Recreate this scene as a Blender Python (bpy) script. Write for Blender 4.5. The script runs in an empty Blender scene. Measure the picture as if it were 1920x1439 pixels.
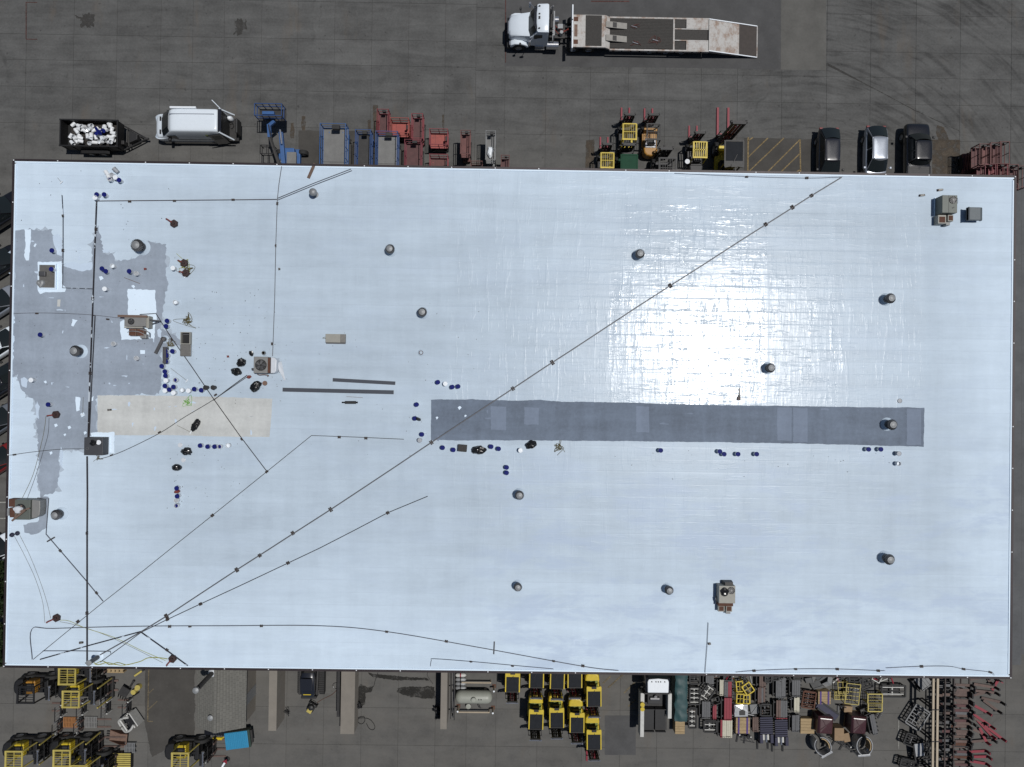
import bpy, math, random
from mathutils import Vector, Matrix, Euler, noise
R = math.radians
PI = math.pi
rnd = random.Random(7)
sc = bpy.context.scene
COL = sc.collection

# ---------------------------------------------------------------- camera
CAM_H = 55.0          # drone height above the yard
RZ = 8.0              # roof level
FPX = 1280.0
CAM_ROT = Euler((.00698444, -.00683069, .01428477), 'XYZ')
cam_data = bpy.data.cameras.new('camera')
cam = bpy.data.objects.new('camera', cam_data)
COL.objects.link(cam)
cam.location = (0, 0, CAM_H)
cam.rotation_euler = CAM_ROT
cam_data.sensor_width = 36.0
cam_data.lens = 24.0
cam_data.clip_start = .5
cam_data.clip_end = 3000
sc.camera = cam
CM = CAM_ROT.to_matrix()


def ray(u, v):
    return CM @ Vector(((u - 960) / FPX, -(v - 719.5) / FPX, -1.0))


def P(u, v, z=0.0):
    """point of the place at height z seen at photograph coordinates u, v"""
    d = ray(u, v)
    t = (z - CAM_H) / d.z
    return Vector((d.x * t, d.y * t, z))


# ---------------------------------------------------------------- light
gl = ray(1328, 652).normalized()
SUN = Vector((gl.x, gl.y, -gl.z))            # towards the sun: mirror of the glint ray
elev = math.asin(SUN.z)
azim = math.atan2(SUN.x, SUN.y)
world = bpy.data.worlds.new('World')
sc.world = world
world.use_nodes = True
wn = world.node_tree
bg = wn.nodes['Background']
sky = wn.nodes.new('ShaderNodeTexSky')
sky.sky_type = 'NISHITA'
sky.sun_disc = False
sky.sun_elevation = elev
sky.sun_rotation = azim
sky.air_density = 1.0
sky.dust_density = .6
wn.links.new(sky.outputs[0], bg.inputs[0])
bg.inputs[1].default_value = .05
sl = bpy.data.lights.new('sun', 'SUN')
sl.energy = 4.2
sl.angle = R(.53)
sl.color = (1.0, .975, .94)
so = bpy.data.objects.new('sun', sl)
COL.objects.link(so)
so.rotation_euler = SUN.to_track_quat('Z', 'Y').to_euler()
so.location = (20, 10, 60)
sc.view_settings.view_transform = 'Standard'
sc.view_settings.look = 'None'
sc.view_settings.gamma = 1
sc.view_settings.exposure = -.38
sc.view_settings.use_curve_mapping = False

# ---------------------------------------------------------------- materials
MATS = {}


def nd(nt, t, **kw):
    n = nt.nodes.new(t)
    for k, v in kw.items():
        if k in n.inputs:
            n.inputs[k].default_value = v
        else:
            setattr(n, k, v)
    return n


def mth(nt, op, a, b=None, clamp=False):
    n = nt.nodes.new('ShaderNodeMath')
    n.operation = op
    n.use_clamp = clamp
    for i, x in enumerate((a, b)):
        if x is None:
            continue
        if isinstance(x, (int, float)):
            n.inputs[i].default_value = x
        else:
            nt.links.new(x, n.inputs[i])
    return n.outputs[0]


def mixc(nt, fac, a, b, blend='MIX'):
    n = nt.nodes.new('ShaderNodeMix')
    n.data_type = 'RGBA'
    n.blend_type = blend
    for i, x in ((0, fac), (6, a), (7, b)):
        if isinstance(x, (int, float)):
            n.inputs[i].default_value = x
        elif isinstance(x, (tuple, list)):
            n.inputs[i].default_value = tuple(x) + ((1,) if len(x) == 3 else ())
        else:
            nt.links.new(x, n.inputs[i])
    return n.outputs[2]


def ramp(nt, x, lo, hi):
    n = nt.nodes.new('ShaderNodeMapRange')
    n.interpolation_type = 'SMOOTHSTEP'
    n.inputs['From Min'].default_value = lo
    n.inputs['From Max'].default_value = hi
    nt.links.new(x, n.inputs['Value'])
    return n.outputs[0]


def ntex(nt, vec, scale, detail=4, rough=.6, stretch=None, dist=0):
    if stretch:
        mp = nt.nodes.new('ShaderNodeMapping')
        mp.inputs['Scale'].default_value = stretch
        nt.links.new(vec, mp.inputs[0])
        vec = mp.outputs[0]
    n = nt.nodes.new('ShaderNodeTexNoise')
    n.inputs['Scale'].default_value = scale
    n.inputs['Detail'].default_value = detail
    n.inputs['Roughness'].default_value = rough
    n.inputs['Distortion'].default_value = dist
    nt.links.new(vec, n.inputs['Vector'])
    return n.outputs[0]


def new_mat(key):
    m = bpy.data.materials.new(key)
    m.use_nodes = True
    nt = m.node_tree
    b = nt.nodes['Principled BSDF']
    MATS[key] = m
    return m, nt, b


def M(key, rgb=None, rough=.5, metal=0.0, var=.18, scale=4.0, dirt=.25, dirtc=(.06, .05, .042), coat=0.0, alpha=1.0):
    """painted / worn general surface: tonal noise, dust film, scuffs"""
    if key in MATS:
        return MATS[key]
    m, nt, b = new_mat(key)
    tc = nt.nodes.new('ShaderNodeTexCoord')
    oi = nt.nodes.new('ShaderNodeObjectInfo')
    off = nt.nodes.new('ShaderNodeVectorMath')
    off.operation = 'ADD'
    nt.links.new(tc.outputs['Object'], off.inputs[0])
    cm = nt.nodes.new('ShaderNodeCombineXYZ')
    r9 = mth(nt, 'MULTIPLY', oi.outputs['Random'], 37.0)
    for i in range(3):
        nt.links.new(r9, cm.inputs[i])
    nt.links.new(cm.outputs[0], off.inputs[1])
    vec = off.outputs[0]
    n1 = ntex(nt, vec, scale, 5, .62)
    n2 = ntex(nt, vec, scale * 4.3, 4, .7)
    k = mth(nt, 'ADD', mth(nt, 'MULTIPLY', mth(nt, 'SUBTRACT', n1, .5), var * 2.4), 1.0)
    k = mth(nt, 'ADD', k, mth(nt, 'MULTIPLY', mth(nt, 'SUBTRACT', oi.outputs['Random'], .5), var * .5))
    vm = nt.nodes.new('ShaderNodeVectorMath')
    vm.operation = 'SCALE'
    vm.inputs[0].default_value = rgb
    nt.links.new(k, vm.inputs['Scale'])
    col = vm.outputs[0]
    if max(rgb) < .03:
        dirt *= .35
    if dirt:
        d = mth(nt, 'MULTIPLY', ramp(nt, n2, .52, .78), dirt)
        col = mixc(nt, d, col, dirtc)
    nt.links.new(col, b.inputs['Base Color'])
    nt.links.new(mth(nt, 'ADD', rough - .1, mth(nt, 'MULTIPLY', n2, .22), True), b.inputs['Roughness'])
    b.inputs['Metallic'].default_value = metal
    b.inputs['Coat Weight'].default_value = coat
    b.inputs['Coat Roughness'].default_value = .08
    if alpha < 1:
        b.inputs['Alpha'].default_value = alpha
    return m


def glass(key='dark_glass', rgb=(.012, .016, .018)):
    if key in MATS:
        return MATS[key]
    m, nt, b = new_mat(key)
    b.inputs['Base Color'].default_value = rgb + (1,)
    b.inputs['Roughness'].default_value = .06
    b.inputs['Specular IOR Level'].default_value = .4
    tc = nt.nodes.new('ShaderNodeTexCoord')
    n = ntex(nt, tc.outputs['Object'], 6, 4)
    nt.links.new(mth(nt, 'ADD', .04, mth(nt, 'MULTIPLY', n, .12)), b.inputs['Roughness'])
    return m


# ---------------------------------------------------------------- mesh helpers
class MB:
    def __init__(s):
        s.v, s.f = [], []
        s.m = Matrix.Identity(4)

    def add(s, vs, fs):
        o = len(s.v)
        s.v += [tuple(s.m @ Vector(p)) for p in vs]
        s.f += [tuple(o + i for i in f) for f in fs]
        return s

    def box(s, x0, x1, y0, y1, z0, z1):
        vs = [(x, y, z) for z in (z0, z1) for y in (y0, y1) for x in (x0, x1)]
        return s.add(vs, [(0, 2, 3, 1), (4, 5, 7, 6), (0, 1, 5, 4), (2, 6, 7, 3), (0, 4, 6, 2), (1, 3, 7, 5)])

    def bar(s, a, b, w, h=None):
        """square bar from a to b"""
        a, b = Vector(a), Vector(b)
        h = h or w
        d = b - a
        if d.length < 1e-6:
            return s
        d.normalize()
        up = Vector((0, 0, 1)) if abs(d.z) < .95 else Vector((1, 0, 0))
        x = d.cross(up).normalized() * (w / 2)
        y = x.cross(d).normalized() * (h / 2)
        vs = [p + sx * x + sy * y for p in (a, b) for sx, sy in ((-1, -1), (1, -1), (1, 1), (-1, 1))]
        return s.add(vs, [(3, 2, 1, 0), (4, 5, 6, 7), (0, 1, 5, 4), (1, 2, 6, 5), (2, 3, 7, 6), (3, 0, 4, 7)])

    def cyl(s, a, b, r, r1=None, n=10, caps=True):
        a, b = Vector(a), Vector(b)
        r1 = r if r1 is None else r1
        d = (b - a).normalized()
        up = Vector((0, 0, 1)) if abs(d.z) < .9 else Vector((1, 0, 0))
        x = d.cross(up).normalized()
        y = d.cross(x).normalized()
        vs = []
        for p, q in ((a, r), (b, r1)):
            for i in range(n):
                t = 2 * PI * i / n
                vs.append(p + x * (q * math.cos(t)) + y * (q * math.sin(t)))
        fs = [(i, (i + 1) % n, n + (i + 1) % n, n + i) for i in range(n)]
        if caps:
            fs += [tuple(range(n - 1, -1, -1)), tuple(range(n, 2 * n))]
        return s.add(vs, fs)

    def tube(s, pts, r, n=6):
        pts = [Vector(p) for p in pts]
        vs, fs = [], []
        for k, p in enumerate(pts):
            d = (pts[min(k + 1, len(pts) - 1)] - pts[max(k - 1, 0)])
            d = d.normalized() if d.length > 1e-9 else Vector((1, 0, 0))
            up = Vector((0, 0, 1)) if abs(d.z) < .9 else Vector((1, 0, 0))
            x = d.cross(up).normalized()
            y = d.cross(x).normalized()
            for i in range(n):
                t = 2 * PI * i / n
                vs.append(p + x * (r * math.cos(t)) + y * (r * math.sin(t)))
        for k in range(len(pts) - 1):
            for i in range(n):
                j = (i + 1) % n
                fs.append((k * n + i, k * n + j, (k + 1) * n + j, (k + 1) * n + i))
        fs += [tuple(range(n - 1, -1, -1)), tuple((len(pts) - 1) * n + i for i in range(n))]
        return s.add(vs, fs)

    def lathe(s, prof, n=16, c=(0, 0, 0), caps=True):
        vs, fs = [], []
        for r, z in prof:
            for i in range(n):
                t = 2 * PI * i / n
                vs.append((c[0] + r * math.cos(t), c[1] + r * math.sin(t), c[2] + z))
        for k in range(len(prof) - 1):
            for i in range(n):
                j = (i + 1) % n
                fs.append((k * n + i, k * n + j, (k + 1) * n + j, (k + 1) * n + i))
        if caps:
            fs += [tuple(range(n - 1, -1, -1)), tuple((len(prof) - 1) * n + i for i in range(n))]
        return s.add(vs, fs)

    def prism(s, poly, z0, z1):
        n = len(poly)
        vs = [(x, y, z0) for x, y in poly] + [(x, y, z1) for x, y in poly]
        fs = [tuple(range(n - 1, -1, -1)), tuple(range(n, 2 * n))]
        fs += [(i, (i + 1) % n, n + (i + 1) % n, n + i) for i in range(n)]
        return s.add(vs, fs)

    def sprism(s, poly, y0, y1):
        """side profile (x,z) extruded across y"""
        n = len(poly)
        vs = [(x, y0, z) for x, z in poly] + [(x, y1, z) for x, z in poly]
        fs = [tuple(range(n)), tuple(range(2 * n - 1, n - 1, -1))]
        fs += [((i + 1) % n, i, n + i, n + (i + 1) % n) for i in range(n)]
        return s.add(vs, fs)

    def loft(s, rings):
        n = len(rings[0])
        vs = [p for r in rings for p in r]
        fs = []
        for k in range(len(rings) - 1):
            for i in range(n):
                j = (i + 1) % n
                fs.append((k * n + i, k * n + j, (k + 1) * n + j, (k + 1) * n + i))
        fs += [tuple(range(n - 1, -1, -1)), tuple((len(rings) - 1) * n + i for i in range(n))]
        return s.add(vs, fs)

    def mesh(s, name, smooth=False):
        me = bpy.data.meshes.new(name)
        me.from_pydata(s.v, [], s.f)
        me.update()
        if smooth:
            me.polygons.foreach_set('use_smooth', [True] * len(me.polygons))
            if hasattr(me, 'set_sharp_from_angle'):
                me.set_sharp_from_angle(angle=R(38))
        return me


CACHE = {}


def part(name, mb, mat, parent=None, smooth=False, bevel=0, loc=None, rot=None):
    """one mesh object; mb is an MB or a mesh already built"""
    me = mb.mesh(name, smooth) if isinstance(mb, MB) else mb
    o = bpy.data.objects.new(name, me)
    COL.objects.link(o)
    if mat is not None and not len(me.materials):
        me.materials.append(mat)
    elif mat is not None and me.materials[0] != mat:
        o.material_slots[0].link = 'OBJECT'
        o.material_slots[0].material = mat
    if bevel:
        b = o.modifiers.new('bevel', 'BEVEL')
        b.width = bevel
        b.segments = 2
        b.limit_method = 'ANGLE'
        b.angle_limit = R(40)
    if parent:
        o.parent = parent
    if loc:
        o.location = loc
    if rot:
        o.rotation_euler = rot
    return o


def shared(key, name, mat, parent, fn, smooth=False, bevel=0, loc=None, rot=None):
    """mesh data shared between alike pieces"""
    if key not in CACHE:
        mb = MB()
        fn(mb)
        CACHE[key] = mb.mesh(name, smooth)
    return part(name, CACHE[key], mat, parent, False, bevel, loc, rot)


def tag(o, label, cat, group=None):
    o['label'] = label
    o['category'] = cat
    if group:
        o['group'] = group
    return o


def T(name, label, cat, loc=(0, 0, 0), rz=0.0, group=None, rx=0, ry=0):
    o = bpy.data.objects.new(name, None)
    COL.objects.link(o)
    o.empty_display_size = .2
    o.location = loc
    o.rotation_euler = (rx, ry, rz)
    return tag(o, label, cat, group)


def struct(o, kind='structure'):
    o['kind'] = kind
    return o


def jag(poly, seg, amp, seed=0):
    """ragged outline: edges cut in short steps and pushed about"""
    out = []
    rr = random.Random(seed)
    for i, a in enumerate(poly):
        b = poly[(i + 1) % len(poly)]
        d = Vector((b[0] - a[0], b[1] - a[1]))
        n = max(1, int(d.length / seg))
        nx = Vector((-d.y, d.x)).normalized() if d.length else Vector((0, 0))
        for k in range(n):
            t = k / n
            j = (noise.noise(Vector((a[0] + d.x * t, a[1] + d.y * t, seed)) * 1.3) * 1.6 + rr.uniform(-.6, .6)) * amp
            out.append((a[0] + d.x * t + nx.x * j, a[1] + d.y * t + nx.y * j))
    return out


def smooth_path(pts, k=6):
    """Catmull-Rom through points"""
    p = [Vector(q) for q in pts]
    p = [p[0] * 2 - p[1]] + p + [p[-1] * 2 - p[-2]]
    out = []
    for i in range(1, len(p) - 2):
        for j in range(k):
            t = j / k
            a, b, c, d = p[i - 1], p[i], p[i + 1], p[i + 2]
            out.append(.5 * ((2 * b) + (c - a) * t + (2 * a - 5 * b + 4 * c - d) * t * t + (3 * b - a - 3 * c + d) * t ** 3))
    return out + [p[-2]]

# ================================================================ GROUND
def ground_mat():
    m, nt, b = new_mat('yard_concrete')
    g = nt.nodes.new('ShaderNodeNewGeometry')
    pos = g.outputs['Position']
    oi = nt.nodes.new('ShaderNodeObjectInfo')
    sp = nt.nodes.new('ShaderNodeSeparateXYZ')
    nt.links.new(pos, sp.inputs[0])
    big = ntex(nt, pos, .09, 4, .6)
    mid = ntex(nt, pos, .55, 5, .65)
    fine = ntex(nt, pos, 6.0, 5, .7)
    swp = ntex(nt, pos, .5, 5, .62, stretch=(.35, 2.2, 1), dist=.6)
    k = mth(nt, 'ADD', .64, mth(nt, 'MULTIPLY', big, .34))
    k = mth(nt, 'ADD', k, mth(nt, 'MULTIPLY', mth(nt, 'SUBTRACT', mid, .5), .75))
    k = mth(nt, 'ADD', k, mth(nt, 'MULTIPLY', mth(nt, 'SUBTRACT', swp, .5), .8))
    k = mth(nt, 'ADD', k, mth(nt, 'MULTIPLY', mth(nt, 'SUBTRACT', fine, .5), .6))
    k = mth(nt, 'ADD', k, mth(nt, 'MULTIPLY', mth(nt, 'SUBTRACT', oi.outputs['Random'], .5), .09))
    # tyre scrub: curved rubber marks from trucks turning in the upper right of the yard
    c = P(1500, 520)
    dx = mth(nt, 'SUBTRACT', sp.outputs[0], c.x)
    dy = mth(nt, 'SUBTRACT', sp.outputs[1], c.y)
    rr = mth(nt, 'SQRT', mth(nt, 'ADD', mth(nt, 'MULTIPLY', dx, dx), mth(nt, 'MULTIPLY', dy, dy)))
    cmb = nt.nodes.new('ShaderNodeCombineXYZ')
    nt.links.new(mth(nt, 'ADD', rr, mth(nt, 'MULTIPLY', big, 1.2)), cmb.inputs[0])
    nt.links.new(mth(nt, 'MULTIPLY', mth(nt, 'ARCTAN2', dy, dx), 1.3), cmb.inputs[1])
    arcs = ramp(nt, ntex(nt, cmb.outputs[0], 2.6, 3, .5), .47, .66)
    am = mth(nt, 'MULTIPLY', ramp(nt, sp.outputs[0], 13, 26), ramp(nt, sp.outputs[1], 15, 20))
    am = mth(nt, 'MULTIPLY', am, ramp(nt, ntex(nt, pos, .2, 3), .30, .52))
    k = mth(nt, 'SUBTRACT', k, mth(nt, 'MULTIPLY', mth(nt, 'MULTIPLY', arcs, am), .24))
    # other loose tyre swirls
    c2 = P(300, 20)
    dx2 = mth(nt, 'SUBTRACT', sp.outputs[0], c2.x)
    dy2 = mth(nt, 'SUBTRACT', sp.outputs[1], c2.y)
    r2 = mth(nt, 'SQRT', mth(nt, 'ADD', mth(nt, 'MULTIPLY', dx2, dx2), mth(nt, 'MULTIPLY', dy2, dy2)))
    cm2 = nt.nodes.new('ShaderNodeCombineXYZ')
    nt.links.new(mth(nt, 'ADD', r2, mth(nt, 'MULTIPLY', big, 9)), cm2.inputs[0])
    arc2 = ramp(nt, ntex(nt, cm2.outputs[0], 1.3, 2, .5), .54, .7)
    k = mth(nt, 'SUBTRACT', k, mth(nt, 'MULTIPLY', mth(nt, 'MULTIPLY', arc2, ramp(nt, ntex(nt, pos, .28, 3), .48, .68)), .22))
    oil = ramp(nt, ntex(nt, pos, .75, 5, .6, dist=.4), .66, .78)
    k = mth(nt, 'MULTIPLY', k, mth(nt, 'SUBTRACT', 1.0, mth(nt, 'MULTIPLY', oil, .42)))
    spots = ramp(nt, ntex(nt, pos, 2.6, 3, .55), .655, .72)
    k = mth(nt, 'MULTIPLY', k, mth(nt, 'SUBTRACT', 1.0, mth(nt, 'MULTIPLY', spots, .35)))
    vm = nt.nodes.new('ShaderNodeVectorMath')
    vm.operation = 'SCALE'
    vm.inputs[0].default_value = (.1030, .1035, .1015)
    nt.links.new(k, vm.inputs['Scale'])
    col = vm.outputs[0]
    dust = mth(nt, 'MULTIPLY', mth(nt, 'MAXIMUM', ramp(nt, sp.outputs[1], -17, -21), mth(nt, 'MULTIPLY', ramp(nt, sp.outputs[1], 23, 17), .6)), mth(nt, 'MULTIPLY', mid, 1.0))
    col = mixc(nt, dust, col, (.115, .109, .099))
    rust = mth(nt, 'MULTIPLY', ramp(nt, ntex(nt, pos, .3, 5, .6, stretch=(1.6, .5, 1), dist=.3), .58, .8), .45)
    col = mixc(nt, rust, col, (.112, .088, .065))
    nt.links.new(col, b.inputs['Base Color'])
    b.inputs['Roughness'].default_value = .85
    b.inputs['Specular IOR Level'].default_value = .25
    bp = nt.nodes.new('ShaderNodeBump')
    bp.inputs['Distance'].default_value = .004
    bp.inputs['Strength'].default_value = .6
    nt.links.new(fine, bp.inputs['Height'])
    nt.links.new(bp.outputs[0], b.inputs['Normal'])
    return m


GM = ground_mat()
M('joint_dirt', (.042, .040, .037), .9, var=.3, scale=2)
ground = struct(part('ground', MB().box(-600, 600, -600, 600, -.6, -.022), MATS['joint_dirt']))
far = struct(part('ground_apron', MB().box(-600, 600, 34, 600, -.4, -.001).box(-600, 600, -600, -36, -.4, -.001)
                  .box(-600, -48, -36, 34, -.4, -.001).box(48, 600, -36, 34, -.4, -.001), GM))

slab_n = 0


def slab_rect(x0, x1, y0, y1, z=0.0):
    global slab_n
    g = .009
    mb = MB().box(x0 + g, x1 - g, y0 + g, y1 - g, -.03, z + rnd.uniform(-.0015, .0015))
    o = part('slab', mb, GM, ground)
    slab_n += 1
    return o


# joints of the upper yard read from the photograph (columns differ left / right of the truck stand)
xt = [P(u, 150).x for u in (-60, 48, 137, 218, 300, 360, 419, 489, 557, 626, 696, 765, 834, 892, 947, 1024, 1107, 1178, 1247, 1315,
                            1383, 1466, 1550, 1632, 1717, 1800, 1896, 1985)]
yt = [34.0] + [P(960, v).y for v in (-45, 10, 80, 128, 178, 246)] + [14.2]
for i in range(len(xt) - 1):
    sh = .0 if i < 13 else -.25
    for j in range(len(yt) - 1):
        a, c = yt[j] + (sh if 0 < j else 0), yt[j + 1] + (sh if j < len(yt) - 2 else 0)
        slab_rect(xt[i], xt[i + 1], c, a)
for i in range(len(xt) - 1):          # lower yard
    ys = [-17.5, P(960, 1330).y, P(960, 1400).y, P(960, 1475).y, -36]
    for j in range(4):
        slab_rect(xt[i], xt[i + 1], ys[j + 1], ys[j])
for j in range(8):                    # strips left and right of the building
    y0 = 14.2 - (j + 1) * 31.7 / 8
    y1 = 14.2 - j * 31.7 / 8
    slab_rect(-48, xt[1], y0, y1)
    slab_rect(xt[1], -33.2, y0, y1)
    slab_rect(33.4, xt[-2], y0, y1)
    slab_rect(xt[-2], 48, y0, y1)
for y0, y1 in ((14.2, 34), (-36, -17.5)):
    slab_rect(-48, xt[0], y0, y1)
    slab_rect(xt[-1], 48, y0, y1)


def patch_mat(key, rgb, var=.25):
    m, nt, b = new_mat(key)
    pos = nt.nodes.new('ShaderNodeNewGeometry').outputs['Position']
    k = mth(nt, 'ADD', .55, mth(nt, 'MULTIPLY', ntex(nt, pos, .5, 5, .65), .9))
    k = mth(nt, 'ADD', k, mth(nt, 'MULTIPLY', mth(nt, 'SUBTRACT', ntex(nt, pos, 5, 5, .7), .5), var * 1.4))
    vm = nt.nodes.new('ShaderNodeVectorMath')
    vm.operation = 'SCALE'
    vm.inputs[0].default_value = rgb
    nt.links.new(k, vm.inputs['Scale'])
    nt.links.new(vm.outputs[0], b.inputs['Base Color'])
    b.inputs['Roughness'].default_value = .85
    b.inputs['Specular IOR Level'].default_value = .2
    if 'stain' in key or 'line' in key:
        nt.links.new(mth(nt, 'ADD', .12 if 'stain' in key else .45, mth(nt, 'MULTIPLY', ramp(nt, ntex(nt, pos, 1.6 if 'stain' in key else 5, 5, .7), .36, .62), .75 if 'stain' in key else .55), True), b.inputs['Alpha'])
    return m


patch_mat('dark_paving', (.058, .055, .051))
patch_mat('slate_paving', (.070, .070, .071))
patch_mat('slate_light', (.094, .097, .101))
patch_mat('pale_paving', (.098, .096, .09))
patch_mat('rust_stain', (.083, .068, .053))
patch_mat('soft_stain', (.058, .056, .053))
patch_mat('oil_stain', (.028, .027, .025))
patch_mat('yellow_line', (.22, .165, .085), .5)
patch_mat('faded_line', (.135, .112, .075), .6)
patch_mat('red_line', (.085, .042, .038), .5)
patch_mat('white_line', (.30, .30, .28), .5)


def flat(name, pts, mat, z=.005, j=0, parent=None, zoff=0):
    pl = [P(u, v, zoff + z) for u, v in pts]
    pl = [(p.x, p.y) for p in pl]
    if j:
        pl = jag(pl, .12, j, len(pts))
    return struct(part(name, MB().prism(pl, zoff + z - .003, zoff + z), MATS[mat], parent))


# repaired and resurfaced areas of the yard
flat('paving_patch', [(560, 245), (760, 246), (760, 340), (560, 340)], 'dark_paving', .004, .03)
flat('paving_patch', [(1395, 259), (1502, 261), (1502, 345), (1395, 345)], 'dark_paving', .004, .01)
flat('paving_patch', [(1502, 262), (1522, 262), (1522, 345), (1502, 345)], 'dark_paving', .004, .01)
flat('paving_patch', [(1748, 262), (1800, 263), (1800, 345), (1748, 345)], 'rust_stain', .004, .02)
flat('paving_patch', [(1465, -12), (1549, -12), (1549, 132), (1464, 131)], 'pale_paving', .004)
flat('paving_patch', [(1328, 0), (1464, 0), (1464, 131), (1328, 128)], 'slate_paving', .004)
flat('paving_patch', [(946, -12), (1328, -12), (1328, 128), (946, 124)], 'slate_paving', .004)
flat('paving_patch', [(272, 1240), (365, 1240), (365, 1380), (285, 1420), (272, 1360)], 'dark_paving', .004, .05)
flat('paving_patch', [(1134, 1342), (1192, 1342), (1192, 1416), (1134, 1416)], 'slate_paving', .004)
for q in range(6):
    v0 = 348 + q * 150
    flat('paving_patch', [(1860, v0), (1915, v0), (1915, v0 + 149), (1860, v0 + 149)], 'slate_light', .004)
    flat('paving_patch', [(1915.6, v0 - 20), (1990, v0 - 20), (1990, v0 + 129), (1915.6, v0 + 129)], 'slate_light', .004)
flat('stain', [(745, 1290), (815, 1288), (815, 1310), (770, 1308), (742, 1298)], 'oil_stain', .006, .06)
flat('stain', [(690, 1262), (735, 1268), (800, 1272), (805, 1276), (740, 1276), (700, 1270)], 'oil_stain', .006, .05)
flat('stain', [(675, 1283), (690, 1290), (700, 1286), (697, 1297), (686, 1300), (684, 1320), (672, 1330), (668, 1300)], 'oil_stain', .007, .05)
flat('stain', [(1757, 235), (1770, 240), (1779, 262), (1760, 263), (1755, 250)], 'rust_stain', .006, .04)
flat('stain', [(140, 30), (155, 24), (172, 28), (176, 45), (160, 54), (146, 46)], 'soft_stain', .005, .3)
flat('stain', [(440, 40), (452, 34), (465, 38), (458, 52), (448, 68), (436, 64), (446, 50)], 'soft_stain', .005, .25)
for (u, w, v0, v1) in ((566, 6, 218, 245), (700, 9, 198, 250), (690, 5, 225, 246), (829, 4, 215, 245), (1098, 16, 262, 330), (545, 6, 230, 260)):
    flat('stain', [(u, v0), (u + w, v0), (u + w, v1), (u, v1)], 'rust_stain', .006, .05)
flat('crack_seal', [(1549, 119), (1553, 119), (1640, 166), (1716, 207), (1800, 246), (1800, 247), (1716, 208.4), (1640, 167.6), (1549, 122)], 'soft_stain', .006, .02)


def line(u0, v0, u1, v1, w, mat='yellow_line', z=.008):
    a, b = P(u0, v0), P(u1, v1)
    d = (b - a)
    n = Vector((-d.y, d.x, 0)).normalized() * w / 2
    pl = [(p.x, p.y) for p in (a + n, b + n, b - n, a - n)]
    return struct(part('painted_line', MB().prism(jag(pl, .3, .006, int(u0)), z - .002, z), MATS[mat]))


# yellow hatched no-parking bay
line(1403, 258, 1402, 330, .12)
line(1500, 262, 1501, 330, .10)
line(1403, 264, 1412, 258, .09)
line(1404, 294, 1440, 259, .09)
line(1404, 322, 1470, 259, .09)
line(1437, 325, 1499, 263, .09)
line(1462, 325, 1500, 288, .09)
line(1490, 325, 1501, 318, .09)
line(279, 1250, 277, 1353, .10, 'faded_line')
line(277, 1353, 287, 1353, .08, 'faded_line')
line(279, 1300, 288, 1292, .07, 'faded_line')
line(279, 1330, 295, 1315, .07, 'faded_line')
for a in ((1140, 1290, 1168, 1265), (1170, 1300, 1190, 1280), (1178, 1325, 1192, 1312), (1130, 1282, 1145, 1268)):
    line(*a, .12, 'faded_line')
line(1685, 1345, 1685, 1405, .05, 'white_line')
line(49, 4, 49, 74, .07, 'red_line')
line(49, 5, 70, 5, .06, 'red_line')
line(49, 74, 70, 74, .06, 'red_line')
line(948, 0, 948, 118, .07, 'red_line')
line(1108, 3, 1180, 3, .10, 'red_line')
for v in (942, 972, 1018):
    line(-40, v + 2, 16, v, .09, 'white_line')
line(-30, 1050, 16, 1014, .10, 'white_line')

# ================================================================ BUILDING
BX0, BX1, BY0, BY1 = -34.05, 34.95, -19.44, 15.15


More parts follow.
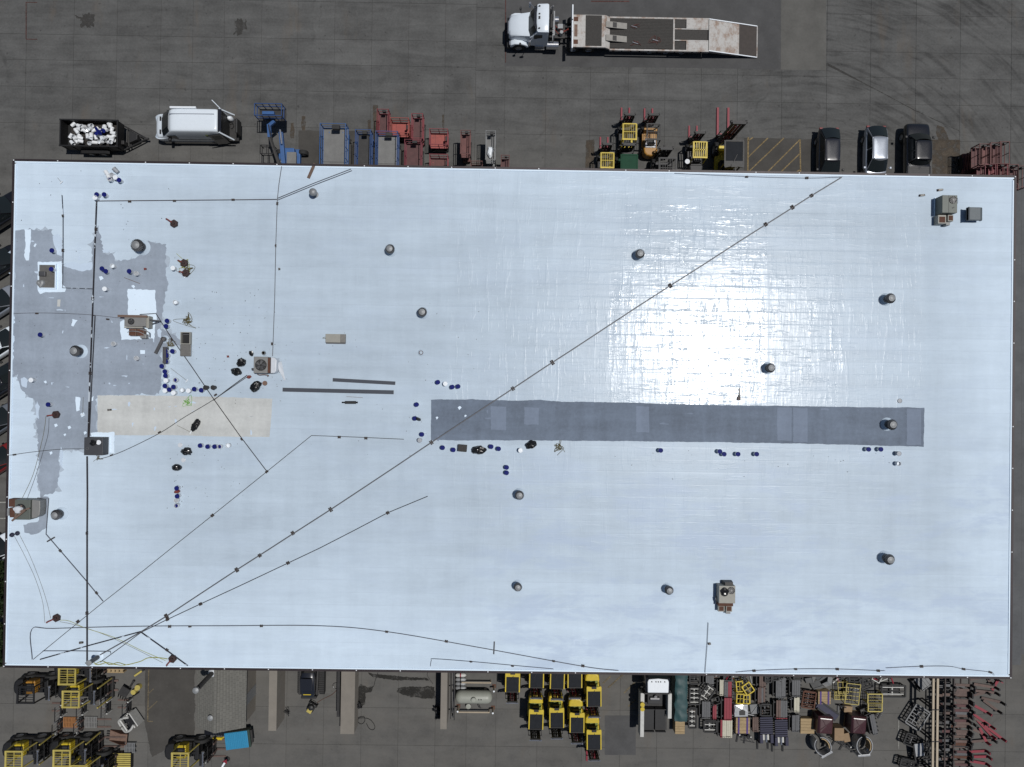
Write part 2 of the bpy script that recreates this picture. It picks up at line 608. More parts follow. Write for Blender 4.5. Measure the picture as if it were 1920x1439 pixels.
def roof_white():
    m, nt, b = new_mat('white_roof_coating')
    g = nt.nodes.new('ShaderNodeNewGeometry')
    pos = g.outputs['Position']
    sp = nt.nodes.new('ShaderNodeSeparateXYZ')
    nt.links.new(pos, sp.inputs[0])
    X, Y = sp.outputs[0], sp.outputs[1]
    oi = nt.nodes.new('ShaderNodeObjectInfo')
    r9 = ntex(nt, pos, .35, 3, .5, stretch=(1, .02, 1))
    RH = (BY1 - BY0 - .24) / 40
    big = ntex(nt, pos, .07, 4, .6)
    hs = ntex(nt, pos, .9, 5, .62, stretch=(.16, 1.5, 1))       # roller strokes along the rolls
    vs = ntex(nt, pos, .9, 4, .6, stretch=(1.3, .16, 1))        # and across them
    fine = ntex(nt, pos, 7, 4, .7, stretch=(.4, 1.2, 1))
    k = mth(nt, 'ADD', .665, mth(nt, 'MULTIPLY', big, .26))
    k = mth(nt, 'ADD', k, mth(nt, 'MULTIPLY', mth(nt, 'SUBTRACT', hs, .5), .20))
    k = mth(nt, 'ADD', k, mth(nt, 'MULTIPLY', mth(nt, 'SUBTRACT', vs, .5), .14))
    k = mth(nt, 'ADD', k, mth(nt, 'MULTIPLY', mth(nt, 'SUBTRACT', fine, .5), .09))
    k = mth(nt, 'ADD', k, mth(nt, 'MULTIPLY', mth(nt, 'SUBTRACT', ntex(nt, pos, .8, 6, .7, stretch=(.55, 1.5, 1), dist=.4), .5), .17))
    k = mth(nt, 'ADD', k, mth(nt, 'MULTIPLY', mth(nt, 'SUBTRACT', oi.outputs['Random'], .5), .035))
    # coating colour gets whiter towards the margins of the roof
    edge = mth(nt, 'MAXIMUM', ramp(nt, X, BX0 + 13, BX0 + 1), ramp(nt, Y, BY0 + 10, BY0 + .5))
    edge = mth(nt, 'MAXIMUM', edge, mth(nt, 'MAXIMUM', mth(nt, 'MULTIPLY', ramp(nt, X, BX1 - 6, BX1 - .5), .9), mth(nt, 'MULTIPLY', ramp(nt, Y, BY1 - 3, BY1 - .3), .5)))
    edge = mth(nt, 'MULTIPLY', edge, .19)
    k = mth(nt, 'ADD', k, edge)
    vm = nt.nodes.new('ShaderNodeVectorMath')
    vm.operation = 'SCALE'
    vm.inputs[0].default_value = (.538, .640, .742)
    nt.links.new(k, vm.inputs['Scale'])
    col = vm.outputs[0]
    # thin coat: bluish base shows through
    thin = mth(nt, 'MULTIPLY', ramp(nt, ntex(nt, pos, .42, 6, .68, stretch=(.5, 1.5, 1), dist=.3), .47, .64), .44)
    zone = mth(nt, 'ADD', .26, mth(nt, 'MULTIPLY', ramp(nt, Y, -2, -9), mth(nt, 'MULTIPLY', ramp(nt, X, -4, 2), 1.0)))
    col = mixc(nt, mth(nt, 'MULTIPLY', thin, zone), col, (.40, .485, .62))
    # lap seams of the rolls: a hair of dirt along each overlap
    fr = mth(nt, 'FRACT', mth(nt, 'DIVIDE', mth(nt, 'ADD', mth(nt, 'SUBTRACT', Y, BY0 + .10), mth(nt, 'MULTIPLY', mth(nt, 'SUBTRACT', r9, .5), .05)), RH))
    lap = mth(nt, 'MULTIPLY', ramp(nt, fr, .0, .035), ramp(nt, fr, .11, .05))
    col = mixc(nt, mth(nt, 'MULTIPLY', lap, mth(nt, 'MULTIPLY', ramp(nt, hs, .40, .62), .17)), col, (.33, .38, .44))
    grime = mth(nt, 'MULTIPLY', ramp(nt, ntex(nt, pos, 2.2, 5, .7), .66, .8), .14)
    col = mixc(nt, grime, col, (.38, .42, .46))
    nt.links.new(col, b.inputs['Base Color'])

    def inbox(u0, v0, u1, v1, s=.05):
        a, c = P(u0, v1, RZ), P(u1, v0, RZ)
        r = mth(nt, 'MULTIPLY', ramp(nt, X, a.x - s, a.x + s), ramp(nt, X, c.x + s, c.x - s))
        return mth(nt, 'MULTIPLY', r, mth(nt, 'MULTIPLY', ramp(nt, Y, a.y - s, a.y + s), ramp(nt, Y, c.y + s, c.y - s)))

    # freshly coated bays in the right half are still glossy
    brk = ramp(nt, ntex(nt, pos, .55, 5, .65, stretch=(1.3, .7, 1)), .30, .62)
    wet = mth(nt, 'MAXIMUM', mth(nt, 'MULTIPLY', inbox(1236, 575, 1440, 762, .12), mth(nt, 'ADD', .84, mth(nt, 'MULTIPLY', brk, .14))), mth(nt, 'MULTIPLY', inbox(1138, 515, 1440, 762, .25), mth(nt, 'ADD', .56, mth(nt, 'MULTIPLY', brk, .34))))
    wet2 = mth(nt, 'MAXIMUM', inbox(1168, 385, 1440, 515), mth(nt, 'MULTIPLY', inbox(1440, 515, 1583, 762), .82))
    semi = mth(nt, 'MAXIMUM', inbox(840, 334, 1733, 762, .4), mth(nt, 'MULTIPLY', inbox(840, 836, 1733, 1040, .4), .55))
    gloss = mth(nt, 'MAXIMUM', mth(nt, 'MULTIPLY', semi, .36), mth(nt, 'MAXIMUM', wet, mth(nt, 'MULTIPLY', wet2, mth(nt, 'ADD', .55, mth(nt, 'MULTIPLY', brk, .3)))))
    rg = mth(nt, 'SUBTRACT', .38, mth(nt, 'MULTIPLY', gloss, .235))
    rg = mth(nt, 'ADD', rg, mth(nt, 'MULTIPLY', mth(nt, 'SUBTRACT', vs, .5), .06))
    nt.links.new(rg, b.inputs['Roughness'])
    nt.links.new(mth(nt, 'ADD', .08, mth(nt, 'MULTIPLY', gloss, .24)), b.inputs['Specular IOR Level'])
    # relief: ridges left by the roller, lap edges of the rolls underneath
    r1 = ntex(nt, pos, 1.5, 4, .6, stretch=(.2, 1.6, 1), dist=.15)
    r2 = ntex(nt, pos, 1.5, 4, .6, stretch=(1.6, .2, 1), dist=.15)
    r3 = ntex(nt, pos, 2.4, 4, .55)
    st = mth(nt, 'ADD', ramp(nt, r1, .57, .66), ramp(nt, r2, .57, .66))
    st = mth(nt, 'ADD', st, mth(nt, 'ADD', ramp(nt, r1, .40, .36), ramp(nt, r2, .40, .36)))
    soft = mth(nt, 'ADD', mth(nt, 'ADD', r1, r2), mth(nt, 'MULTIPLY', r3, .5))
    hgt = mth(nt, 'ADD', mth(nt, 'ADD', mth(nt, 'MULTIPLY', soft, .6), mth(nt, 'MULTIPLY', mth(nt, 'SUBTRACT', fr, ramp(nt, fr, .9, 1.0)), .3)), mth(nt, 'MULTIPLY', st, .38))
    bp = nt.nodes.new('ShaderNodeBump')
    bp.inputs['Strength'].default_value = 1.0
    nt.links.new(mth(nt, 'ADD', .004, mth(nt, 'MULTIPLY', gloss, .0155)), bp.inputs['Distance'])
    nt.links.new(hgt, bp.inputs['Height'])
    nt.links.new(bp.outputs[0], b.inputs['Normal'])
    return m


def coat_mat(key, rgb, var=.12, rough=.55, st=(.3, 1.4, 1)):
    m, nt, b = new_mat(key)
    pos = nt.nodes.new('ShaderNodeNewGeometry').outputs['Position']
    k = mth(nt, 'ADD', 1 - var, mth(nt, 'MULTIPLY', ntex(nt, pos, .5, 5, .62, stretch=st), var * 1.4))
    k = mth(nt, 'ADD', k, mth(nt, 'MULTIPLY', mth(nt, 'SUBTRACT', ntex(nt, pos, .9, 4, .6, stretch=(1.4, .3, 1)), .5), var))
    k = mth(nt, 'ADD', k, mth(nt, 'MULTIPLY', mth(nt, 'SUBTRACT', ntex(nt, pos, 4, 4, .7), .5), var * .9))
    vm = nt.nodes.new('ShaderNodeVectorMath')
    vm.operation = 'SCALE'
    vm.inputs[0].default_value = rgb
    nt.links.new(k, vm.inputs['Scale'])
    spl = mth(nt, 'MULTIPLY', ramp(nt, ntex(nt, pos, 3.1, 4, .65), .69, .76), .55)
    nt.links.new(mixc(nt, spl, vm.outputs[0], (rgb[0] * 1.25, rgb[1] * 1.22, rgb[2] * 1.2)), b.inputs['Base Color'])
    b.inputs['Roughness'].default_value = rough
    bp = nt.nodes.new('ShaderNodeBump')
    bp.inputs['Distance'].default_value = .01
    nt.links.new(ntex(nt, pos, 3, 4, .6, stretch=st), bp.inputs['Height'])
    nt.links.new(bp.outputs[0], b.inputs['Normal'])
    return m


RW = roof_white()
coat_mat('grey_base_coat', (.288, .338, .408), .34)
coat_mat('slate_base_coat', (.138, .175, .235), .5, .75)
coat_mat('pale_slate_coat', (.172, .214, .288), .3, .75)
coat_mat('bare_tan_membrane', (.52, .535, .525), .3, .8)
coat_mat('fresh_white_coat', (.66, .78, .90), .08)
coat_mat('thin_white_coat', (.50, .60, .72), .12)
coat_mat('membrane_strip', (.055, .062, .078), .15, .8)
M('wall_paint', (.42, .41, .38), .8, var=.1, scale=.5)
M('edge_brown', (.030, .022, .024), .45, .3, var=.25, scale=1.5)
M('clip_white', (.62, .64, .66), .5)
M('door_grey', (.25, .26, .27), .5, .4)

bld = T('warehouse', 'long flat warehouse with a white coated roof and dark metal edge', 'building', (0, 0, 0))
WI = .45
for nm, bx in (('wall', (BX0 + WI, BX1 - WI, BY1 - WI - .25, BY1 - WI, -.01, RZ - .35)), ('wall', (BX0 + WI, BX1 - WI, BY0 + WI, BY0 + WI + .25, -.01, RZ - .35)),
               ('wall', (BX0 + WI, BX0 + WI + .25, BY0 + WI + .25, BY1 - WI - .25, -.01, RZ - .35)), ('wall', (BX1 - WI - .25, BX1 - WI, BY0 + WI + .25, BY1 - WI - .25, -.01, RZ - .35))):
    part(nm, MB().box(*bx), MATS['wall_paint'], bld)
for k in range(9):
    x = BX0 + 6 + k * 7
    for y in (BY0 + WI - .03, BY1 - WI - .01):
        mb = MB()
        for j in range(12):
            mb.box(x, x + 3.6, y, y + .04, .02 + j * .34, .34 + j * .34)
        part('roller_door', mb, MATS['door_grey'], bld)
roof = part('roof', MB().box(BX0 + .06, BX1 - .06, BY0 + .06, BY1 - .06, RZ - .35, RZ - .012), MATS['wall_paint'], bld)
# rolls of roofing, each lapping over the next below
rows = 40
rh = (BY1 - BY0 - .24) / rows
for j in range(rows):
    ya = BY0 + .12 + j * rh
    cuts = [BX0 + .12]
    x = BX0 + .12 + rnd.uniform(5, 12)
    while x < BX1 - 4:
        cuts.append(x)
        x += rnd.uniform(10.6, 12.6)
    cuts.append(BX1 - .12)
    for a, c in zip(cuts[:-1], cuts[1:]):
        t = rnd.uniform(.0, .0015)
        zt, zb = RZ - .001 + t, RZ + .004 + t
        vs, fs = [], []
        y0, y1 = ya - .02, ya + rh
        ring = [(y0, RZ - .02), (y0, zb - .002), (y0 + .012, zb), (y0 + rh * .5, (zt + zb) / 2 + rnd.uniform(-.001, .002)), (y1, zt), (y1, RZ - .02)]
        e = .006
        vs = [(a, y, z) for y, z in ring] + [(a + e, y, z + .0012) for y, z in ring] + [(c + e, y, z) for y, z in ring]
        n = len(ring)
        for q in (0, n):
            fs += [(q + i, q + n + i, q + n + i + 1, q + i + 1) for i in range(n - 1)]
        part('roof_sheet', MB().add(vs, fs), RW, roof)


def coat(pts, mat, z, j=.06, seed=1, name='coating_patch'):
    pl = [P(u, v, RZ) for u, v in pts]
    pl = jag([(p.x, p.y) for p in pl], .14, j, seed)
    return part(name, MB().prism(pl, RZ - .005, RZ + z), MATS[mat], roof)


dr = random.Random(9)


def daub(u, v, w, h, mat='thin_white_coat'):
    coat([(u, v), (u + w * .5, v - h * .3), (u + w, v + h * .1), (u + w * .8, v + h), (u + w * .1, v + h * .8)], mat, .0135 + dr.random() * .002, .05, int(u * 7 + v), 'coating_daub')


grey = [(27.5, 432), (44, 433), (60, 431), (97, 430), (99, 441), (105, 446), (114, 447), (117, 460), (117, 498), (130, 500), (148, 507), (172, 503), (177, 440),
        (182, 424), (187, 438), (191, 476), (211, 474), (215, 489), (255, 487), (263, 479), (272, 470), (275, 457), (292, 455), (312, 458), (312, 500), (312, 545), (308, 556),
        (305, 600), (301, 619), (324, 624), (338, 640), (338, 650), (318, 652), (304, 652), (303, 722), (298, 737), (262, 741), (183, 742), (183, 818), (166, 824),
        (162, 842), (130, 843), (116, 842), (113, 860), (110, 893), (108, 914), (98, 925), (76, 931), (70, 880), (72, 842), (68, 800), (72, 775), (64, 752), (46, 736), (38, 716), (34, 702), (25, 708)]
coat_mat('worn_overlap_coat', (.40, .47, .55), .3)
coat(grey, 'worn_overlap_coat', .007, .34, 44)
coat(grey, 'grey_base_coat', .010, .13, 3)
coat([(76, 931), (91, 932), (89, 970), (87, 990), (76, 998), (58, 1003), (46, 999), (44, 985), (58, 981), (72, 978)], 'grey_base_coat', .010, .06, 4)
coat([(808, 750), (880, 749), (960, 752), (1010, 750), (1050, 753), (1200, 756), (1290, 759), (1420, 761), (1733, 765), (1732, 838), (1500, 832), (1300, 829), (1000, 826), (808, 826)], 'slate_base_coat', .010, .02, 5)
for a in ((920, 762, 949, 806), (983, 764, 1010, 796), (1193, 762, 1217, 810), (1457, 764, 1484, 826), (1487, 765, 1514, 829), (1700, 767, 1727, 834)):
    coat([(a[0], a[1]), (a[2], a[1] + 1), (a[2], a[3] + 1), (a[0], a[3])], 'pale_slate_coat', .014, .02, int(a[0]))
coat([(183, 742), (300, 742), (420, 745), (511, 748), (508, 790), (505, 820), (420, 819), (300, 816), (183, 817)], 'bare_tan_membrane', .011, .02, 6)
W = 'fresh_white_coat'
coat([(46, 430), (59, 430), (57, 455), (55, 475), (54, 488), (49, 489), (46, 482), (48, 455)], W, .015, .04, 7)
coat([(71, 491), (80, 492), (116, 490), (118, 535), (125, 541), (122, 548), (86, 548), (75, 552), (71, 546)], W, .015, .03, 8)
coat([(240, 543), (292, 544), (292, 575), (294, 600), (289, 635), (228, 638), (226, 605), (238, 598), (240, 570)], W, .015, .05, 9)
coat([(136, 598), (146, 601), (142, 606), (138, 612), (134, 611)], W, .015, .03, 10)
coat([(145, 651), (155, 653), (157, 662), (150, 670), (142, 668)], W, .015, .03, 11)
coat([(108, 562), (114, 562), (113, 576), (107, 575)], 'bare_tan_membrane', .015, .01, 12)
coat([(142, 744), (151, 746), (150, 770), (143, 772)], W, .015, .04, 13)
coat([(172, 745), (176, 743), (175, 752), (171, 752)], W, .015, .03, 14)
coat([(263, 657), (272, 657), (272, 664), (263, 664)], W, .015, .01, 15)
coat([(170, 812), (214, 810), (215, 850), (200, 848), (196, 820), (172, 818)], W, .016, .04, 16)
coat([(118, 498), (135, 492), (160, 495), (172, 492), (172, 506), (150, 509), (132, 503)], 'thin_white_coat', .013, .06, 17)
coat([(99, 442), (116, 446), (116, 480), (108, 478), (104, 462)], 'thin_white_coat', .013, .05, 18)
coat([(66, 457), (69, 458), (66, 464), (63, 462)], W, .015, .01, 19)
for i, (u, v, r) in enumerate(((820, 784, 3), (862, 765, 4), (873, 780, 2), (85, 717, 3), (105, 798, 3), (130, 802, 3), (155, 778, 4), (190, 522, 4), (250, 538, 4), (96, 850, 3), (122, 816, 3), (160, 812, 3))):
    coat([(u - r, v - r * .5), (u + r * .3, v - r), (u + r, v), (u - r * .2, v + r)], W, .016, .05, 30 + i)
coat([(1075, 1199), (1101, 1199), (1101, 1209), (1098, 1209), (1098, 1202), (1090, 1202), (1090, 1209), (1087, 1209), (1087, 1202), (1078, 1202), (1078, 1209), (1075, 1209)], 'thin_white_coat', .008, .005, 60)

for u0, u1, v0, v1, n, sc_ in ((30, 160, 450, 740, 16, 1), (185, 300, 520, 730, 16, 1), (812, 1720, 764, 822, 9, 1.4), (190, 500, 750, 812, 12, 1)):
    for _ in range(n):
        u, v = dr.uniform(u0, u1), dr.uniform(v0, v1)
        if dr.random() < .5:
            daub(u, v, dr.uniform(2, 14) * sc_, dr.uniform(.8, 2), 'pale_slate_coat' if u0 > 800 else 'thin_white_coat')
        else:
            daub(u, v, dr.uniform(1, 3), dr.uniform(2, 9), 'pale_slate_coat' if u0 > 800 else 'thin_white_coat')
for u, v, w, h in ((100, 445, 14, 20), (150, 497, 20, 9), (192, 470, 14, 6), (295, 620, 9, 14), (66, 760, 9, 26), (112, 846, 6, 30), (40, 712, 12, 16), (225, 604, 12, 8)):
    daub(u, v, w, h)
# metal roof edge in lengths with white joint clips, and the white cant strip inside it
def edge_run(x0, y0, x1, y1):
    L = math.hypot(x1 - x0, y1 - y0)
    n = round(L / 2.95)
    dx, dy = (x1 - x0) / L, (y1 - y0) / L
    for i in range(n):
        a, c = L * i / n + .004, L * (i + 1) / n - .004
        A = (x0 + dx * a, y0 + dy * a)
        Bq = (x0 + dx * c, y0 + dy * c)
        nx, ny = -dy, dx            # outward to the left of travel
        w = .10
        mb = MB()
        pl = [(A[0] - nx * .05, A[1] - ny * .05), (Bq[0] - nx * .05, Bq[1] - ny * .05), (Bq[0] + nx * w, Bq[1] + ny * w), (A[0] + nx * w, A[1] + ny * w)]
        mb.prism(pl[::-1] if (dx * ny - dy * nx) < 0 else pl, RZ - .3, RZ + .075 + rnd.uniform(-.004, .004))
        part('edge_flashing', mb, MATS['edge_brown'], roof)
        c2 = (x0 + dx * (c + .004), y0 + dy * (c + .004))
        mb = MB().box(c2[0] - .035, c2[0] + .035, c2[1] - .035, c2[1] + .035, RZ + .02, RZ + .095)
        if rnd.random() < .75:
            part('edge_clip', mb, MATS['clip_white'], roof)


for q in ((BX1, BY1, BX0, BY1), (BX0, BY0, BX1, BY0), (BX0, BY1, BX0, BY0), (BX1, BY0, BX1, BY1)):
    edge_run(q[0], q[1], q[2], q[3]) if False else edge_run(q[2], q[3], q[0], q[1])
for bx in ((BX0 + .05, BX1 - .05, BY1 - .15, BY1 - .05), (BX0 + .05, BX1 - .05, BY0 + .05, BY0 + .15), (BX0 + .05, BX0 + .15, BY0 + .23, BY1 - .23), (BX1 - .15, BX1 - .05, BY0 + .23, BY1 - .23)):
    part('cant_strip', MB().box(*bx, RZ - .01, RZ + .045), MATS['fresh_white_coat'], roof)

# ================================================================ THINGS ON THE ROOF
RT = RZ + .012
M('pail_white', (.68, .70, .72), .4, dirt=.2, dirtc=(.35, .36, .4), var=.06)
M('lid_blue', (.006, .011, .12), .6, var=.2, dirt=.05, dirtc=(.3, .33, .4))
MATS['lid_blue'].node_tree.nodes['Principled BSDF'].inputs['Specular IOR Level'].default_value = .15
M('lid_white', (.72, .76, .80), .4, dirt=.1, var=.06)
M('pail_grey', (.30, .32, .35), .5, var=.2)
M('pail_black', (.016, .015, .015), .5)
M('coating_wet', (.66, .72, .78), .25, var=.05, dirt=0)
M('wire', (.22, .22, .22), .4, .8)
M('galv', (.16, .16, .165), .45, .6, var=.25, scale=3)
M('galv_dark', (.10, .10, .105), .5, .6, var=.25)
M('galv_light', (.25, .26, .268), .55, .3, var=.25, scale=7)
M('black_pipe', (.022, .019, .022), .6, var=.4)
M('brown_pipe', (.07, .048, .045), .6, var=.5, scale=2)
M('grey_pipe', (.11, .11, .12), .55, .2, var=.3)
M('block_wood', (.040, .030, .026), .8, var=.3)
M('bag_black', (.008, .008, .008), .22, var=.3, dirt=0)
M('rust', (.085, .036, .022), .85, var=.4, scale=6)
M('rust_pale', (.16, .10, .075), .8, var=.4, scale=6)
M('unit_green', (.100, .112, .100), .5, .1, var=.12)
M('unit_grey', (.20, .20, .195), .5, .1, var=.14)
M('unit_pale', (.27, .265, .235), .55, 0, var=.12)
M('unit_dark', (.045, .048, .055), .55, .1, var=.2)
M('hood_grey', (.075, .09, .10), .5, .2, var=.12)
M('fan_black', (.008, .008, .008), .5)
M('rope_yellow', (.30, .30, .03), .7)
M('rope_olive', (.10, .085, .03), .8, var=.4)
M('rope_grey', (.16, .16, .14), .8)
M('anchor_red', (.16, .030, .024), .55)
M('anchor_dark', (.030, .014, .013), .55)
M('timber', (.13, .085, .065), .8, var=.3, scale=5)
M('weathered_metal', (.17, .165, .155), .5, .5, var=.3)
M('plastic_sheet', (.55, .58, .62), .25, var=.1)
M('green_tape', (.12, .35, .03), .6)


def painted_pipe():
    m, nt, b = new_mat('painted_pipe')
    pos = nt.nodes.new('ShaderNodeNewGeometry').outputs['Position']
    f = ramp(nt, ntex(nt, pos, 1.1, 4, .7), .56, .60)
    nt.links.new(mixc(nt, f, (.018, .016, .02), (.5, .56, .62)), b.inputs['Base Color'])
    b.inputs['Roughness'].default_value = .6


painted_pipe()


def bucket(u, v, kind, label, group='coating pails standing on the roof', base=RT, tilt=None, rz=None, hh=.37, loc=None):
    """five gallon pail; u,v is the centre of its top in the photograph"""
    p = P(u, v, base + hh) if loc is None else Vector(loc)
    rz = rnd.uniform(0, 6.28) if rz is None else rz
    if tilt is None:
        t = T('pail', label, 'pail', (p.x, p.y, base if loc is None else p.z), rz, group)
    else:
        t = T('pail', label, 'pail', (p.x, p.y, base + .15 if loc is None else p.z), rz, group, ry=tilt)
    pm = {'black': 'pail_black', 'grey': 'pail_grey'}.get(kind, 'pail_white')
    k = hh / .37
    body = lambda mb: mb.lathe([(.126, 0), (.130, .004), (.142, .28 * k), (.150, .285 * k), (.150, .30 * k), (.143, .305 * k), (.146, .36 * k), (.153, .36 * k), (.153, .37 * k), (.140, .37 * k), (.134, .20 * k), (.122, .012)], 20)
    shared(('pail', hh), 'pail_body', MATS[pm], t, body, True)
    if kind in ('blue', 'white', 'grey', 'black'):
        lm = {'blue': 'lid_blue', 'white': 'lid_white', 'grey': 'pail_grey', 'black': 'pail_black'}[kind]
        shared(('lid', hh), 'lid', MATS[lm], t, lambda mb: mb.lathe([(.157, .34 * k), (.160, .35 * k), (.160, .378 * k), (.150, .384 * k), (.138, .378 * k), (.132, .372 * k), (.05, .374 * k), (.045, .380 * k), (.001, .380 * k)], 20), True)
    else:
        wm = {'open': 'pail_grey', 'wet': 'coating_wet', 'ring': 'lid_blue'}[kind]
        shared(('fill', hh), 'contents', MATS[wm], t, lambda mb: mb.lathe([(.132, .20 * k), (.135, .205 * k), (.001, .21 * k)], 20))
    a = [(.155 * math.cos(q), .158 * math.sin(q) * .35 - .14, .30 * k - .10 * math.sin(q)) for q in [PI * i / 8 for i in range(9)]]
    shared(('bail', hh), 'handle', MATS['wire'], t, lambda mb: mb.tube(a, .005, 4))
    return t


B, WH, OP, WT, GR, BK, RG = 'blue', 'white', 'open', 'wet', 'grey', 'black', 'ring'
for u, v, k, lab in (
    (181, 365, B, 'blue lidded white pail at the corner where two roof conduits meet'),
    (195, 365, B, 'blue lidded pail just right of the conduit corner'),
    (178, 371, WH, 'white lidded pail tucked against the conduit corner pail'),
    (223, 338, B, 'blue lidded pail at the lower right of the tumbled pails'),
    (216, 333, WH, 'white pail standing in the middle of the tumbled pails'),
    (209, 328, OP, 'open grey stained pail in the centre of the tumbled group'),
    (205, 336, OP, 'open grey stained pail at the bottom of the tumbled group'),
    (97, 470, B, 'lone blue lidded pail on grey coat above the square skylight'),
    (191, 504, B, 'blue lidded pail beside the long vertical pipe on grey coat'),
    (210, 499, WT, 'open pail brim full of white coating by the vertical pipe'),
    (242, 509, B, 'blue lidded pail on grey coat below the big vent'),
    (255, 513, OP, 'open emptied pail right of the blue pail below the big vent'),
    (196, 542, WH, 'white pail with a roller handle beside it on grey coat'),
    (324, 503, WH, 'white lidded pail left of the yellow roped anchors'),
    (328, 567, WT, 'open pail of white coating with a brush across its rim'),
    (75, 628, B, 'blue lidded pail near the left roof edge on grey coat'),
    (58, 713, WH, 'white pail near the left edge beside the ragged white coat'),
    (90, 759, B, 'blue lidded pail just above the red safety anchor'),
    (212, 645, OP, 'open empty pail alone on grey coat below the curb unit'),
    (255, 672, OP, 'open pail with a coil inside on grey coat'),
    (313, 602, B, 'upper of two blue lidded pails beside the rope heap'),
    (311, 612, B, 'lower of two blue lidded pails touching the diagonal conduit'),
    (323, 659, B, 'blue lidded pail between the metal trough and the open hatch'),
    (310, 659, B, 'blue lidded pail at the top of the column beside the trough'),
    (312, 667, B, 'blue lidded pail second in the column beside the trough'),
    (311, 678, B, 'blue lidded pail third in the column beside the trough'),
    (303, 687, B, 'blue lidded pail sticking out left of the column under the trough'),
    (309, 697, B, 'blue lidded pail below the one that sticks out left'),
    (310, 705, B, 'blue lidded pail directly above a white lid in the column'),
    (311, 714, WH, 'white lidded pail in the column of blue lids'),
    (328, 713, RG, 'open pail with blue liner right of the pail column'),
    (309, 724, B, 'blue lidded pail at the corner of the pail row'),
    (317, 731, B, 'blue lidded pail between two white lids at the corner of the row'),
    (325, 726, B, 'blue lidded pail above a bright white lid in the row'),
    (309, 733, WH, 'white lidded pail at the lower left corner of the row'),
    (325, 737, WH, 'bright white lidded pail hanging below the row'),
    (340, 732, WT, 'open pail with pinkish white coating in the row'),
    (353, 733, WH, 'white lidded pail in the middle of the row'),
    (364, 730, B, 'blue lidded pail left of the pail that touches the cable'),
    (377, 732, B, 'blue lidded pail touching the black pails by the crossing cables'),
    (385, 727, BK, 'black pail under the diagonal cable'),
    (399, 727, BK, 'black pail right of the diagonal cable'),
    (375, 836, B, 'leftmost blue lidded pail of the short row under the tan strip'),
    (389, 838, B, 'second blue lidded pail of the short row under the tan strip'),
    (402, 838, B, 'third blue lidded pail of the short row under the tan strip'),
    (411, 838, RG, 'open blue ringed pail in the short row under the tan strip'),
    (427, 836, WT, 'open white pail ending the short row under the tan strip'),
    (331, 916, B, 'blue lidded pail topping the short vertical line of four'),
    (332, 931, B, 'blue lidded pail below the red bag in the vertical line'),
    (330, 939, OP, 'open grey pail third in the vertical line'),
    (330, 949, RG, 'pail with blue ring at the bottom of the vertical line'),
    (821, 717, B, 'leftmost blue lidded pail of four above the slate strip'),
    (835, 720, WH, 'white lidded pail among blue lids above the slate strip'),
    (848, 726, B, 'blue lidded pail lowest of four above the slate strip'),
    (859, 725, B, 'rightmost blue lidded pail of four above the slate strip'),
    (781, 759, B, 'blue lidded pail upper left of the slate strip end'),
    (778, 785, B, 'blue lidded pail with a black rag over it left of the slate strip'),
    (791, 815, B, 'blue lidded pail at the lower left corner of the slate strip'),
    (787, 826, GR, 'grey lidded pail beside the long diagonal conduit'),
    (830, 840, B, 'blue lidded pail under the left end of the slate strip'),
    (850, 844, B, 'blue lidded pail left of the dark carton'),
    (921, 838, B, 'blue lidded pail just right of the big black bag'),
    (935, 842, B, 'blue lidded pail second right of the big black bag'),
    (976, 845, WH, 'white lidded pail left of the diamond shaped black bag'),
    (950, 877, B, 'upper of the pair of blue lids on open white roof'),
    (950, 887, B, 'lower of the pair of blue lids on open white roof'),
    (1239, 845, B, 'single blue lidded pail under the middle of the slate strip'),
    (1350, 847, B, 'blue lidded pail splashed white, first of four under the strip'),
    (1358, 852, B, 'blue lidded pail close behind the splashed pail'),
    (1384, 852, B, 'blue lidded pail third of four under the slate strip'),
    (1419, 852, B, 'blue lidded pail last of four under the slate strip'),
    (1629, 843, B, 'left pail of the blue pair below the slate vent'),
    (1652, 843, B, 'right pail of the blue pair below the slate vent'),
    (1686, 851, GR, 'dull grey lidded pail below the right end of the slate strip'),
    (1686, 870, WT, 'open white pail lowest at the right end of the slate strip'),
):
    bucket(u, v, k, lab)
bucket(198, 509, B, 'dark pail half hidden behind the blue pail by the vertical pipe', hh=.34)
bucket(96, 505, B, 'blue lidded pail standing inside the square skylight curb', base=RT + .06)
bucket(194, 319, WH, 'white pail lying on its side at the upper left of the tumble', tilt=R(90), rz=R(-55))
bucket(198, 326, B, 'pail with blue lid lying on its side in the tumble', tilt=R(90), rz=R(-60))
bucket(218, 322, GR, 'grey lidded pail lying on its side at the top of the tumble', tilt=R(80), rz=R(135))
for u, v, lab in ((1687, 752, 'pale lid lying flat on white roof above the slate strip'), (338, 835, 'clear ring shaped lid left of the row under the tan strip'), (344, 863, 'clear ring lid below the small black bag')):
    p = P(u, v, RT)
    tag(part('plastic_disc', MB().lathe([(.15, 0), (.16, .01), (.16, .03), (.145, .035), (.13, .02), (.03, .018), (.001, .018)], 20), MATS['pail_grey' if u > 999 else 'plastic_sheet'], None, True, loc=(p.x, p.y, RT)), lab, 'lid')


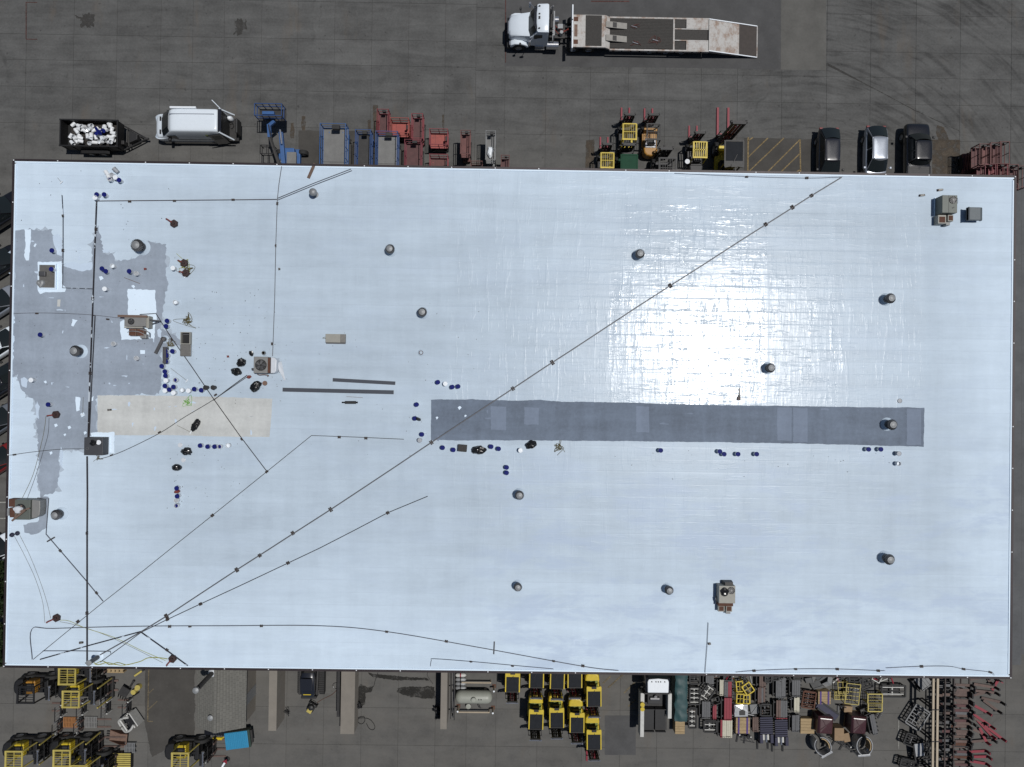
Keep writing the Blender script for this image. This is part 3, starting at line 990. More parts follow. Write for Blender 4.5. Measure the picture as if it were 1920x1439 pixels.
# ---- turbine vents
def vent(u, v, lab, s=1.0, h=.78):
    p = P(u, v, RZ + h * s)
    t = T('turbine_vent', lab, 'roof vent', (p.x, p.y, RT), rnd.uniform(0, 6), 'spinning metal roof vents')
    t.scale = (s, s, s)
    shared('vbase', 'flashing', RW, t, lambda mb: mb.lathe([(.42, 0), (.40, .02), (.27, .10), (.25, .14)], 20), True)
    shared('vneck', 'neck', MATS['galv_dark'], t, lambda mb: mb.lathe([(.25, .10), (.25, .36), (.29, .37), (.29, .40)], 20), True)

    def fins(mb):
        n = 22
        for i in range(n):
            a = 2 * PI * i / n
            vs = []
            for r, z in ((.27, .40), (.335, .50), (.335, .62), (.205, .735)):
                for da, rr in ((0, 1.0), (.20, .86)):
                    vs.append((r * rr * math.cos(a + da), r * rr * math.sin(a + da), z))
            mb.add(vs, [(0, 1, 3, 2), (2, 3, 5, 4), (4, 5, 7, 6)])
    shared('vfins', 'blade', MATS['galv'], t, fins)  # fins darker than the cap: shading round the head put into their colour
    shared('vcore', 'core', MATS['galv_dark'], t, lambda mb: mb.lathe([(.20, .39), (.26, .5), (.26, .62), (.18, .73)], 18), True)
    shared('vcap', 'cap', MATS['galv_light'], t, lambda mb: mb.lathe([(.20, .715), (.205, .738), (.15, .752), (.145, .766), (.07, .79), (.001, .795)], 20), True)
    return t


for a in ((253, 459, 'largest turbine vent, set in the grey coat at the left', 1.28), (730, 466, 'turbine vent in the open white roof below the dome vent'),
          (791, 585, 'turbine vent above the small brown roof pipe'), (137, 658, 'turbine vent ringed by fresh white on the grey coat', 1.12), (101, 967, 'turbine vent beside the unit at the left roof edge', 1.05),
          (1201, 475, 'turbine vent at the upper left of the sun glare'), (1673, 559, 'turbine vent far right of the sun glare', 1.05), (1447, 690, 'turbine vent inside the sun glare'),
          (1676, 797, 'turbine vent standing on the dark slate strip', 1.1), (974, 930, 'turbine vent below the paired blue pails'), (971, 1103, 'turbine vent in the lower middle of the roof', .9),
          (1256, 1109, 'turbine vent left of the pale rooftop unit', .92), (1671, 1051, 'turbine vent nearest the lower right corner', 1.1)):
    vent(*a)
p = P(586, 360, RZ + .7)
t = T('dome_vent', 'pale round ball vent near the top roof edge', 'roof vent', (p.x, p.y, RT))
part('neck', MB().lathe([(.22, 0), (.12, .06), (.12, .45)], 16), MATS['galv_light'], t, True)
part('dome', MB().lathe([(.10, .42), (.22, .47), (.27, .58), (.25, .68), (.15, .77), (.001, .80)], 18), MATS['galv_light'], t, True)


def pipe_stub(u, v, r, h, mat, lab, lean=0, name='vent_pipe'):
    p = P(u, v, RZ + h)
    t = T(name, lab, 'roof pipe', (p.x, p.y, RT))
    part('pipe', MB().lathe([(r, 0), (r, h - .02), (r * .8, h - .02), (r * .8, h - .2), (.001, h - .2)], 14), MATS[mat], t, True)
    part('boot', MB().lathe([(r * 1.7, 0), (r * 1.15, .06), (r * 1.1, .10), (r * 1.02, .10)], 14), RW, t, True)


pipe_stub(789.5, 661.5, .14, .16, 'rust', 'short rusty brown roof pipe in open white roof')
pipe_stub(493.5, 662, .12, .3, 'weathered_metal', 'small metal flue just above the round fan unit')
pipe_stub(305, 636, .16, .35, 'galv', 'metal collar beside the leaning trough')
p = P(166, 1244, RZ + 1.15)
t = T('vent_stack', 'tall pale capped stack at the lower left roof edge', 'roof pipe', (p.x, p.y, RT))
part('pipe', MB().cyl((0, 0, 0), (0, 0, 1.1), .15, .15, 16), MATS['galv_dark'], t, True)
part('cap', MB().lathe([(.19, 1.08), (.19, 1.13), (.001, 1.16)], 16), MATS['galv_light'], t, True)
part('boot', MB().lathe([(.33, 0), (.2, .07), (.17, .12)], 16), MATS['fresh_white_coat'], t, True)


# ---- conduits lying across the roof on blocks
def conduit(pts, r, mat, lab, blocks=(), name='roof_conduit', z=.085, k=1, cat='conduit', bmat='block_wood', bl=.34):
    w = [P(u, v, RZ + z) for u, v in pts]
    o = w[0].copy()
    t = T(name, lab, cat, (o.x, o.y, RT))
    base = Vector((o.x, o.y, RT))
    if k > 1:
        w = smooth_path(w, k)
    else:
        q = [w[0]]
        for a, b in zip(w[:-1], w[1:]):
            n = max(1, int((b - a).length / 2.5))
            for i in range(1, n + 1):
                c = a.lerp(b, i / n)
                if i < n:
                    d = Vector((-(b - a).y, (b - a).x, 0)).normalized()
                    c = c + d * rnd.uniform(-.025, .025)
                q.append(c)
        w = q
    part('pipe' if name != 'rope' else 'strand', MB().tube([x - base for x in w], r, 6), MATS[mat], t, True)
    for i, (u, v) in enumerate(blocks):
        c = P(u, v, RZ + .05)
        j = min(range(len(w) - 1), key=lambda q: ((w[q] + w[q + 1]) / 2 - c).length)
        d = (w[j + 1] - w[j]).normalized()
        nn = Vector((-d.y, d.x, 0))
        mb = MB()
        L = bl * rnd.uniform(.6, 1.05)
        mb.bar(c - nn * L / 2 - base - d * .06, c + nn * L / 2 - base - d * .06, .07, .085)
        mb.bar(c - nn * L / 2 - base + d * .06, c + nn * L / 2 - base + d * .06, .08, .085)
        mb.bar(c - nn * .05 - base + Vector((0, 0, .05)), c + nn * .05 - base + Vector((0, 0, .05)), .05, .05)
        part('support_block', mb, MATS[bmat], t)
    return t


conduit([(1578, 333), (1522, 367), (1257, 536), (962, 729), (809, 830), (620, 956), (444, 1069), (312, 1156), (263, 1186), (160, 1244)], .036, 'grey_pipe', 'long straight conduit crossing the whole roof from upper right to lower left',
        [(1522, 367), (1486, 389), (1436, 421), (1257, 536), (1036, 680), (962, 729), (809, 830), (620, 956), (549, 1000), (487, 1042), (444, 1069), (312, 1156)])
conduit([(802, 931), (727, 962), (600, 1028), (376, 1133), (314, 1162), (265, 1186), (188, 1242)], .022, 'black_pipe', 'conduit below the long diagonal one that ends in open roof', [(727, 962), (540, 1056), (376, 1133), (314, 1162)], bl=.24)
conduit([(62, 1237), (193, 1130), (398, 967), (500, 885), (584, 817), (757, 824)], .021, 'black_pipe', 'conduit bending from a level run down to the lower left corner', [(146, 1166), (398, 967), (500, 885), (636, 820), (686, 822)], bl=.22)
conduit([(181, 376), (177, 480), (173, 592), (168, 720), (165, 822)], .048, 'painted_pipe', 'thick vertical pipe splashed white crossing the grey coat', [(180, 430), (174, 560), (169, 700)], bl=.2)
conduit([(163, 856), (163, 1000), (163, 1120), (163, 1246)], .05, 'black_pipe', 'thick black vertical pipe from the dark cabinet to the bottom edge', [(163, 1000), (163, 1150)], bl=.2)
conduit([(172, 592), (178, 592), (173, 690), (167, 820)], .03, 'black_pipe', 'thinner vertical pipe beside the splashed one')
conduit([(183, 377), (300, 376), (420, 375), (519, 374)], .02, 'brown_pipe', 'level pipe below the two corner pails', [(243, 378), (327, 377), (437, 375)], bl=.16)
conduit([(528, 312), (523, 345), (520, 374), (517, 460), (515, 560), (511, 668)], .022, 'grey_pipe', 'thin conduit dropping from the top edge to the round fan unit', [(520, 382), (517, 461), (510, 645)], bl=.12)
conduit([(520, 372), (590, 343), (658, 317)], .018, 'grey_pipe', 'upper of two parallel pipes rising to the top edge')
conduit([(521, 375), (592, 346), (660, 320)], .018, 'grey_pipe', 'lower of two parallel pipes rising to the top edge')
conduit([(116, 366), (118, 400), (118, 480), (117, 540), (174, 542)], .022, 'painted_pipe', 'pipe turning a corner beside the square skylight', [(118, 405), (118, 470)], bl=.15)
conduit([(262, 590), (292, 588), (320, 632), (398, 745), (450, 818), (500, 884)], .026, 'black_pipe', 'diagonal pipe passing under the open hatch', [(322, 637), (453, 824)], bl=.14)
conduit([(25, 588), (70, 587), (120, 588), (175, 591), (235, 598)], .009, 'brown_pipe', 'thin cable across the grey coat from the left edge', [(69, 588), (202, 599)], k=4, bl=.12)
conduit([(18, 854), (60, 848), (110, 843), (157, 842)], .018, 'black_pipe', 'cable from the left edge to the dark cabinet', [(27, 853)], k=4, bl=.12)
conduit([(182, 862), (205, 856), (240, 842), (300, 812), (345, 783), (400, 750), (466, 705)], .018, 'black_pipe', 'sagging cable across the tan strip', [(209, 854), (299, 811), (404, 741)], k=5, bl=.12)
conduit([(400, 751), (430, 728), (463, 704)], .026, 'black_pipe', 'short thick pipe into the round fan unit')
conduit([(70, 934), (91, 935), (86, 1002), (160, 1088), (193, 1128)], .022, 'grey_pipe', 'pipe running diagonally away from the edge unit', [(113, 1033), (181, 1112)], bl=.16)
conduit([(60, 1237), (59, 1181), (100, 1179), (250, 1175), (420, 1174), (600, 1174), (725, 1185), (900, 1215), (1093, 1250), (1160, 1258)], .020, 'grey_pipe', 'long thin conduit bowing along the bottom of the roof', [(318, 1175), (356, 1175), (490, 1174), (725, 1185), (837, 1203), (1038, 1240), (1093, 1249)], k=6, bl=.16)
conduit([(75, 1237), (170, 1210), (263, 1185)], .034, 'painted_pipe', 'thick black pipe rising gently from the lower left corner')
conduit([(263, 1185), (315, 1222), (352, 1249)], .036, 'painted_pipe', 'thick black pipe falling to the bottom edge', [(313, 1219)], bl=.2)
conduit([(80, 1221), (140, 1221), (207, 1222), (207, 1226)], .018, 'grey_pipe', 'short level cable in the lower left corner')
conduit([(807, 1250), (809, 1239), (815, 1236), (883, 1241), (960, 1248), (1038, 1255)], .014, 'grey_pipe', 'thin cable along the bottom edge above the yellow trucks', [(883, 1241), (961, 1249)], k=4, bl=.12)
conduit([(1328, 1168), (1326, 1210), (1322, 1262)], .016, 'black_pipe', 'thin pipe running straight to the bottom edge below the pale unit')
conduit([(1380, 1261), (1414, 1258), (1491, 1255), (1570, 1255), (1647, 1258), (1660, 1258)], .014, 'grey_pipe', 'cable on blocks at the lower right edge', [(1414, 1258), (1492, 1255), (1570, 1255), (1647, 1258)], k=4, bl=.18)
conduit([(1662, 1253), (1728, 1250), (1780, 1250), (1807, 1255), (1858, 1261), (1864, 1267)], .014, 'grey_pipe', 'cable on blocks curving to the lower right corner', [(1728, 1250), (1807, 1255), (1857, 1261)], k=4, bl=.18)
conduit([(1265, 325), (1400, 331), (1513, 334), (1580, 332)], .012, 'grey_pipe', 'thin cable along the top edge above the glare', [(1400, 332), (1513, 334)], k=3, bl=.16)

# ropes
conduit([(86, 781), (84, 800), (78, 830), (62, 890), (40, 938)], .013, 'rope_olive', 'faded yellow lifeline from the red anchor to the edge unit', k=5, name='rope', z=.02, cat='rope')
conduit([(92, 784), (90, 815), (80, 850), (66, 895), (50, 938)], .012, 'black_pipe', 'dark lifeline beside the faded yellow one', k=5, name='rope', z=.02, cat='rope')
conduit([(27, 1006), (45, 1040), (66, 1085), (80, 1130), (84, 1168)], .010, 'rope_grey', 'outer pale lifeline near the left edge', k=5, name='rope', z=.02, cat='rope')
conduit([(37, 1004), (55, 1040), (75, 1090), (88, 1130), (95, 1160)], .010, 'rope_grey', 'inner pale lifeline near the left edge', k=5, name='rope', z=.02, cat='rope')
conduit([(110, 1163), (130, 1165), (160, 1178), (215, 1196), (265, 1220), (310, 1239)], .014, 'rope_yellow', 'yellow lifeline between the two lower anchors', k=5, name='rope', z=.02, cat='rope')
conduit([(112, 1166), (140, 1172), (190, 1188), (245, 1213), (305, 1243)], .010, 'rope_olive', 'slack olive line under the yellow lifeline', k=5, name='rope', z=.015, cat='rope')
conduit([(176, 1243), (184, 1247), (200, 1243), (215, 1246), (232, 1248), (262, 1241), (278, 1234), (300, 1234), (314, 1236)], .024, 'rope_yellow', 'loose yellow rope along the bottom edge by the stack', k=5, name='rope', z=.03, cat='rope')
conduit([(178, 1246), (192, 1240), (206, 1247), (220, 1243), (235, 1247)], .020, 'rope_yellow', 'yellow rope end heaped beside the tall stack', k=5, name='rope', z=.05, cat='rope')


def heap(u, v, w, mat, lab, n=22, seed=1):
    p = P(u, v, RT)
    rr = random.Random(seed)
    pts = [(rr.gauss(0, w * .42), rr.gauss(0, w * .42), rr.uniform(.02, .10)) for _ in range(n)]
    t = T('rope_heap', lab, 'rope', (p.x, p.y, RT))
    part('coil', MB().tube(smooth_path(pts, 4), .016, 5), MATS[mat], t, True)
    part('loop', MB().tube(smooth_path([(rr.gauss(0, w * .7), rr.gauss(0, w * .7), .03) for _ in range(7)], 5), .012, 5), MATS[mat], t, True)


heap(352, 601, .4, 'rope_olive', 'olive rope heap above the open hatch', 26, 3)
heap(320, 645, .4, 'rope_olive', 'olive rope tangle by the leaning trough', 16, 4)
heap(1045, 841, .35, 'rope_olive', 'small olive rope heap alone under the slate strip', 20, 5)
heap(345, 493, .5, 'rope_yellow', 'yellow rope tangle around the upper anchor', 12, 6)
heap(352, 506, .5, 'rope_olive', 'olive rope tangle around the lower of the paired anchors', 16, 7)
heap(352, 756, .35, 'green_tape', 'bright green and black cord on the tan strip', 10, 8)
heap(618, 635, .3, 'rope_olive', 'dried weeds on the flat curb box', 16, 9)
heap(185, 860, .3, 'rope_grey', 'cable coil under the dark cabinet', 10, 10)


# ---- roof safety anchors: hexagonal weight with an arm
def anchor(u, v, du, dv, lab):
    p = P(u, v, RZ + .2)
    q = P(u + du, v + dv, RZ + .2)
    d = (q - p)
    d.z = 0
    t = T('safety_anchor', lab, 'roof anchor', (p.x, p.y, RT), math.atan2(d.y, d.x), 'hexagonal roof safety anchors')
    L = d.length
    part('weight', MB().lathe([(.27, 0), (.28, .02), (.28, .14), (.25, .17), (.06, .18), (.001, .18)], 6), MATS['anchor_dark'], t)
    part('arm', MB().bar((.02, 0, .21), (L, 0, .13), .085, .07), MATS['anchor_red'], t)
    part('bracket', MB().box(-.10, .10, -.06, .06, .18, .27).box(.02, .16, -.14, -.04, .1, .22), MATS['anchor_dark'], t)
    part('hook', MB().tube([(L, 0, .13), (L + .05, .02, .12), (L + .05, .05, .10), (L - .02, .06, .09)], .015, 5), MATS['wire'], t)


anchor(325, 419, -14, -9, 'red armed anchor alone on white roof upper left')
anchor(344, 493, -11, -5, 'upper of the two roped anchors by the white pail')
anchor(347, 512, -12, -3, 'lower of the two roped anchors by the white pail')
anchor(103, 778, -16, 2, 'red armed anchor on grey coat with two lifelines')
anchor(104, 1160, -18, 8, 'red armed anchor near the lower left corner')
anchor(322, 1237, -11, 12, 'red armed anchor overhanging the bottom edge')
for u, v, lab in ((24, 1003, 'left navy rope bag near the roof edge unit'), (34, 1000, 'right navy rope bag near the roof edge unit')):
    p = P(u, v, RT)
    tag(part('rope_bag', MB().lathe([(.02, 0), (.13, .02), (.16, .10), (.10, .18), (.03, .22), (.06, .27), (.001, .28)], 9), M('bag_navy', (.012, .014, .035), .6), None, True, loc=(p.x, p.y, RT)), lab, 'bag')


# ---- rubbish bags: crumpled films
def bag(u, v, w, l, rz, lab, mat='bag_black', h=.4, seed=1, name='rubbish_bag', cat='bag', crumple=.45):
    p = P(u, v, RZ + h * .5)
    rr = Vector((seed * 3.1, seed * 1.7, seed))
    mb = MB()
    n, k = 26, 12
    rings = []
    for i in range(k + 1):
        th = PI * (i + .15) / (k + .3)
        ring = []
        for j in range(n):
            a = 2 * PI * j / n
            q = Vector((math.sin(th) * math.cos(a), math.sin(th) * math.sin(a), -math.cos(th)))
            d = 1 + crumple * (noise.noise(q * 1.5 + rr) * .7 + abs(noise.noise(q * 3.4 + rr)) * .6 + noise.noise(q * 7 + rr) * .35)
            z = max(0, (q.z * d + .75) / 1.75) * h
            ring.append((q.x * d * l, q.y * d * w, z))
        rings.append(ring)
    mb.loft(rings)
    t = T(name, lab, cat, (p.x, p.y, RT), rz)
    part('film', mb, MATS[mat], t)
    part('knot', MB().lathe([(.03, h * .85), (.05, h * .95), (.02, h * 1.02), (.07, h * 1.12), (.001, h * 1.12)], 8), MATS[mat], t)


bag(452, 680, .26, .30, .4, 'black bag upper left of the round fan unit', seed=1)
bag(443, 697, .24, .32, -.3, 'black bag left of the round fan unit, lower one', seed=2)
bag(479, 725, .28, .40, .7, 'black bag below the round fan unit', seed=3)
bag(471, 663, .13, .18, 1.9, 'small black scrap above left of the round fan unit', seed=4, h=.2)
bag(366, 798, .2, .44, 1.0, 'long black bag lying on the tan strip', seed=5, h=.3)
bag(349, 847, .26, .32, .2, 'black bag in the corner of the short pail row', seed=6)
bag(331, 877, .23, .32, .0, 'round black bag alone below the short pail row', seed=7, crumple=.2)
bag(898, 844, .27, .44, .1, 'big pointed black bag under the slate strip', seed=8)
bag(996, 834, .24, .36, .35, 'diamond shaped black bag under the slate strip', seed=9)
bag(467, 707, .10, .15, .2, 'crumpled red bag by the pipe into the fan unit', 'anchor_red', .15, 10)
bag(332, 922, .10, .2, .2, 'red bag between pails of the vertical line', 'anchor_red', .2, 11)
bag(784, 786, .09, .2, -.5, 'black rag draped over a blue pail left of the slate strip', seed=12, h=.5)
p = P(867, 841, RZ + .35)
t = T('carton', 'dark square carton between blue pails and the black bag', 'carton', (p.x, p.y, RT), R(-4))
part('box', MB().box(-.3, .3, -.24, .24, 0, .34), MATS['pail_black'], t, bevel=.03)
part('flap', MB().box(-.29, -.01, -.23, .23, .345, .355).box(.01, .29, -.23, .23, .347, .357), M('carton_dark', (.022, .02, .019), .7), t)
p = P(496, 719, RT + .1)
tag(part('stool_disc', MB().lathe([(.15, 0), (.17, .03), (.16, .09), (.001, .1)], 14), MATS['rust_pale'], None, True, loc=(p.x, p.y, RT)), 'small round brownish disc right of the lower bag', 'disc')

# ---- loose boards, strips, tools
def lying(name, u0, v0, u1, v1, w, h, mat, lab, cat, z=RT, extra=None):
    a, b = P(u0, v0, z + h), P(u1, v1, z + h)
    d = b - a
    t = T(name, lab, cat, (a.x, a.y, z), math.atan2(d.y, d.x))
    L = d.length
    if extra:
        extra(t, L)
    else:
        part('body', MB().box(0, L, -w / 2, w / 2, 0, h), MATS[mat], t)
        part('end_face', MB().box(L, L + .01, -w / 2, w / 2, 0, h).box(-.01, 0, -w / 2, w / 2, 0, h), MATS['weathered_metal' if 'timber' not in mat else 'rust_pale'], t)
    return t


lying('membrane_strip', 530, 731, 738, 736, .27, .012, 'membrane_strip', 'longer lower dark membrane strip', 'membrane strip')
lying('membrane_strip', 624, 712.5, 741, 719, .24, .012, 'membrane_strip', 'shorter upper dark membrane strip', 'membrane strip')
lying('timber_board', 578, 334, 590, 307, .2, .05, 'timber', 'brown board overhanging the top roof edge', 'board')
lying('metal_trough', 304, 637, 291, 663, .2, .12, 'galv_dark', 'dark metal trough leaning away from the collar', 'trough')
lying('metal_trough', 308, 651, 308, 682, .24, .4, 'galv_dark', 'dark metal trough beside the pail column', 'trough')
lying('metal_bar', 927, 1204, 926, 1227, .07, .06, 'black_pipe', 'short black bar crossing the bowing conduit', 'bar')
lying('metal_bar', 88, 1016, 102, 1008, .09, .05, 'black_pipe', 'dark bar across the diagonal pipe by the edge unit', 'bar')
lying('wood_lath', 233, 521, 262, 532, .03, .02, 'timber', 'thin lath on grey coat below the pails', 'lath')
lying('wood_lath', 650, 744, 680, 746, .02, .02, 'timber', 'thin lath above the black roller', 'lath')


def roller(t, L):
    part('handle', MB().cyl((0, 0, .08), (L * .2, 0, .08), .05, .05, 10), MATS['bag_black'], t, True)
    part('sleeve', MB().cyl((L * .2, 0, .1), (L * .88, 0, .1), .1, .1, 12), MATS['pail_black'], t, True)
    part('end_cap', MB().cyl((L * .88, 0, .1), (L, 0, .1), .06, .06, 10), MATS['bag_black'], t, True)


lying('seam_roller', 641, 755, 671, 755, .2, .1, 'pail_black', 'black hand roller lying below the dark strips', 'roller', extra=roller)


def broom(t, L):
    part('handle', MB().tube([(0, 0, .05), (L * .5, .02, .05), (L * .75, .04, .04)], .05, 6), MATS['bag_black'], t, True)
    part('fork', MB().tube([(L * .5, .02, .05), (L * .7, -.08, .04), (L * .85, -.09, .04)], .025, 5), MATS['bag_black'], t, True)
    part('head', MB().box(L * .75, L, -.14, .1, 0, .09), MATS['anchor_dark'], t, bevel=.02)


lying('push_broom', 1388, 728, 1386, 751, .2, .1, 'bag_black', 'black squeegee lying in the glare above the slate strip', 'squeegee', extra=broom)


def pole(t, L):
    part('pole', MB().cyl((0, 0, .02), (L, 0, .02), .012, .012, 6), MATS['rope_grey'], t)
    part('frame', MB().tube([(L, 0, .02), (L + .08, .0, .02), (L + .08, .12, .02)], .01, 5), MATS['wire'], t)
    part('sleeve', MB().cyl((L + .08, -.12, .04), (L + .08, .12, .04), .035, .035, 8), MATS['lid_white'], t, True)


lying('paint_roller', 320, 691, 349, 713, .1, .02, 'wire', 'long handled paint roller right of the pail column', 'paint roller', extra=pole)
lying('paint_roller', 156, 745, 155, 776, .1, .02, 'wire', 'long handled paint roller lying along the splashed pipe', 'paint roller', extra=pole)
lying('paint_roller', 322, 503, 346, 518, .1, .02, 'wire', 'long handled paint roller under the roped anchors', 'paint roller', extra=pole)
lying('paint_roller', 108, 334, 114, 341, .1, .02, 'wire', 'short paint roller alone near the upper left corner', 'paint roller', extra=pole)
lying('paint_roller', 332, 798, 356, 810, .1, .02, 'wire', 'thin pole lying left of the long black bag', 'paint roller', extra=pole)
for i, (u, v, w, lab) in enumerate(((1762, 357, .38, 'dark wood block above the green unit'), (1728, 367, .38, 'dark wood block left of the green unit'), (206, 769, .25, 'small dark scrap on the tan strip'), (524, 505, .12, 'tiny dark block beside the thin conduit'),
                                    (1330, 1207, .16, 'tiny dark block beside the straight bottom pipe'), (153, 1205, .26, 'dark rag in the lower left corner'), (428, 669, .12, 'tiny red scrap left of the black bags'), (273, 505, .15, 'small red scrap on grey coat right of the open pail'))):
    p = P(u, v, RT)
    t = T('scrap_block', lab, 'scrap', (p.x, p.y, RT), R(8))
    m = 'anchor_red' if 'red' in lab.split('scrap')[0] else 'block_wood'
    part('block', MB().prism(jag([(-w / 2, -.07), (w / 2, -.06), (w / 2, .06), (-w / 2, .08)], .1, .012, i), 0, .09), MATS[m], t)
    part('top_layer', MB().prism(jag([(-w / 3, -.05), (w / 2.5, -.05), (w / 3, .05), (-w / 2.6, .04)], .1, .01, i + 9), .092, .11), MATS['weathered_metal' if m == 'block_wood' else m], t)


# ---- hatches and curbs
p = P(90, 519, RZ)
t = T('skylight_curb', 'square open skylight curb on the grey coat', 'skylight', (p.x, p.y, RT))
part('curb', MB().box(-.62, .62, .78, .86, 0, .1).box(-.62, .62, -.86, -.78, 0, .1).box(-.62, -.54, -.78, .78, 0, .1).box(.54, .62, -.78, .78, 0, .1), MATS['fresh_white_coat'], t)
part('pan', MB().box(-.54, .54, -.78, .78, 0, .05), MATS['weathered_metal'], t)
part('drain_box', MB().box(-.5, -.05, .0, .32, .05, .22), MATS['galv_dark'], t, bevel=.02)
part('crumpled_sheet', MB().loft([[(-.42 + .3 * math.cos(a) * r, -.48 + .28 * math.sin(a) * r * (1 + .3 * math.sin(3 * a)), .06 + z) for a in [2 * PI * i / 14 for i in range(14)]] for r, z in ((1, 0), (.8, .12), (.4, .16), (.1, .1))]), MATS['galv_light'], t)
p = P(347.5, 645, RZ + .25)
t = T('roof_hatch', 'open roof hatch with a dark shaft and its lid folded back', 'hatch', (p.x, p.y, RT))
part('curb', MB().box(-.34, .34, .76, .80, 0, .26).box(-.34, -.28, .02, .76, 0, .26).box(.28, .34, .02, .76, 0, .26).box(-.34, .34, -.04, .02, 0, .26), MATS['unit_pale'], t)
part('shaft', MB().box(-.28, .28, .02, .76, .0, .03), MATS['fan_black'], t)  # black plate: the shade down the open hatch put into its colour
part('lid', MB().box(-.36, .36, -.84, -.05, .14, .22), MATS['weathered_metal'], t, bevel=.015)
part('ladder_rung', MB().box(-.2, .2, .62, .66, .1, .14), MATS['wire'], t)
p = P(629, 635, RZ + .2)
t = T('curb_box', 'flat pale metal curb box with dried weeds on it', 'curb', (p.x, p.y, RT))
part('body', MB().box(-.68, .34, -.28, .30, 0, .2), MATS['unit_pale'], t, bevel=.01)
part('end_panel', MB().box(.345, .68, -.28, .30, 0, .19), MATS['weathered_metal'], t, bevel=.01)
part('dark_plinth', MB().box(-.68, .66, -.36, -.285, 0, .05), MATS['galv_dark'], t)  # low dark strip along one side of the curb box


# ---- rooftop units
def fan(t, x, y, z, r, hub=True):
    mb = MB().lathe([(r * 1.08, 0), (r * 1.08, .04), (r, .04), (r, .012), (.001, .012)], 24, (x, y, z))
    f = part('fan_shroud', mb, MATS['fan_black'], t, True)
    mb = MB()
    for i in range(5):
        a = 2 * PI * i / 5
        mb.add([(x + r * .2 * math.cos(a), y + r * .2 * math.sin(a), z + .02), (x + r * .92 * math.cos(a - .2), y + r * .92 * math.sin(a - .2), z + .018),
                (x + r * .95 * math.cos(a + .35), y + r * .95 * math.sin(a + .35), z + .035), (x + r * .25 * math.cos(a + .9), y + r * .25 * math.sin(a + .9), z + .03)], [(0, 1, 2, 3)])
    part('fan_blade', mb, MATS['galv_dark'], f)
    mb = MB()
    for i in range(12):
        a = 2 * PI * i / 12
        mb.bar((x + r * .3 * math.cos(a), y + r * .3 * math.sin(a), z + .05), (x + r * 1.05 * math.cos(a), y + r * 1.05 * math.sin(a), z + .05), .012, .008)
    for q in (.3, .55, .8):
        mb.tube([(x + r * q * math.cos(2 * PI * i / 20), y + r * q * math.sin(2 * PI * i / 20), z + .05) for i in range(21)], .006, 4)
    part('fan_guard', mb, MATS['wire'], f)
    if hub:
        part('fan_hub', MB().lathe([(r * .3, .045), (r * .28, .065), (.001, .07)], 14, (x, y, z)), MATS['unit_grey'], f, True)


p = P(1781, 383, RZ + .85)
t = T('rooftop_unit', 'green grey rooftop unit with one fan near the upper right corner', 'air conditioner', (p.x, p.y, RT))
part('cabinet', MB().box(-.52, .50, -.60, .60, .08, .85), MATS['unit_green'], t, bevel=.015)
part('curb', MB().box(-.56, .54, -.64, .64, 0, .08), MATS['fresh_white_coat'], t)
part('seam', MB().box(-.09, -.075, -.6, .6, .852, .862), MATS['unit_dark'], t)
fan(t, .2, .28, .85, .24)
part('duct', MB().box(-.58, -.02, -1.25, -.66, 0, .5).box(.06, .44, -1.1, -.66, 0, .55), MATS['unit_pale'], t, bevel=.02)
part('rust_top', MB().box(-.5, -.1, -1.18, -.78, .502, .515), MATS['rust'], t)
part('rust_top', MB().box(.12, .4, -1.04, -.72, .552, .565), MATS['rust'], t)
part('service_box', MB().box(.02, .3, -1.34, -1.12, 0, .42), MATS['unit_grey'], t, bevel=.02)
part('conduit_loop', MB().tube(smooth_path([(.48, .5, .8), (.62, .4, .7), (.66, .1, .6), (.56, -.02, .3)], 5), .012, 5), MATS['wire'], t)
part('logo_bracket', MB().box(.16, .22, -.3, -.24, .852, .87).box(.22, .3, -.24, -.2, .852, .87), MATS['unit_dark'], t)
part('valve', MB().cyl((.55, -.05, .3), (.75, -.05, .3), .05), MATS['fan_black'], t)

p = P(1830, 401, RZ + .6)
t = T('exhaust_hood', 'slate grey rounded hood vent beside the green unit', 'roof vent', (p.x, p.y, RT))
prof = [(-.5, .36), (-.5, .56), (-.42, .6), (.3, .6), (.44, .56), (.52, .46), (.54, .3), (.5, .18), (.42, .36)]
part('hood', MB().sprism(prof, -.44, .44), MATS['hood_grey'], t, bevel=.03)
part('throat', MB().box(-.3, .35, -.36, .36, 0, .36), MATS['galv_dark'], t)
part('lip', MB().box(-.5, -.46, -.46, .46, .3, .605), MATS['unit_dark'], t)

p = P(1363.5, 1115, RZ + .7)
t = T('rooftop_unit', 'pale rooftop unit with rusty lower boxes near the bottom right', 'air conditioner', (p.x, p.y, RT))
part('cabinet', MB().box(-.55, .55, -.6, .58, .05, .7), MATS['unit_pale'], t, bevel=.015)
part('sloped_back', MB().sprism([(-.2, .05), (.5, .05), (.42, .6), (-.12, .6)], .58, .80), MATS['fan_black'], t)
part('rust_band', MB().box(-.55, .46, -.84, -.61, .05, .55), MATS['rust'], t)
for q in (-.5, .02):
    f = part('intake_box', MB().box(q, q + .42, -1.26, -.86, .02, .42), MATS['unit_pale'], t, bevel=.01)
    part('intake_rust', MB().box(q + .05, q + .36, -1.2, -.9, .422, .434), MATS['rust'], f)
part('foot_box', MB().box(.06, .36, -1.44, -1.27, .02, .3), MATS['unit_grey'], t)
fan(t, .27, .28, .7, .23)
part('fan_opening', MB().lathe([(.25, 0), (.25, .05), (.21, .05), (.001, .02)], 20, (-.2, .12, .7)), MATS['fan_black'], t, True)
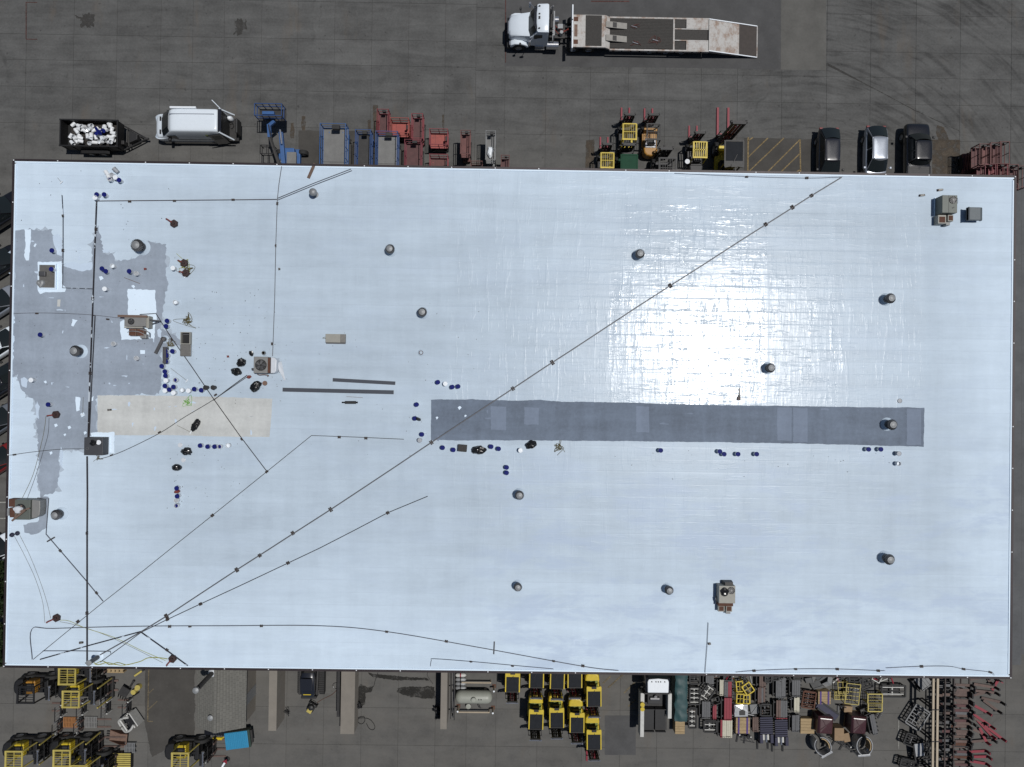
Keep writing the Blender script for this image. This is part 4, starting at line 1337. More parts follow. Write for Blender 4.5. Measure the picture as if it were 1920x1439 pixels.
part('bag_over_fan', MB().loft([[(-.2 + r * .27 * math.cos(a) * (1 + .18 * math.sin(5 * a)), .16 + r * (.33 if math.sin(a) > 0 else .24) * math.sin(a), .75 + z) for a in [2 * PI * i / 18 for i in range(18)]] for r, z in ((1, 0), (.9, .06), (.5, .1), (.1, .08))]), MATS['bag_black'], t)
part('side_pipe', MB().tube([(-.6, -.3, .1), (-.66, -.4, .3), (-.62, -.55, .35), (-.6, -.7, .2)], .04, 7), MATS['galv'], t, True)

p = P(490, 685, RZ + .75)
t = T('rooftop_unit', 'grey cooling unit with one round top fan and clear wrap', 'air conditioner', (p.x, p.y, RT))
part('cabinet', MB().box(-.52, .42, -.55, .57, .06, .75), MATS['unit_grey'], t, bevel=.02)
fan(t, -.02, .0, .75, .36, False)
part('coil_bank', MB().box(.44, .58, -.52, .5, .06, .74), MATS['rust'], t)
part('clear_wrap', MB().prism([(.6, -.55), (.85, -.52), (.98, -.4), (1.0, .35), (.9, .5), (.6, .56)], .05, .68), MATS['plastic_sheet'], t, bevel=.05)
part('wrap_tail', MB().loft([[(.95, .2, .3), (1.15, .25, .05), (1.1, .3, .02)], [(1.0, -.3, .2), (1.3, -.5, .03), (1.2, -.45, .01)], [(1.2, -.8, .05), (1.4, -1.0, .02), (1.3, -1.0, .01)]]), MATS['plastic_sheet'], t)
part('service_pipe', MB().tube(smooth_path([(-.5, -.6, .1), (-.3, -.66, .25), (0, -.64, .2), (.3, -.68, .2), (.2, -.75, .1)], 4), .03, 6).tube(smooth_path([(-.55, .3, .3), (-.68, .2, .2), (-.62, -.1, .2), (-.7, -.3, .1)], 4), .03, 6), MATS['rust_pale'], t, True)
part('junction_box', MB().box(-.75, -.55, -.35, -.2, .1, .5), MATS['unit_dark'], t)

p = P(256, 604, RZ + .6)
t = T('rooftop_unit', 'weathered grey unit with planks and pipes in the grey coat', 'air conditioner', (p.x, p.y, RT))
part('cabinet', MB().box(-.82, .62, -.30, .36, .06, .6), MATS['unit_grey'], t, bevel=.015)
part('side_cabinet', MB().box(.63, .82, -.4, .42, .06, .55), MATS['unit_pale'], t, bevel=.01)
fan(t, -.35, .02, .6, .2, False)
part('plank', MB().box(-1.25, .75, .30, .46, .605, .655), MATS['timber'], t)
part('plank', MB().box(-.85, .4, -.42, -.32, .5, .55), MATS['unit_pale'], t)
part('pipe_run', MB().cyl((.6, .18, .5), (1.45, .1, .4), .05).cyl((.85, -.1, .2), (1.3, .05, .35), .03), MATS['galv_dark'], t, True)
for q, w in ((-.62, .5), (-.05, .45)):
    f = part('lower_box', MB().box(q, q + w, -.92, -.45, .03, .4), MATS['rust_pale'], t, bevel=.02)
    part('box_lid', MB().box(q + .04, q + w - .04, -.88, -.5, .402, .42), MATS['rust'], f)
part('motor_box', MB().box(.15, .55, -1.1, -.8, .03, .38), MATS['unit_grey'], t, bevel=.03)
part('bent_tube', MB().tube(smooth_path([(.2, -.5, .45), (.5, -.55, .5), (.75, -.7, .4), (.7, -1.0, .2)], 5), .03, 6).tube(smooth_path([(-.7, -.7, .4), (-.4, -.62, .48), (.1, -.66, .45), (.5, -.85, .4)], 5), .025, 6), MATS['galv_light'], t, True)

p = P(175, 838, RZ + .75)
t = T('roof_cabinet', 'square charcoal cabinet straddling the vertical pipe', 'cabinet', (p.x, p.y, RT))
part('body', MB().box(-.62, .64, -.58, .62, .05, .75), MATS['unit_dark'], t, bevel=.02)
part('curb', MB().box(-.66, .7, -.62, .66, 0, .05), MATS['fresh_white_coat'], t)
part('ring_mark', MB().tube([(-.4 + .09 * math.cos(2 * PI * i / 16), -.12 + .09 * math.sin(2 * PI * i / 16), .757) for i in range(17)], .006, 4), MATS['unit_grey'], t)
p2 = P(184, 830, RT + .83)
tag(part('plastic_disc', MB().lathe([(.15, 0), (.16, .02), (.14, .03), (.12, .02), (.001, .025)], 18), MATS['lid_white'], None, True, loc=(p2.x, p2.y, RZ + .775)), 'white lid lying on the charcoal cabinet', 'lid')
b_ = P(172, 831, RZ + 1.0)
mbx = MB().loft([[(r * .2 * math.cos(a) * (1 + .25 * math.sin(4 * a)), r * .18 * math.sin(a) * (1 + .2 * math.cos(3 * a)), z) for a in [2 * PI * i / 16 for i in range(16)]] for r, z in ((1, 0), (1.1, .08), (.8, .16), (.3, .2))])
tag(part('rubbish_bag', mbx, MATS['bag_black'], None, loc=(b_.x, b_.y, RZ + .775)), 'crumpled black bag on top of the charcoal cabinet', 'bag')

p = P(45, 956, RZ + .8)
t = T('rooftop_unit', 'green grey unit at the left roof edge with debris on it', 'air conditioner', (p.x, p.y, RT))
part('cabinet', MB().box(-.62, .42, -.68, .66, .05, .8), MATS['unit_green'], t, bevel=.02)
part('curved_side', MB().prism([(.43, -.6), (.75, -.55), (.95, -.4), (1.0, .1), (.98, .6), (.43, .66)], .05, .68), MATS['unit_grey'], t, bevel=.04)
fan(t, -.22, .05, .8, .32, False)
part('duct', MB().box(-1.25, -.64, .12, .66, .05, .5).box(-1.2, -.64, -.6, .05, .05, .45), MATS['rust'], t, bevel=.02)
part('flue', MB().box(-1.42, -1.26, -.5, .0, .05, .4), MATS['galv_light'], t)
part('debris', MB().bar((-.75, -.75, .84), (.2, .0, .95), .12, .05).bar((-.6, -.6, .86), (-.1, .3, .86), .1, .04).bar((-.2, -.1, .9), (.45, .12, .9), .09, .03), MATS['timber'], t)
part('bag_scrap', MB().loft([[(-.35 + r * .3 * math.cos(a) * (1 + .3 * math.sin(3 * a)), .0 + r * .26 * math.sin(a), .86 + z) for a in [2 * PI * i / 14 for i in range(14)]] for r, z in ((1, 0), (.8, .1), (.2, .14))]), MATS['plastic_sheet'], t)

# ---- litter and foot scuffs on the working side of the roof
lr = random.Random(21)
mb = MB()
for u0, u1, v0, v1, n in ((360, 560, 540, 760, 90), (30, 340, 320, 760, 60), (560, 900, 560, 860, 40), (300, 460, 820, 960, 30), (1100, 1700, 840, 900, 20)):
    for _ in range(n):
        q = P(lr.uniform(u0, u1), lr.uniform(v0, v1), RT)
        s_ = lr.uniform(.012, .035)
        a = lr.uniform(0, 3)
        mb.bar((q.x, q.y, RT + .012), (q.x + s_ * 2 * math.cos(a), q.y + s_ * 2 * math.sin(a), RT + .016), s_, .015)
lo = part('roof_litter', mb, MATS['grey_pipe'])
lo['kind'] = 'stuff'
lo['label'] = 'small dark scraps scattered on the white roof'

# ================================================================ VEHICLES AND MACHINES
M('tyre', (.014, .014, .014), .8, var=.3)
M('rim', (.30, .30, .30), .4, .7)
M('chrome', (.62, .62, .63), .2, .9, var=.1, dirt=.1)
M('paint_white', (.66, .72, .78), .25, coat=.5, var=.04, dirt=.06)
M('paint_black', (.007, .007, .009), .25, coat=.9, var=.2, dirt=.05, dirtc=(.05, .05, .05))
M('paint_charcoal', (.012, .013, .018), .26, 0, coat=.9, var=.1, dirt=.05, dirtc=(.05, .05, .055))
M('paint_silver', (.34, .37, .42), .28, .5, coat=.5, var=.05, dirt=.08)
M('paint_grey', (.16, .18, .21), .3, .4, coat=.4, var=.08)
M('paint_red', (.16, .012, .012), .3, coat=.4, var=.1)
M('plastic_black', (.013, .013, .014), .55, var=.3)
M('frame_black', (.012, .012, .013), .5, .2, var=.4)
M('steel_dark', (.035, .034, .034), .55, .4, var=.4)
M('lift_blue', (.014, .055, .18), .5, var=.3, dirt=.35)
M('lift_blue_pale', (.028, .092, .25), .5, var=.25, dirt=.3)
M('lift_red', (.17, .022, .030), .55, var=.3, dirt=.3)
M('lift_crimson', (.125, .012, .024), .5, var=.3, dirt=.3)
M('lift_orange', (.26, .050, .038), .5, var=.3, dirt=.3)
M('lift_faded', (.115, .042, .038), .65, var=.35, dirt=.4)
M('lift_grey', (.16, .165, .17), .55, .2, var=.3)
M('deck_grey', (.15, .15, .147), .7, var=.25, scale=2)
M('deck_red', (.085, .035, .035), .7, var=.35)
M('truck_yellow', (.50, .375, .020), .45, var=.2, dirt=.4, dirtc=(.16, .13, .05))
M('truck_orange', (.32, .155, .02), .45, var=.3, dirt=.4)
M('truck_green', (.006, .045, .022), .85, var=.25, dirt=.05)
M('truck_olive', (.13, .16, .015), .5, var=.3)
M('fork_red', (.195, .010, .024), .5, var=.2)
M('fork_brown', (.098, .064, .054), .7, var=.4)
M('cushion', (.020, .020, .021), .6)
M('deck_timber', (.042, .039, .036), .85, var=.5, scale=9)
M('cable_red', (.20, .03, .02), .6)


def rusty_white():
    m, nt, b = new_mat('worn_white_steel')
    tc = nt.nodes.new('ShaderNodeTexCoord')
    v = tc.outputs['Object']
    f = ramp(nt, ntex(nt, v, 1.1, 6, .72, stretch=(1.2, .8, 1)), .44, .66)
    g = ramp(nt, ntex(nt, v, 6, 5, .75), .50, .70)
    c = mixc(nt, mth(nt, 'MULTIPLY', f, .85), (.40, .39, .375), (.19, .105, .06))
    c = mixc(nt, mth(nt, 'MULTIPLY', g, .55), c, (.15, .12, .10))
    nt.links.new(c, b.inputs['Base Color'])
    b.inputs['Roughness'].default_value = .6


rusty_white()


def wheel(t, x, y, r, w, axis='y', name='wheel'):
    def f(mb):
        mb.m = Matrix.Rotation(R(90), 4, 'X')
        mb.lathe([(r * .55, -w / 2), (r * .92, -w / 2), (r, -w * .36), (r, w * .36), (r * .92, w / 2), (r * .55, w / 2), (r * .55, -w / 2)], 18, caps=False)
    tr = shared(('tyre', round(r, 3), round(w, 3)), name, MATS['tyre'], t, f, True, loc=(x, y, r))

    def g(mb):
        mb.m = Matrix.Rotation(R(90), 4, 'X')
        mb.lathe([(.001, -w * .42), (r * .2, -w * .45), (r * .5, -w * .34), (r * .56, -w * .48), (r * .56, w * .48), (r * .5, w * .34), (r * .2, w * .45), (.001, w * .42)], 14)
    shared(('rim', round(r, 3), round(w, 3)), 'rim', MATS['rim'], tr, g, True)
    return tr


def rring(x, hw, zb, zt, crown=.03):
    return [(x, -hw * .86, zb), (x, hw * .86, zb), (x, hw * .98, zb + .12), (x, hw, zb + (zt - zb) * .55), (x, hw * .95, zt - .06), (x, hw * .84, zt - .01), (x, hw * .4, zt + crown),
            (x, -hw * .4, zt + crown), (x, -hw * .84, zt - .01), (x, -hw * .95, zt - .06), (x, -hw, zb + (zt - zb) * .55), (x, -hw * .98, zb + .12)]


def sub2(o, n=2):
    m = o.modifiers.new('round', 'SUBSURF')
    m.levels = m.render_levels = n
    o.data.polygons.foreach_set('use_smooth', [True] * len(o.data.polygons))
    a = o.data.attributes.get('sharp_edge')
    if a:
        o.data.attributes.remove(a)


def car(lab, loc, rz, paint, kind='sedan', L=4.7, Wd=1.84):
    t = T('parked_car' if kind != 'pickup' else 'pickup_truck', lab, 'car' if kind != 'pickup' else 'pickup', (loc.x, loc.y, 0), rz, None)
    hw = Wd / 2
    h = L / 2
    pk = kind == 'pickup'
    up = .28 if pk else 0
    bt = .86 + up
    if pk:
        st = [(-h, hw * .92, .55, bt + .02), (-h + .1, hw, .45, bt + .06), (-.3, hw, .42, bt + .08), (.9, hw, .42, bt + .06), (h - .5, hw, .45, bt + .02), (h - .12, hw * .95, .5, bt - .06), (h, hw * .82, .55, bt - .2)]
        roof = (-.35, 1.05, 1.86, -.55, 1.75)         # roof rear x, front x, z, base rear x, base front x
    else:
        st = [(-h, hw * .72, .45, .78), (-h + .1, hw * .86, .36, .92), (-h + .8, hw * .97, .28, .98), (-.4, hw, .24, .96), (.8, hw, .24, .95), (h - .8, hw * .97, .28, .88), (h - .2, hw * .84, .34, .74), (h, hw * .62, .42, .62)]
        roof = (-.95, .55, 1.45, -1.72, 1.28) if kind == 'sedan' else (-1.15, .5, 1.46, -2.12, 1.32)
    key = ('car', kind, L, Wd)
    body = shared(key, 'body', MATS[paint], t, lambda mb: mb.loft([rring(*q) for q in st]), True)
    sub2(body)
    rx0, rx1, rzz, bx0, bx1 = roof
    rw, bw = hw * .66, hw * .87
    zb = .93 + up
    zt = rzz - .03
    # greenhouse frame (pillars) just inside the glass
    fr = [(bx0 + .06, -bw + .03, zb), (bx1 - .06, -bw + .03, zb), (bx1 - .06, bw - .03, zb), (bx0 + .06, bw - .03, zb)]
    tp = [(rx0, -rw, zt), (rx1, -rw, zt), (rx1, rw, zt), (rx0, rw, zt)]
    shared(key + ('pil',), 'pillars', MATS[paint], t, lambda mb: mb.loft([fr, tp]))
    rp = [(rx0 - .05, -rw * .86), (rx0 - .02, -rw), (rx1, -rw * 1.0), (rx1 + .07, -rw * .8), (rx1 + .10, 0), (rx1 + .07, rw * .8), (rx1, rw), (rx0 - .02, rw), (rx0 - .05, rw * .86)]
    rpo = shared(key + ('roof',), 'roof_panel', MATS[paint], t, lambda mb: mb.loft([[(x * 1.0, y * 1.03, zt - .01) for x, y in rp], [(x, y * 1.0, rzz) for x, y in rp], [(x * .9, y * .7, rzz + .035) for x, y in rp], [(x * .4, y * .3, rzz + .045) for x, y in rp]]), True)

    sub2(rpo)
    e = .012
    gl = glass()

    def bow(a, b, c, d, k):
        n = 6
        g = lambda p, q: [Vector(p).lerp(Vector(q), i / n) + Vector((k * (1 - (2 * i / n - 1) ** 2), 0, .02 * (1 - (2 * i / n - 1) ** 2))) for i in range(n + 1)]
        lo, hi = g(a, b), g(d, c)
        return lambda mb: mb.add(lo + hi, [(i, i + 1, n + 2 + i, n + 1 + i) for i in range(n)])

    def pane(a, b, c, d):
        return lambda mb: mb.add([a, b, c, d] + [tuple(Vector(q) - Vector((0, 0, .02))) for q in (a, b, c, d)], [(0, 1, 2, 3), (7, 6, 5, 4), (0, 4, 5, 1), (1, 5, 6, 2), (2, 6, 7, 3), (3, 7, 4, 0)])
    shared(key + ('ws',), 'windshield', gl, t, bow((bx1 + e, -bw * .93, zb + .02), (bx1 + e, bw * .93, zb + .02), (rx1 + .05, rw * .97, zt + e), (rx1 + .05, -rw * .97, zt + e), .14), True)
    shared(key + ('rw',), 'rear_window', gl, t, bow((bx0 - e, bw * .9, zb + .03), (bx0 - e, -bw * .9, zb + .03), (rx0 - .03, -rw * .96, zt + e), (rx0 - .03, rw * .96, zt + e), -.12), True)
    for s in (-1, 1):
        for a0, a1, nm in (((bx0 * .9 + rx0 * .1 + .25), (rx0 + rx1) / 2 - .04, 'side_window'), ((rx0 + rx1) / 2 + .04, bx1 * .72 + rx1 * .28, 'side_window')):
            f = lambda x, z: (x, s * (bw + (rw - bw) * (z - zb) / (zt - zb) + .01), z)
            zz0, zz1 = zb + .04, zt - .03
            b0 = max(a0, rx0 + (bx0 - rx0) * .35 * (1 if nm else 1)) if a0 < 0 else a0
            b1 = min(a1, rx1 + .05)
            q = [f(a0, zz0), f(a1, zz0), f(b1, zz1), f(max(b0, rx0 + .03) if a0 < rx0 + .3 else b0, zz1)]
            if s < 0:
                q = q[::-1]
            part(nm, (lambda mb: (pane(*q)(mb), mb)[1])(MB()), gl, t)
        part('mirror', MB().box(bx1 - .28, bx1 - .1, s * hw * 1.02 if s > 0 else -hw * 1.02 - .18, s * hw * 1.02 + .18 if s > 0 else -hw * 1.02, zb + .02, zb + .16), MATS['plastic_black' if paint != 'paint_silver' else 'paint_silver'], t, bevel=.03)
        part('headlight', MB().box(h - .34, h - .05, s * hw * .62 - .2, s * hw * .62 + .16, .62 + up * .7, .73 + up * .7), MATS['chrome'], t, bevel=.03)
        part('tail_light', MB().box(-h + .0, -h + .14, s * hw * .7 - .15, s * hw * .7 + .1, .72 + up * .5, .86 + up * .5), MATS['paint_red'], t, bevel=.02)
        for x in ((h - .95), (-h + 1.0)):
            wheel(t, x, s * (hw - .12), .34 + up * .25, .24)
    if pk:
        bd = part('bed', MB().box(-h + .12, -.75, -hw + .16, hw - .16, bt + .085, bt + .10), MATS['plastic_black'], t)
        mb = MB()
        for i in range(12):
            x = -h + .3 + i * .145
            mb.box(x, x + .05, -hw + .2, hw - .2, bt + .10, bt + .115)
        part('bed_ribs', mb, MATS['steel_dark'], bd)
        part('bed_rail', MB().box(-h + .1, -.72, -hw + .06, -hw + .16, bt + .07, bt + .14), MATS[paint], t)
        part('bed_rail', MB().box(-h + .1, -.72, hw - .16, hw - .06, bt + .07, bt + .14), MATS[paint], t)
    return t


def rear_at(u, v, z, L, d):
    p = P(u, v, z)
    return Vector((p.x, p.y + d * L / 2, 0))


car('glossy black sedan parked nose in, nearest the hatched bay', rear_at(1556, 239, .9, 4.6, -1), R(-90), 'paint_charcoal', 'hatch', 4.6)
car('silver sedan parked nose in between the two black cars', rear_at(1645, 235, .95, 4.6, -1), R(-90), 'paint_silver', 'hatch', 4.6)
car('black pickup parked nose out, right of the silver sedan', rear_at(1721, 231, 1.0, 5.6, -1), R(90), 'paint_black', 'pickup', 5.6, 1.98)
for u, v, pt, kd, lab in ((-12, 408, 'paint_black', 'pickup', 'black pickup highest of the angled cars at the left edge'), (-8, 496, 'paint_black', 'hatch', 'black hatchback second of the angled cars at the left edge'),
                          (-12, 573, 'paint_silver', 'sedan', 'silver car third of the angled cars at the left edge'), (-6, 648, 'paint_white', 'hatch', 'white hatchback fourth of the angled cars at the left edge'),
                          (-8, 722, 'paint_charcoal', 'pickup', 'charcoal pickup fifth of the angled cars at the left edge'), (-12, 794, 'paint_grey', 'sedan', 'grey sedan sixth of the angled cars at the left edge'),
                          (-12, 868, 'paint_red', 'hatch', 'dark red car lowest of the angled cars at the left edge')):
    p = P(u, v, .9)
    car(lab, p, R(34), pt, kd, 5.5 if kd == 'pickup' else 4.6, 1.95 if kd == 'pickup' else 1.82)


# ---- scissor lifts
def scissor(u, v, L, Wd, rz, col, lab, deck='deck_grey', h=1.15, rail=1.0, name='scissor_lift', boxc=None):
    """u,v: centre of the platform rails in the photograph"""
    p = P(u, v, h + rail * .6)
    t = T(name, lab, 'lift', (p.x, p.y, 0), rz, 'work lifts parked along the upper wall')
    c = MATS[col]
    hl, hw = L / 2, Wd / 2
    part('chassis', MB().box(-hl * .96, hl * .96, -hw * .8, hw * .8, .16, .55), MATS[boxc or col], t, bevel=.02)
    for x in (-hl * .68, hl * .68):
        for y in (-hw * .86, hw * .86):
            wheel(t, x, y, .19, .12)
    n = 3
    for k in range(n):
        z0, z1 = .58 + k * (h - .62) / n, .58 + (k + 1) * (h - .62) / n
        part('scissor_arm', MB().bar((-hl * .85, -hw * .55, z0), (hl * .85, -hw * .55, z1), .06, .1).bar((-hl * .85, hw * .55, z0), (hl * .85, hw * .55, z1), .06, .1), c, t)
        part('scissor_arm', MB().bar((hl * .85, -hw * .42, z0), (-hl * .85, -hw * .42, z1), .06, .1).bar((hl * .85, hw * .42, z0), (-hl * .85, hw * .42, z1), .06, .1), c, t)
    d = part('platform', MB().box(-hl, hl, -hw, hw, h - .05, h), MATS[deck], t)
    part('deck_seam', MB().box(-hl * .52, -hl * .50, -hw, hw, h + .001, h + .006), MATS['steel_dark'], d)
    rw = .045
    for s in (-1, 1):
        mb = MB()
        for z in (h + .06, h + rail * .5, h + rail):
            mb.box(-hl, hl, s * hw - rw / 2, s * hw + rw / 2, z - rw / 2 + .0, z + rw / 2)
        m = max(2, int(L / .8))
        for i in range(1, m):
            x = -hl + L * i / m
            mb.box(x - .02, x + .02, s * hw - .018, s * hw + .018, h, h + rail)
        part('side_rail', mb, c, t)
        mb = MB()
        for z in (h + .06, h + rail * .5, h + rail):
            mb.box(s * hl - rw / 2 + .003, s * hl + rw / 2 - .003, -hw, hw, z - rw / 2 + .003, z + rw / 2 - .003)
        part('end_rail', mb, c, t)
        for q in (-1, 1):
            part('corner_post', MB().box(s * hl - .03, s * hl + .03, q * hw - .03, q * hw + .03, h, h + rail + .02), c, t)
    part('control_box', MB().box(hl * .78, hl * .96, -hw * .5, hw * .1, h + rail * .62, h + rail * .95), MATS['plastic_black'], t, bevel=.02)
    part('side_tray', MB().box(-hl * .6, hl * .5, hw * .82, hw * 1.02, .25, .56), MATS['steel_dark'], t)
    part('side_tray', MB().box(-hl * .6, hl * .5, -hw * 1.02, -hw * .82, .25, .56), MATS['steel_dark'], t)
    part('ladder', MB().bar((-hl * 1.04, -hw * .25, .2), (-hl * 1.04, -hw * .25, h), .03).bar((-hl * 1.04, hw * .25, .2), (-hl * 1.04, hw * .25, h), .03).bar((-hl * 1.04, -hw * .25, .45), (-hl * 1.04, hw * .25, .45), .03).bar((-hl * 1.04, -hw * .25, .75), (-hl * 1.04, hw * .25, .75), .03), MATS['steel_dark'], t)
    return t


V = R(90)
scissor(626, 278, 3.5, 1.95, V, 'lift_blue_pale', 'widest blue scissor lift with a pale grey deck', h=1.5)
scissor(682, 282, 2.9, 1.15, V, 'lift_blue', 'narrow blue scissor lift with a dark deck between two wide ones', 'steel_dark', h=1.4)
scissor(726, 285, 2.9, 1.65, V, 'lift_blue', 'blue scissor lift with a grey deck, right of the narrow one', h=1.5)
scissor(719, 230, 1.75, .85, V, 'lift_red', 'small red scissor lift behind the blue lifts, leftmost of the reds', 'deck_red')
scissor(750, 239, 1.4, 1.15, 0, 'lift_orange', 'bright orange boxy lift between two small red ones', 'lift_orange', h=1.0)
scissor(783, 240, 1.9, .85, V, 'lift_red', 'small red scissor lift right of the bright orange one', 'deck_red')
scissor(775, 293, 2.3, 1.25, V, 'lift_crimson', 'crimson scissor lift against the wall right of the blue ones', 'deck_red', h=1.3)
scissor(823, 260, 1.4, 1.2, 0, 'lift_red', 'red low lift standing alone, upper of two alike', 'lift_orange', h=.9, boxc='frame_black')
scissor(823, 306, 1.4, 1.1, 0, 'lift_red', 'red low lift against the wall, lower of two alike', 'lift_faded', h=.9, boxc='frame_black')
scissor(873, 270, 1.8, .72, V, 'lift_faded', 'slim faded red lift standing apart', 'lift_faded', h=1.5)
scissor(920, 276, 2.2, .72, V, 'lift_grey', 'slim grey lift with a white bag in its basket', 'deck_grey', h=1.7)
scissor(894, 314, .9, .7, 0, 'lift_faded', 'small faded red lift half under the eave left of the grey lift', 'deck_red', h=.8)
scissor(947, 309, 1.2, .62, V, 'lift_faded', 'small faded red lift half under the eave right of the grey lift', 'deck_red', h=1.1)
scissor(1840, 293, 1.6, .82, V, 'lift_faded', 'faded red lift, left of the cluster at the upper right corner', 'deck_red', h=1.6)
scissor(1861, 291, 1.6, .82, V, 'lift_faded', 'faded red lift, middle of the cluster at the upper right corner', 'lift_faded', h=1.6)
scissor(1877, 290, 1.7, .7, V, 'lift_faded', 'faded red lift, right of the cluster at the upper right corner', 'deck_red', h=1.6)
scissor(1850, 327, 1.3, .8, V, 'lift_crimson', 'crimson lift at the wall, left of the lower corner row', 'deck_red', h=1.5)
scissor(1872, 327, 1.3, .8, V, 'lift_red', 'bright red lift at the wall, second of the lower corner row', 'lift_red', h=1.5)
scissor(1893, 330, 1.5, .75, V, 'lift_faded', 'faded lift third of the lower corner row', 'deck_red', h=1.5)
scissor(1910, 334, 1.6, .7, V, 'lift_faded', 'rightmost faded lift beside the roof corner', 'deck_red', h=1.5)
p = P(919, 285, 1.85)
tag(part('plastic_sack', MB().loft([[(r * .22 * math.cos(a) * (1 + .2 * math.sin(4 * a)), r * .42 * math.sin(a) * (1 + .15 * math.sin(3 * a)), z) for a in [2 * PI * i / 14 for i in range(14)]] for r, z in ((1, 0), (1.05, .15), (.7, .3), (.2, .35))]), MATS['lid_white'], None, loc=(p.x, p.y, 1.71)), 'white sack in the basket of the slim grey lift', 'sack')

# ---- blue articulated boom lift
p = P(540, 300, 1.2)
t = T('boom_lift', 'blue boom lift with its basket raised at the upper left of the lifts', 'boom lift', (p.x, p.y, 0), 0, None)
BL = MATS['lift_blue_pale']
part('chassis', MB().box(-.9, .8, -1.2, 1.0, .35, .75), BL, t, bevel=.04)
for x in (-.85, .95):
    for y in (-.8, .8):
        wheel(t, x, y, .42, .32)
part('turntable', MB().prism([(-.55, -1.0), (.5, -1.0), (.62, -.3), (.5, .9), (-.55, .9)], .78, 1.35), BL, t, bevel=.05)
part('engine_cover', MB().box(.0, .75, -.9, .5, 1.36, 1.6), MATS['deck_grey'], t, bevel=.05)
part('lower_boom', MB().bar((-.15, -1.1, 1.5), (-.35, 1.9, 1.9), .3, .34), BL, t, bevel=.02)
part('upper_boom', MB().bar((-.52, -.6, 1.7), (-1.15, 1.5, 2.1), .2, .24), MATS['steel_dark'], t, bevel=.02)
part('knuckle', MB().bar((-1.15, 1.4, 2.1), (-1.2, 2.4, 2.15), .26, .3).bar((-1.2, 2.3, 2.15), (-.75, 2.65, 2.2), .24, .24), BL, t, bevel=.02)
part('lift_cylinder', MB().cyl((-.7, -.9, 1.2), (-.2, .8, 1.6), .09).cyl((-.2, .9, 2.15), (-.35, 2.0, 2.15), .08), MATS['chrome'], t, True)
part('hose_bundle', MB().tube(smooth_path([(-.35, -.6, 1.8), (-.75, .6, 2.1), (-1.0, 1.5, 2.35), (-1.15, 2.3, 2.4)], 5), .05, 6), MATS['plastic_black'], t, True)
b0 = part('basket', MB().box(-2.0, .05, 2.75, 3.65, 1.95, 2.0), MATS['steel_dark'], t)
mb = MB()
x0, x1, y0, y1 = -2.0, .05, 2.75, 3.65
for z in (2.5, 3.05):
    for a, b in (((x0, y0), (x1, y0)), ((x1, y0), (x1, y1)), ((x1, y1), (x0, y1)), ((x0, y1), (x0, y0))):
        mb.bar((a[0], a[1], z), (b[0], b[1], z), .05)
for i in range(5):
    x = x0 + (x1 - x0) * i / 4
    mb.bar((x, y0, 2), (x, y0, 3.05), .045).bar((x, y1, 2), (x, y1, 3.05), .045)
part('basket_rail', mb, MATS['lift_blue'], b0)
part('control_box', MB().box(-1.4, -.5, 2.8, 3.05, 2.85, 3.15), BL, b0, bevel=.03)
mb = MB()
for z in (1.6, 2.0):
    for a, b in (((-1.9, .2), (-.9, .2)), ((-.9, .2), (-.9, .85)), ((-.9, .85), (-1.9, .85)), ((-1.9, .85), (-1.9, .2)), ((-1.4, .2), (-1.4, .85))):
        mb.bar((a[0], a[1], z), (b[0], b[1], z), .05)
for x, y in ((-1.9, .2), (-.9, .2), (-.9, .85), (-1.9, .85)):
    mb.bar((x, y, 1.2), (x, y, 2.0), .045)
part('tool_cage', mb, MATS['frame_black'], t)


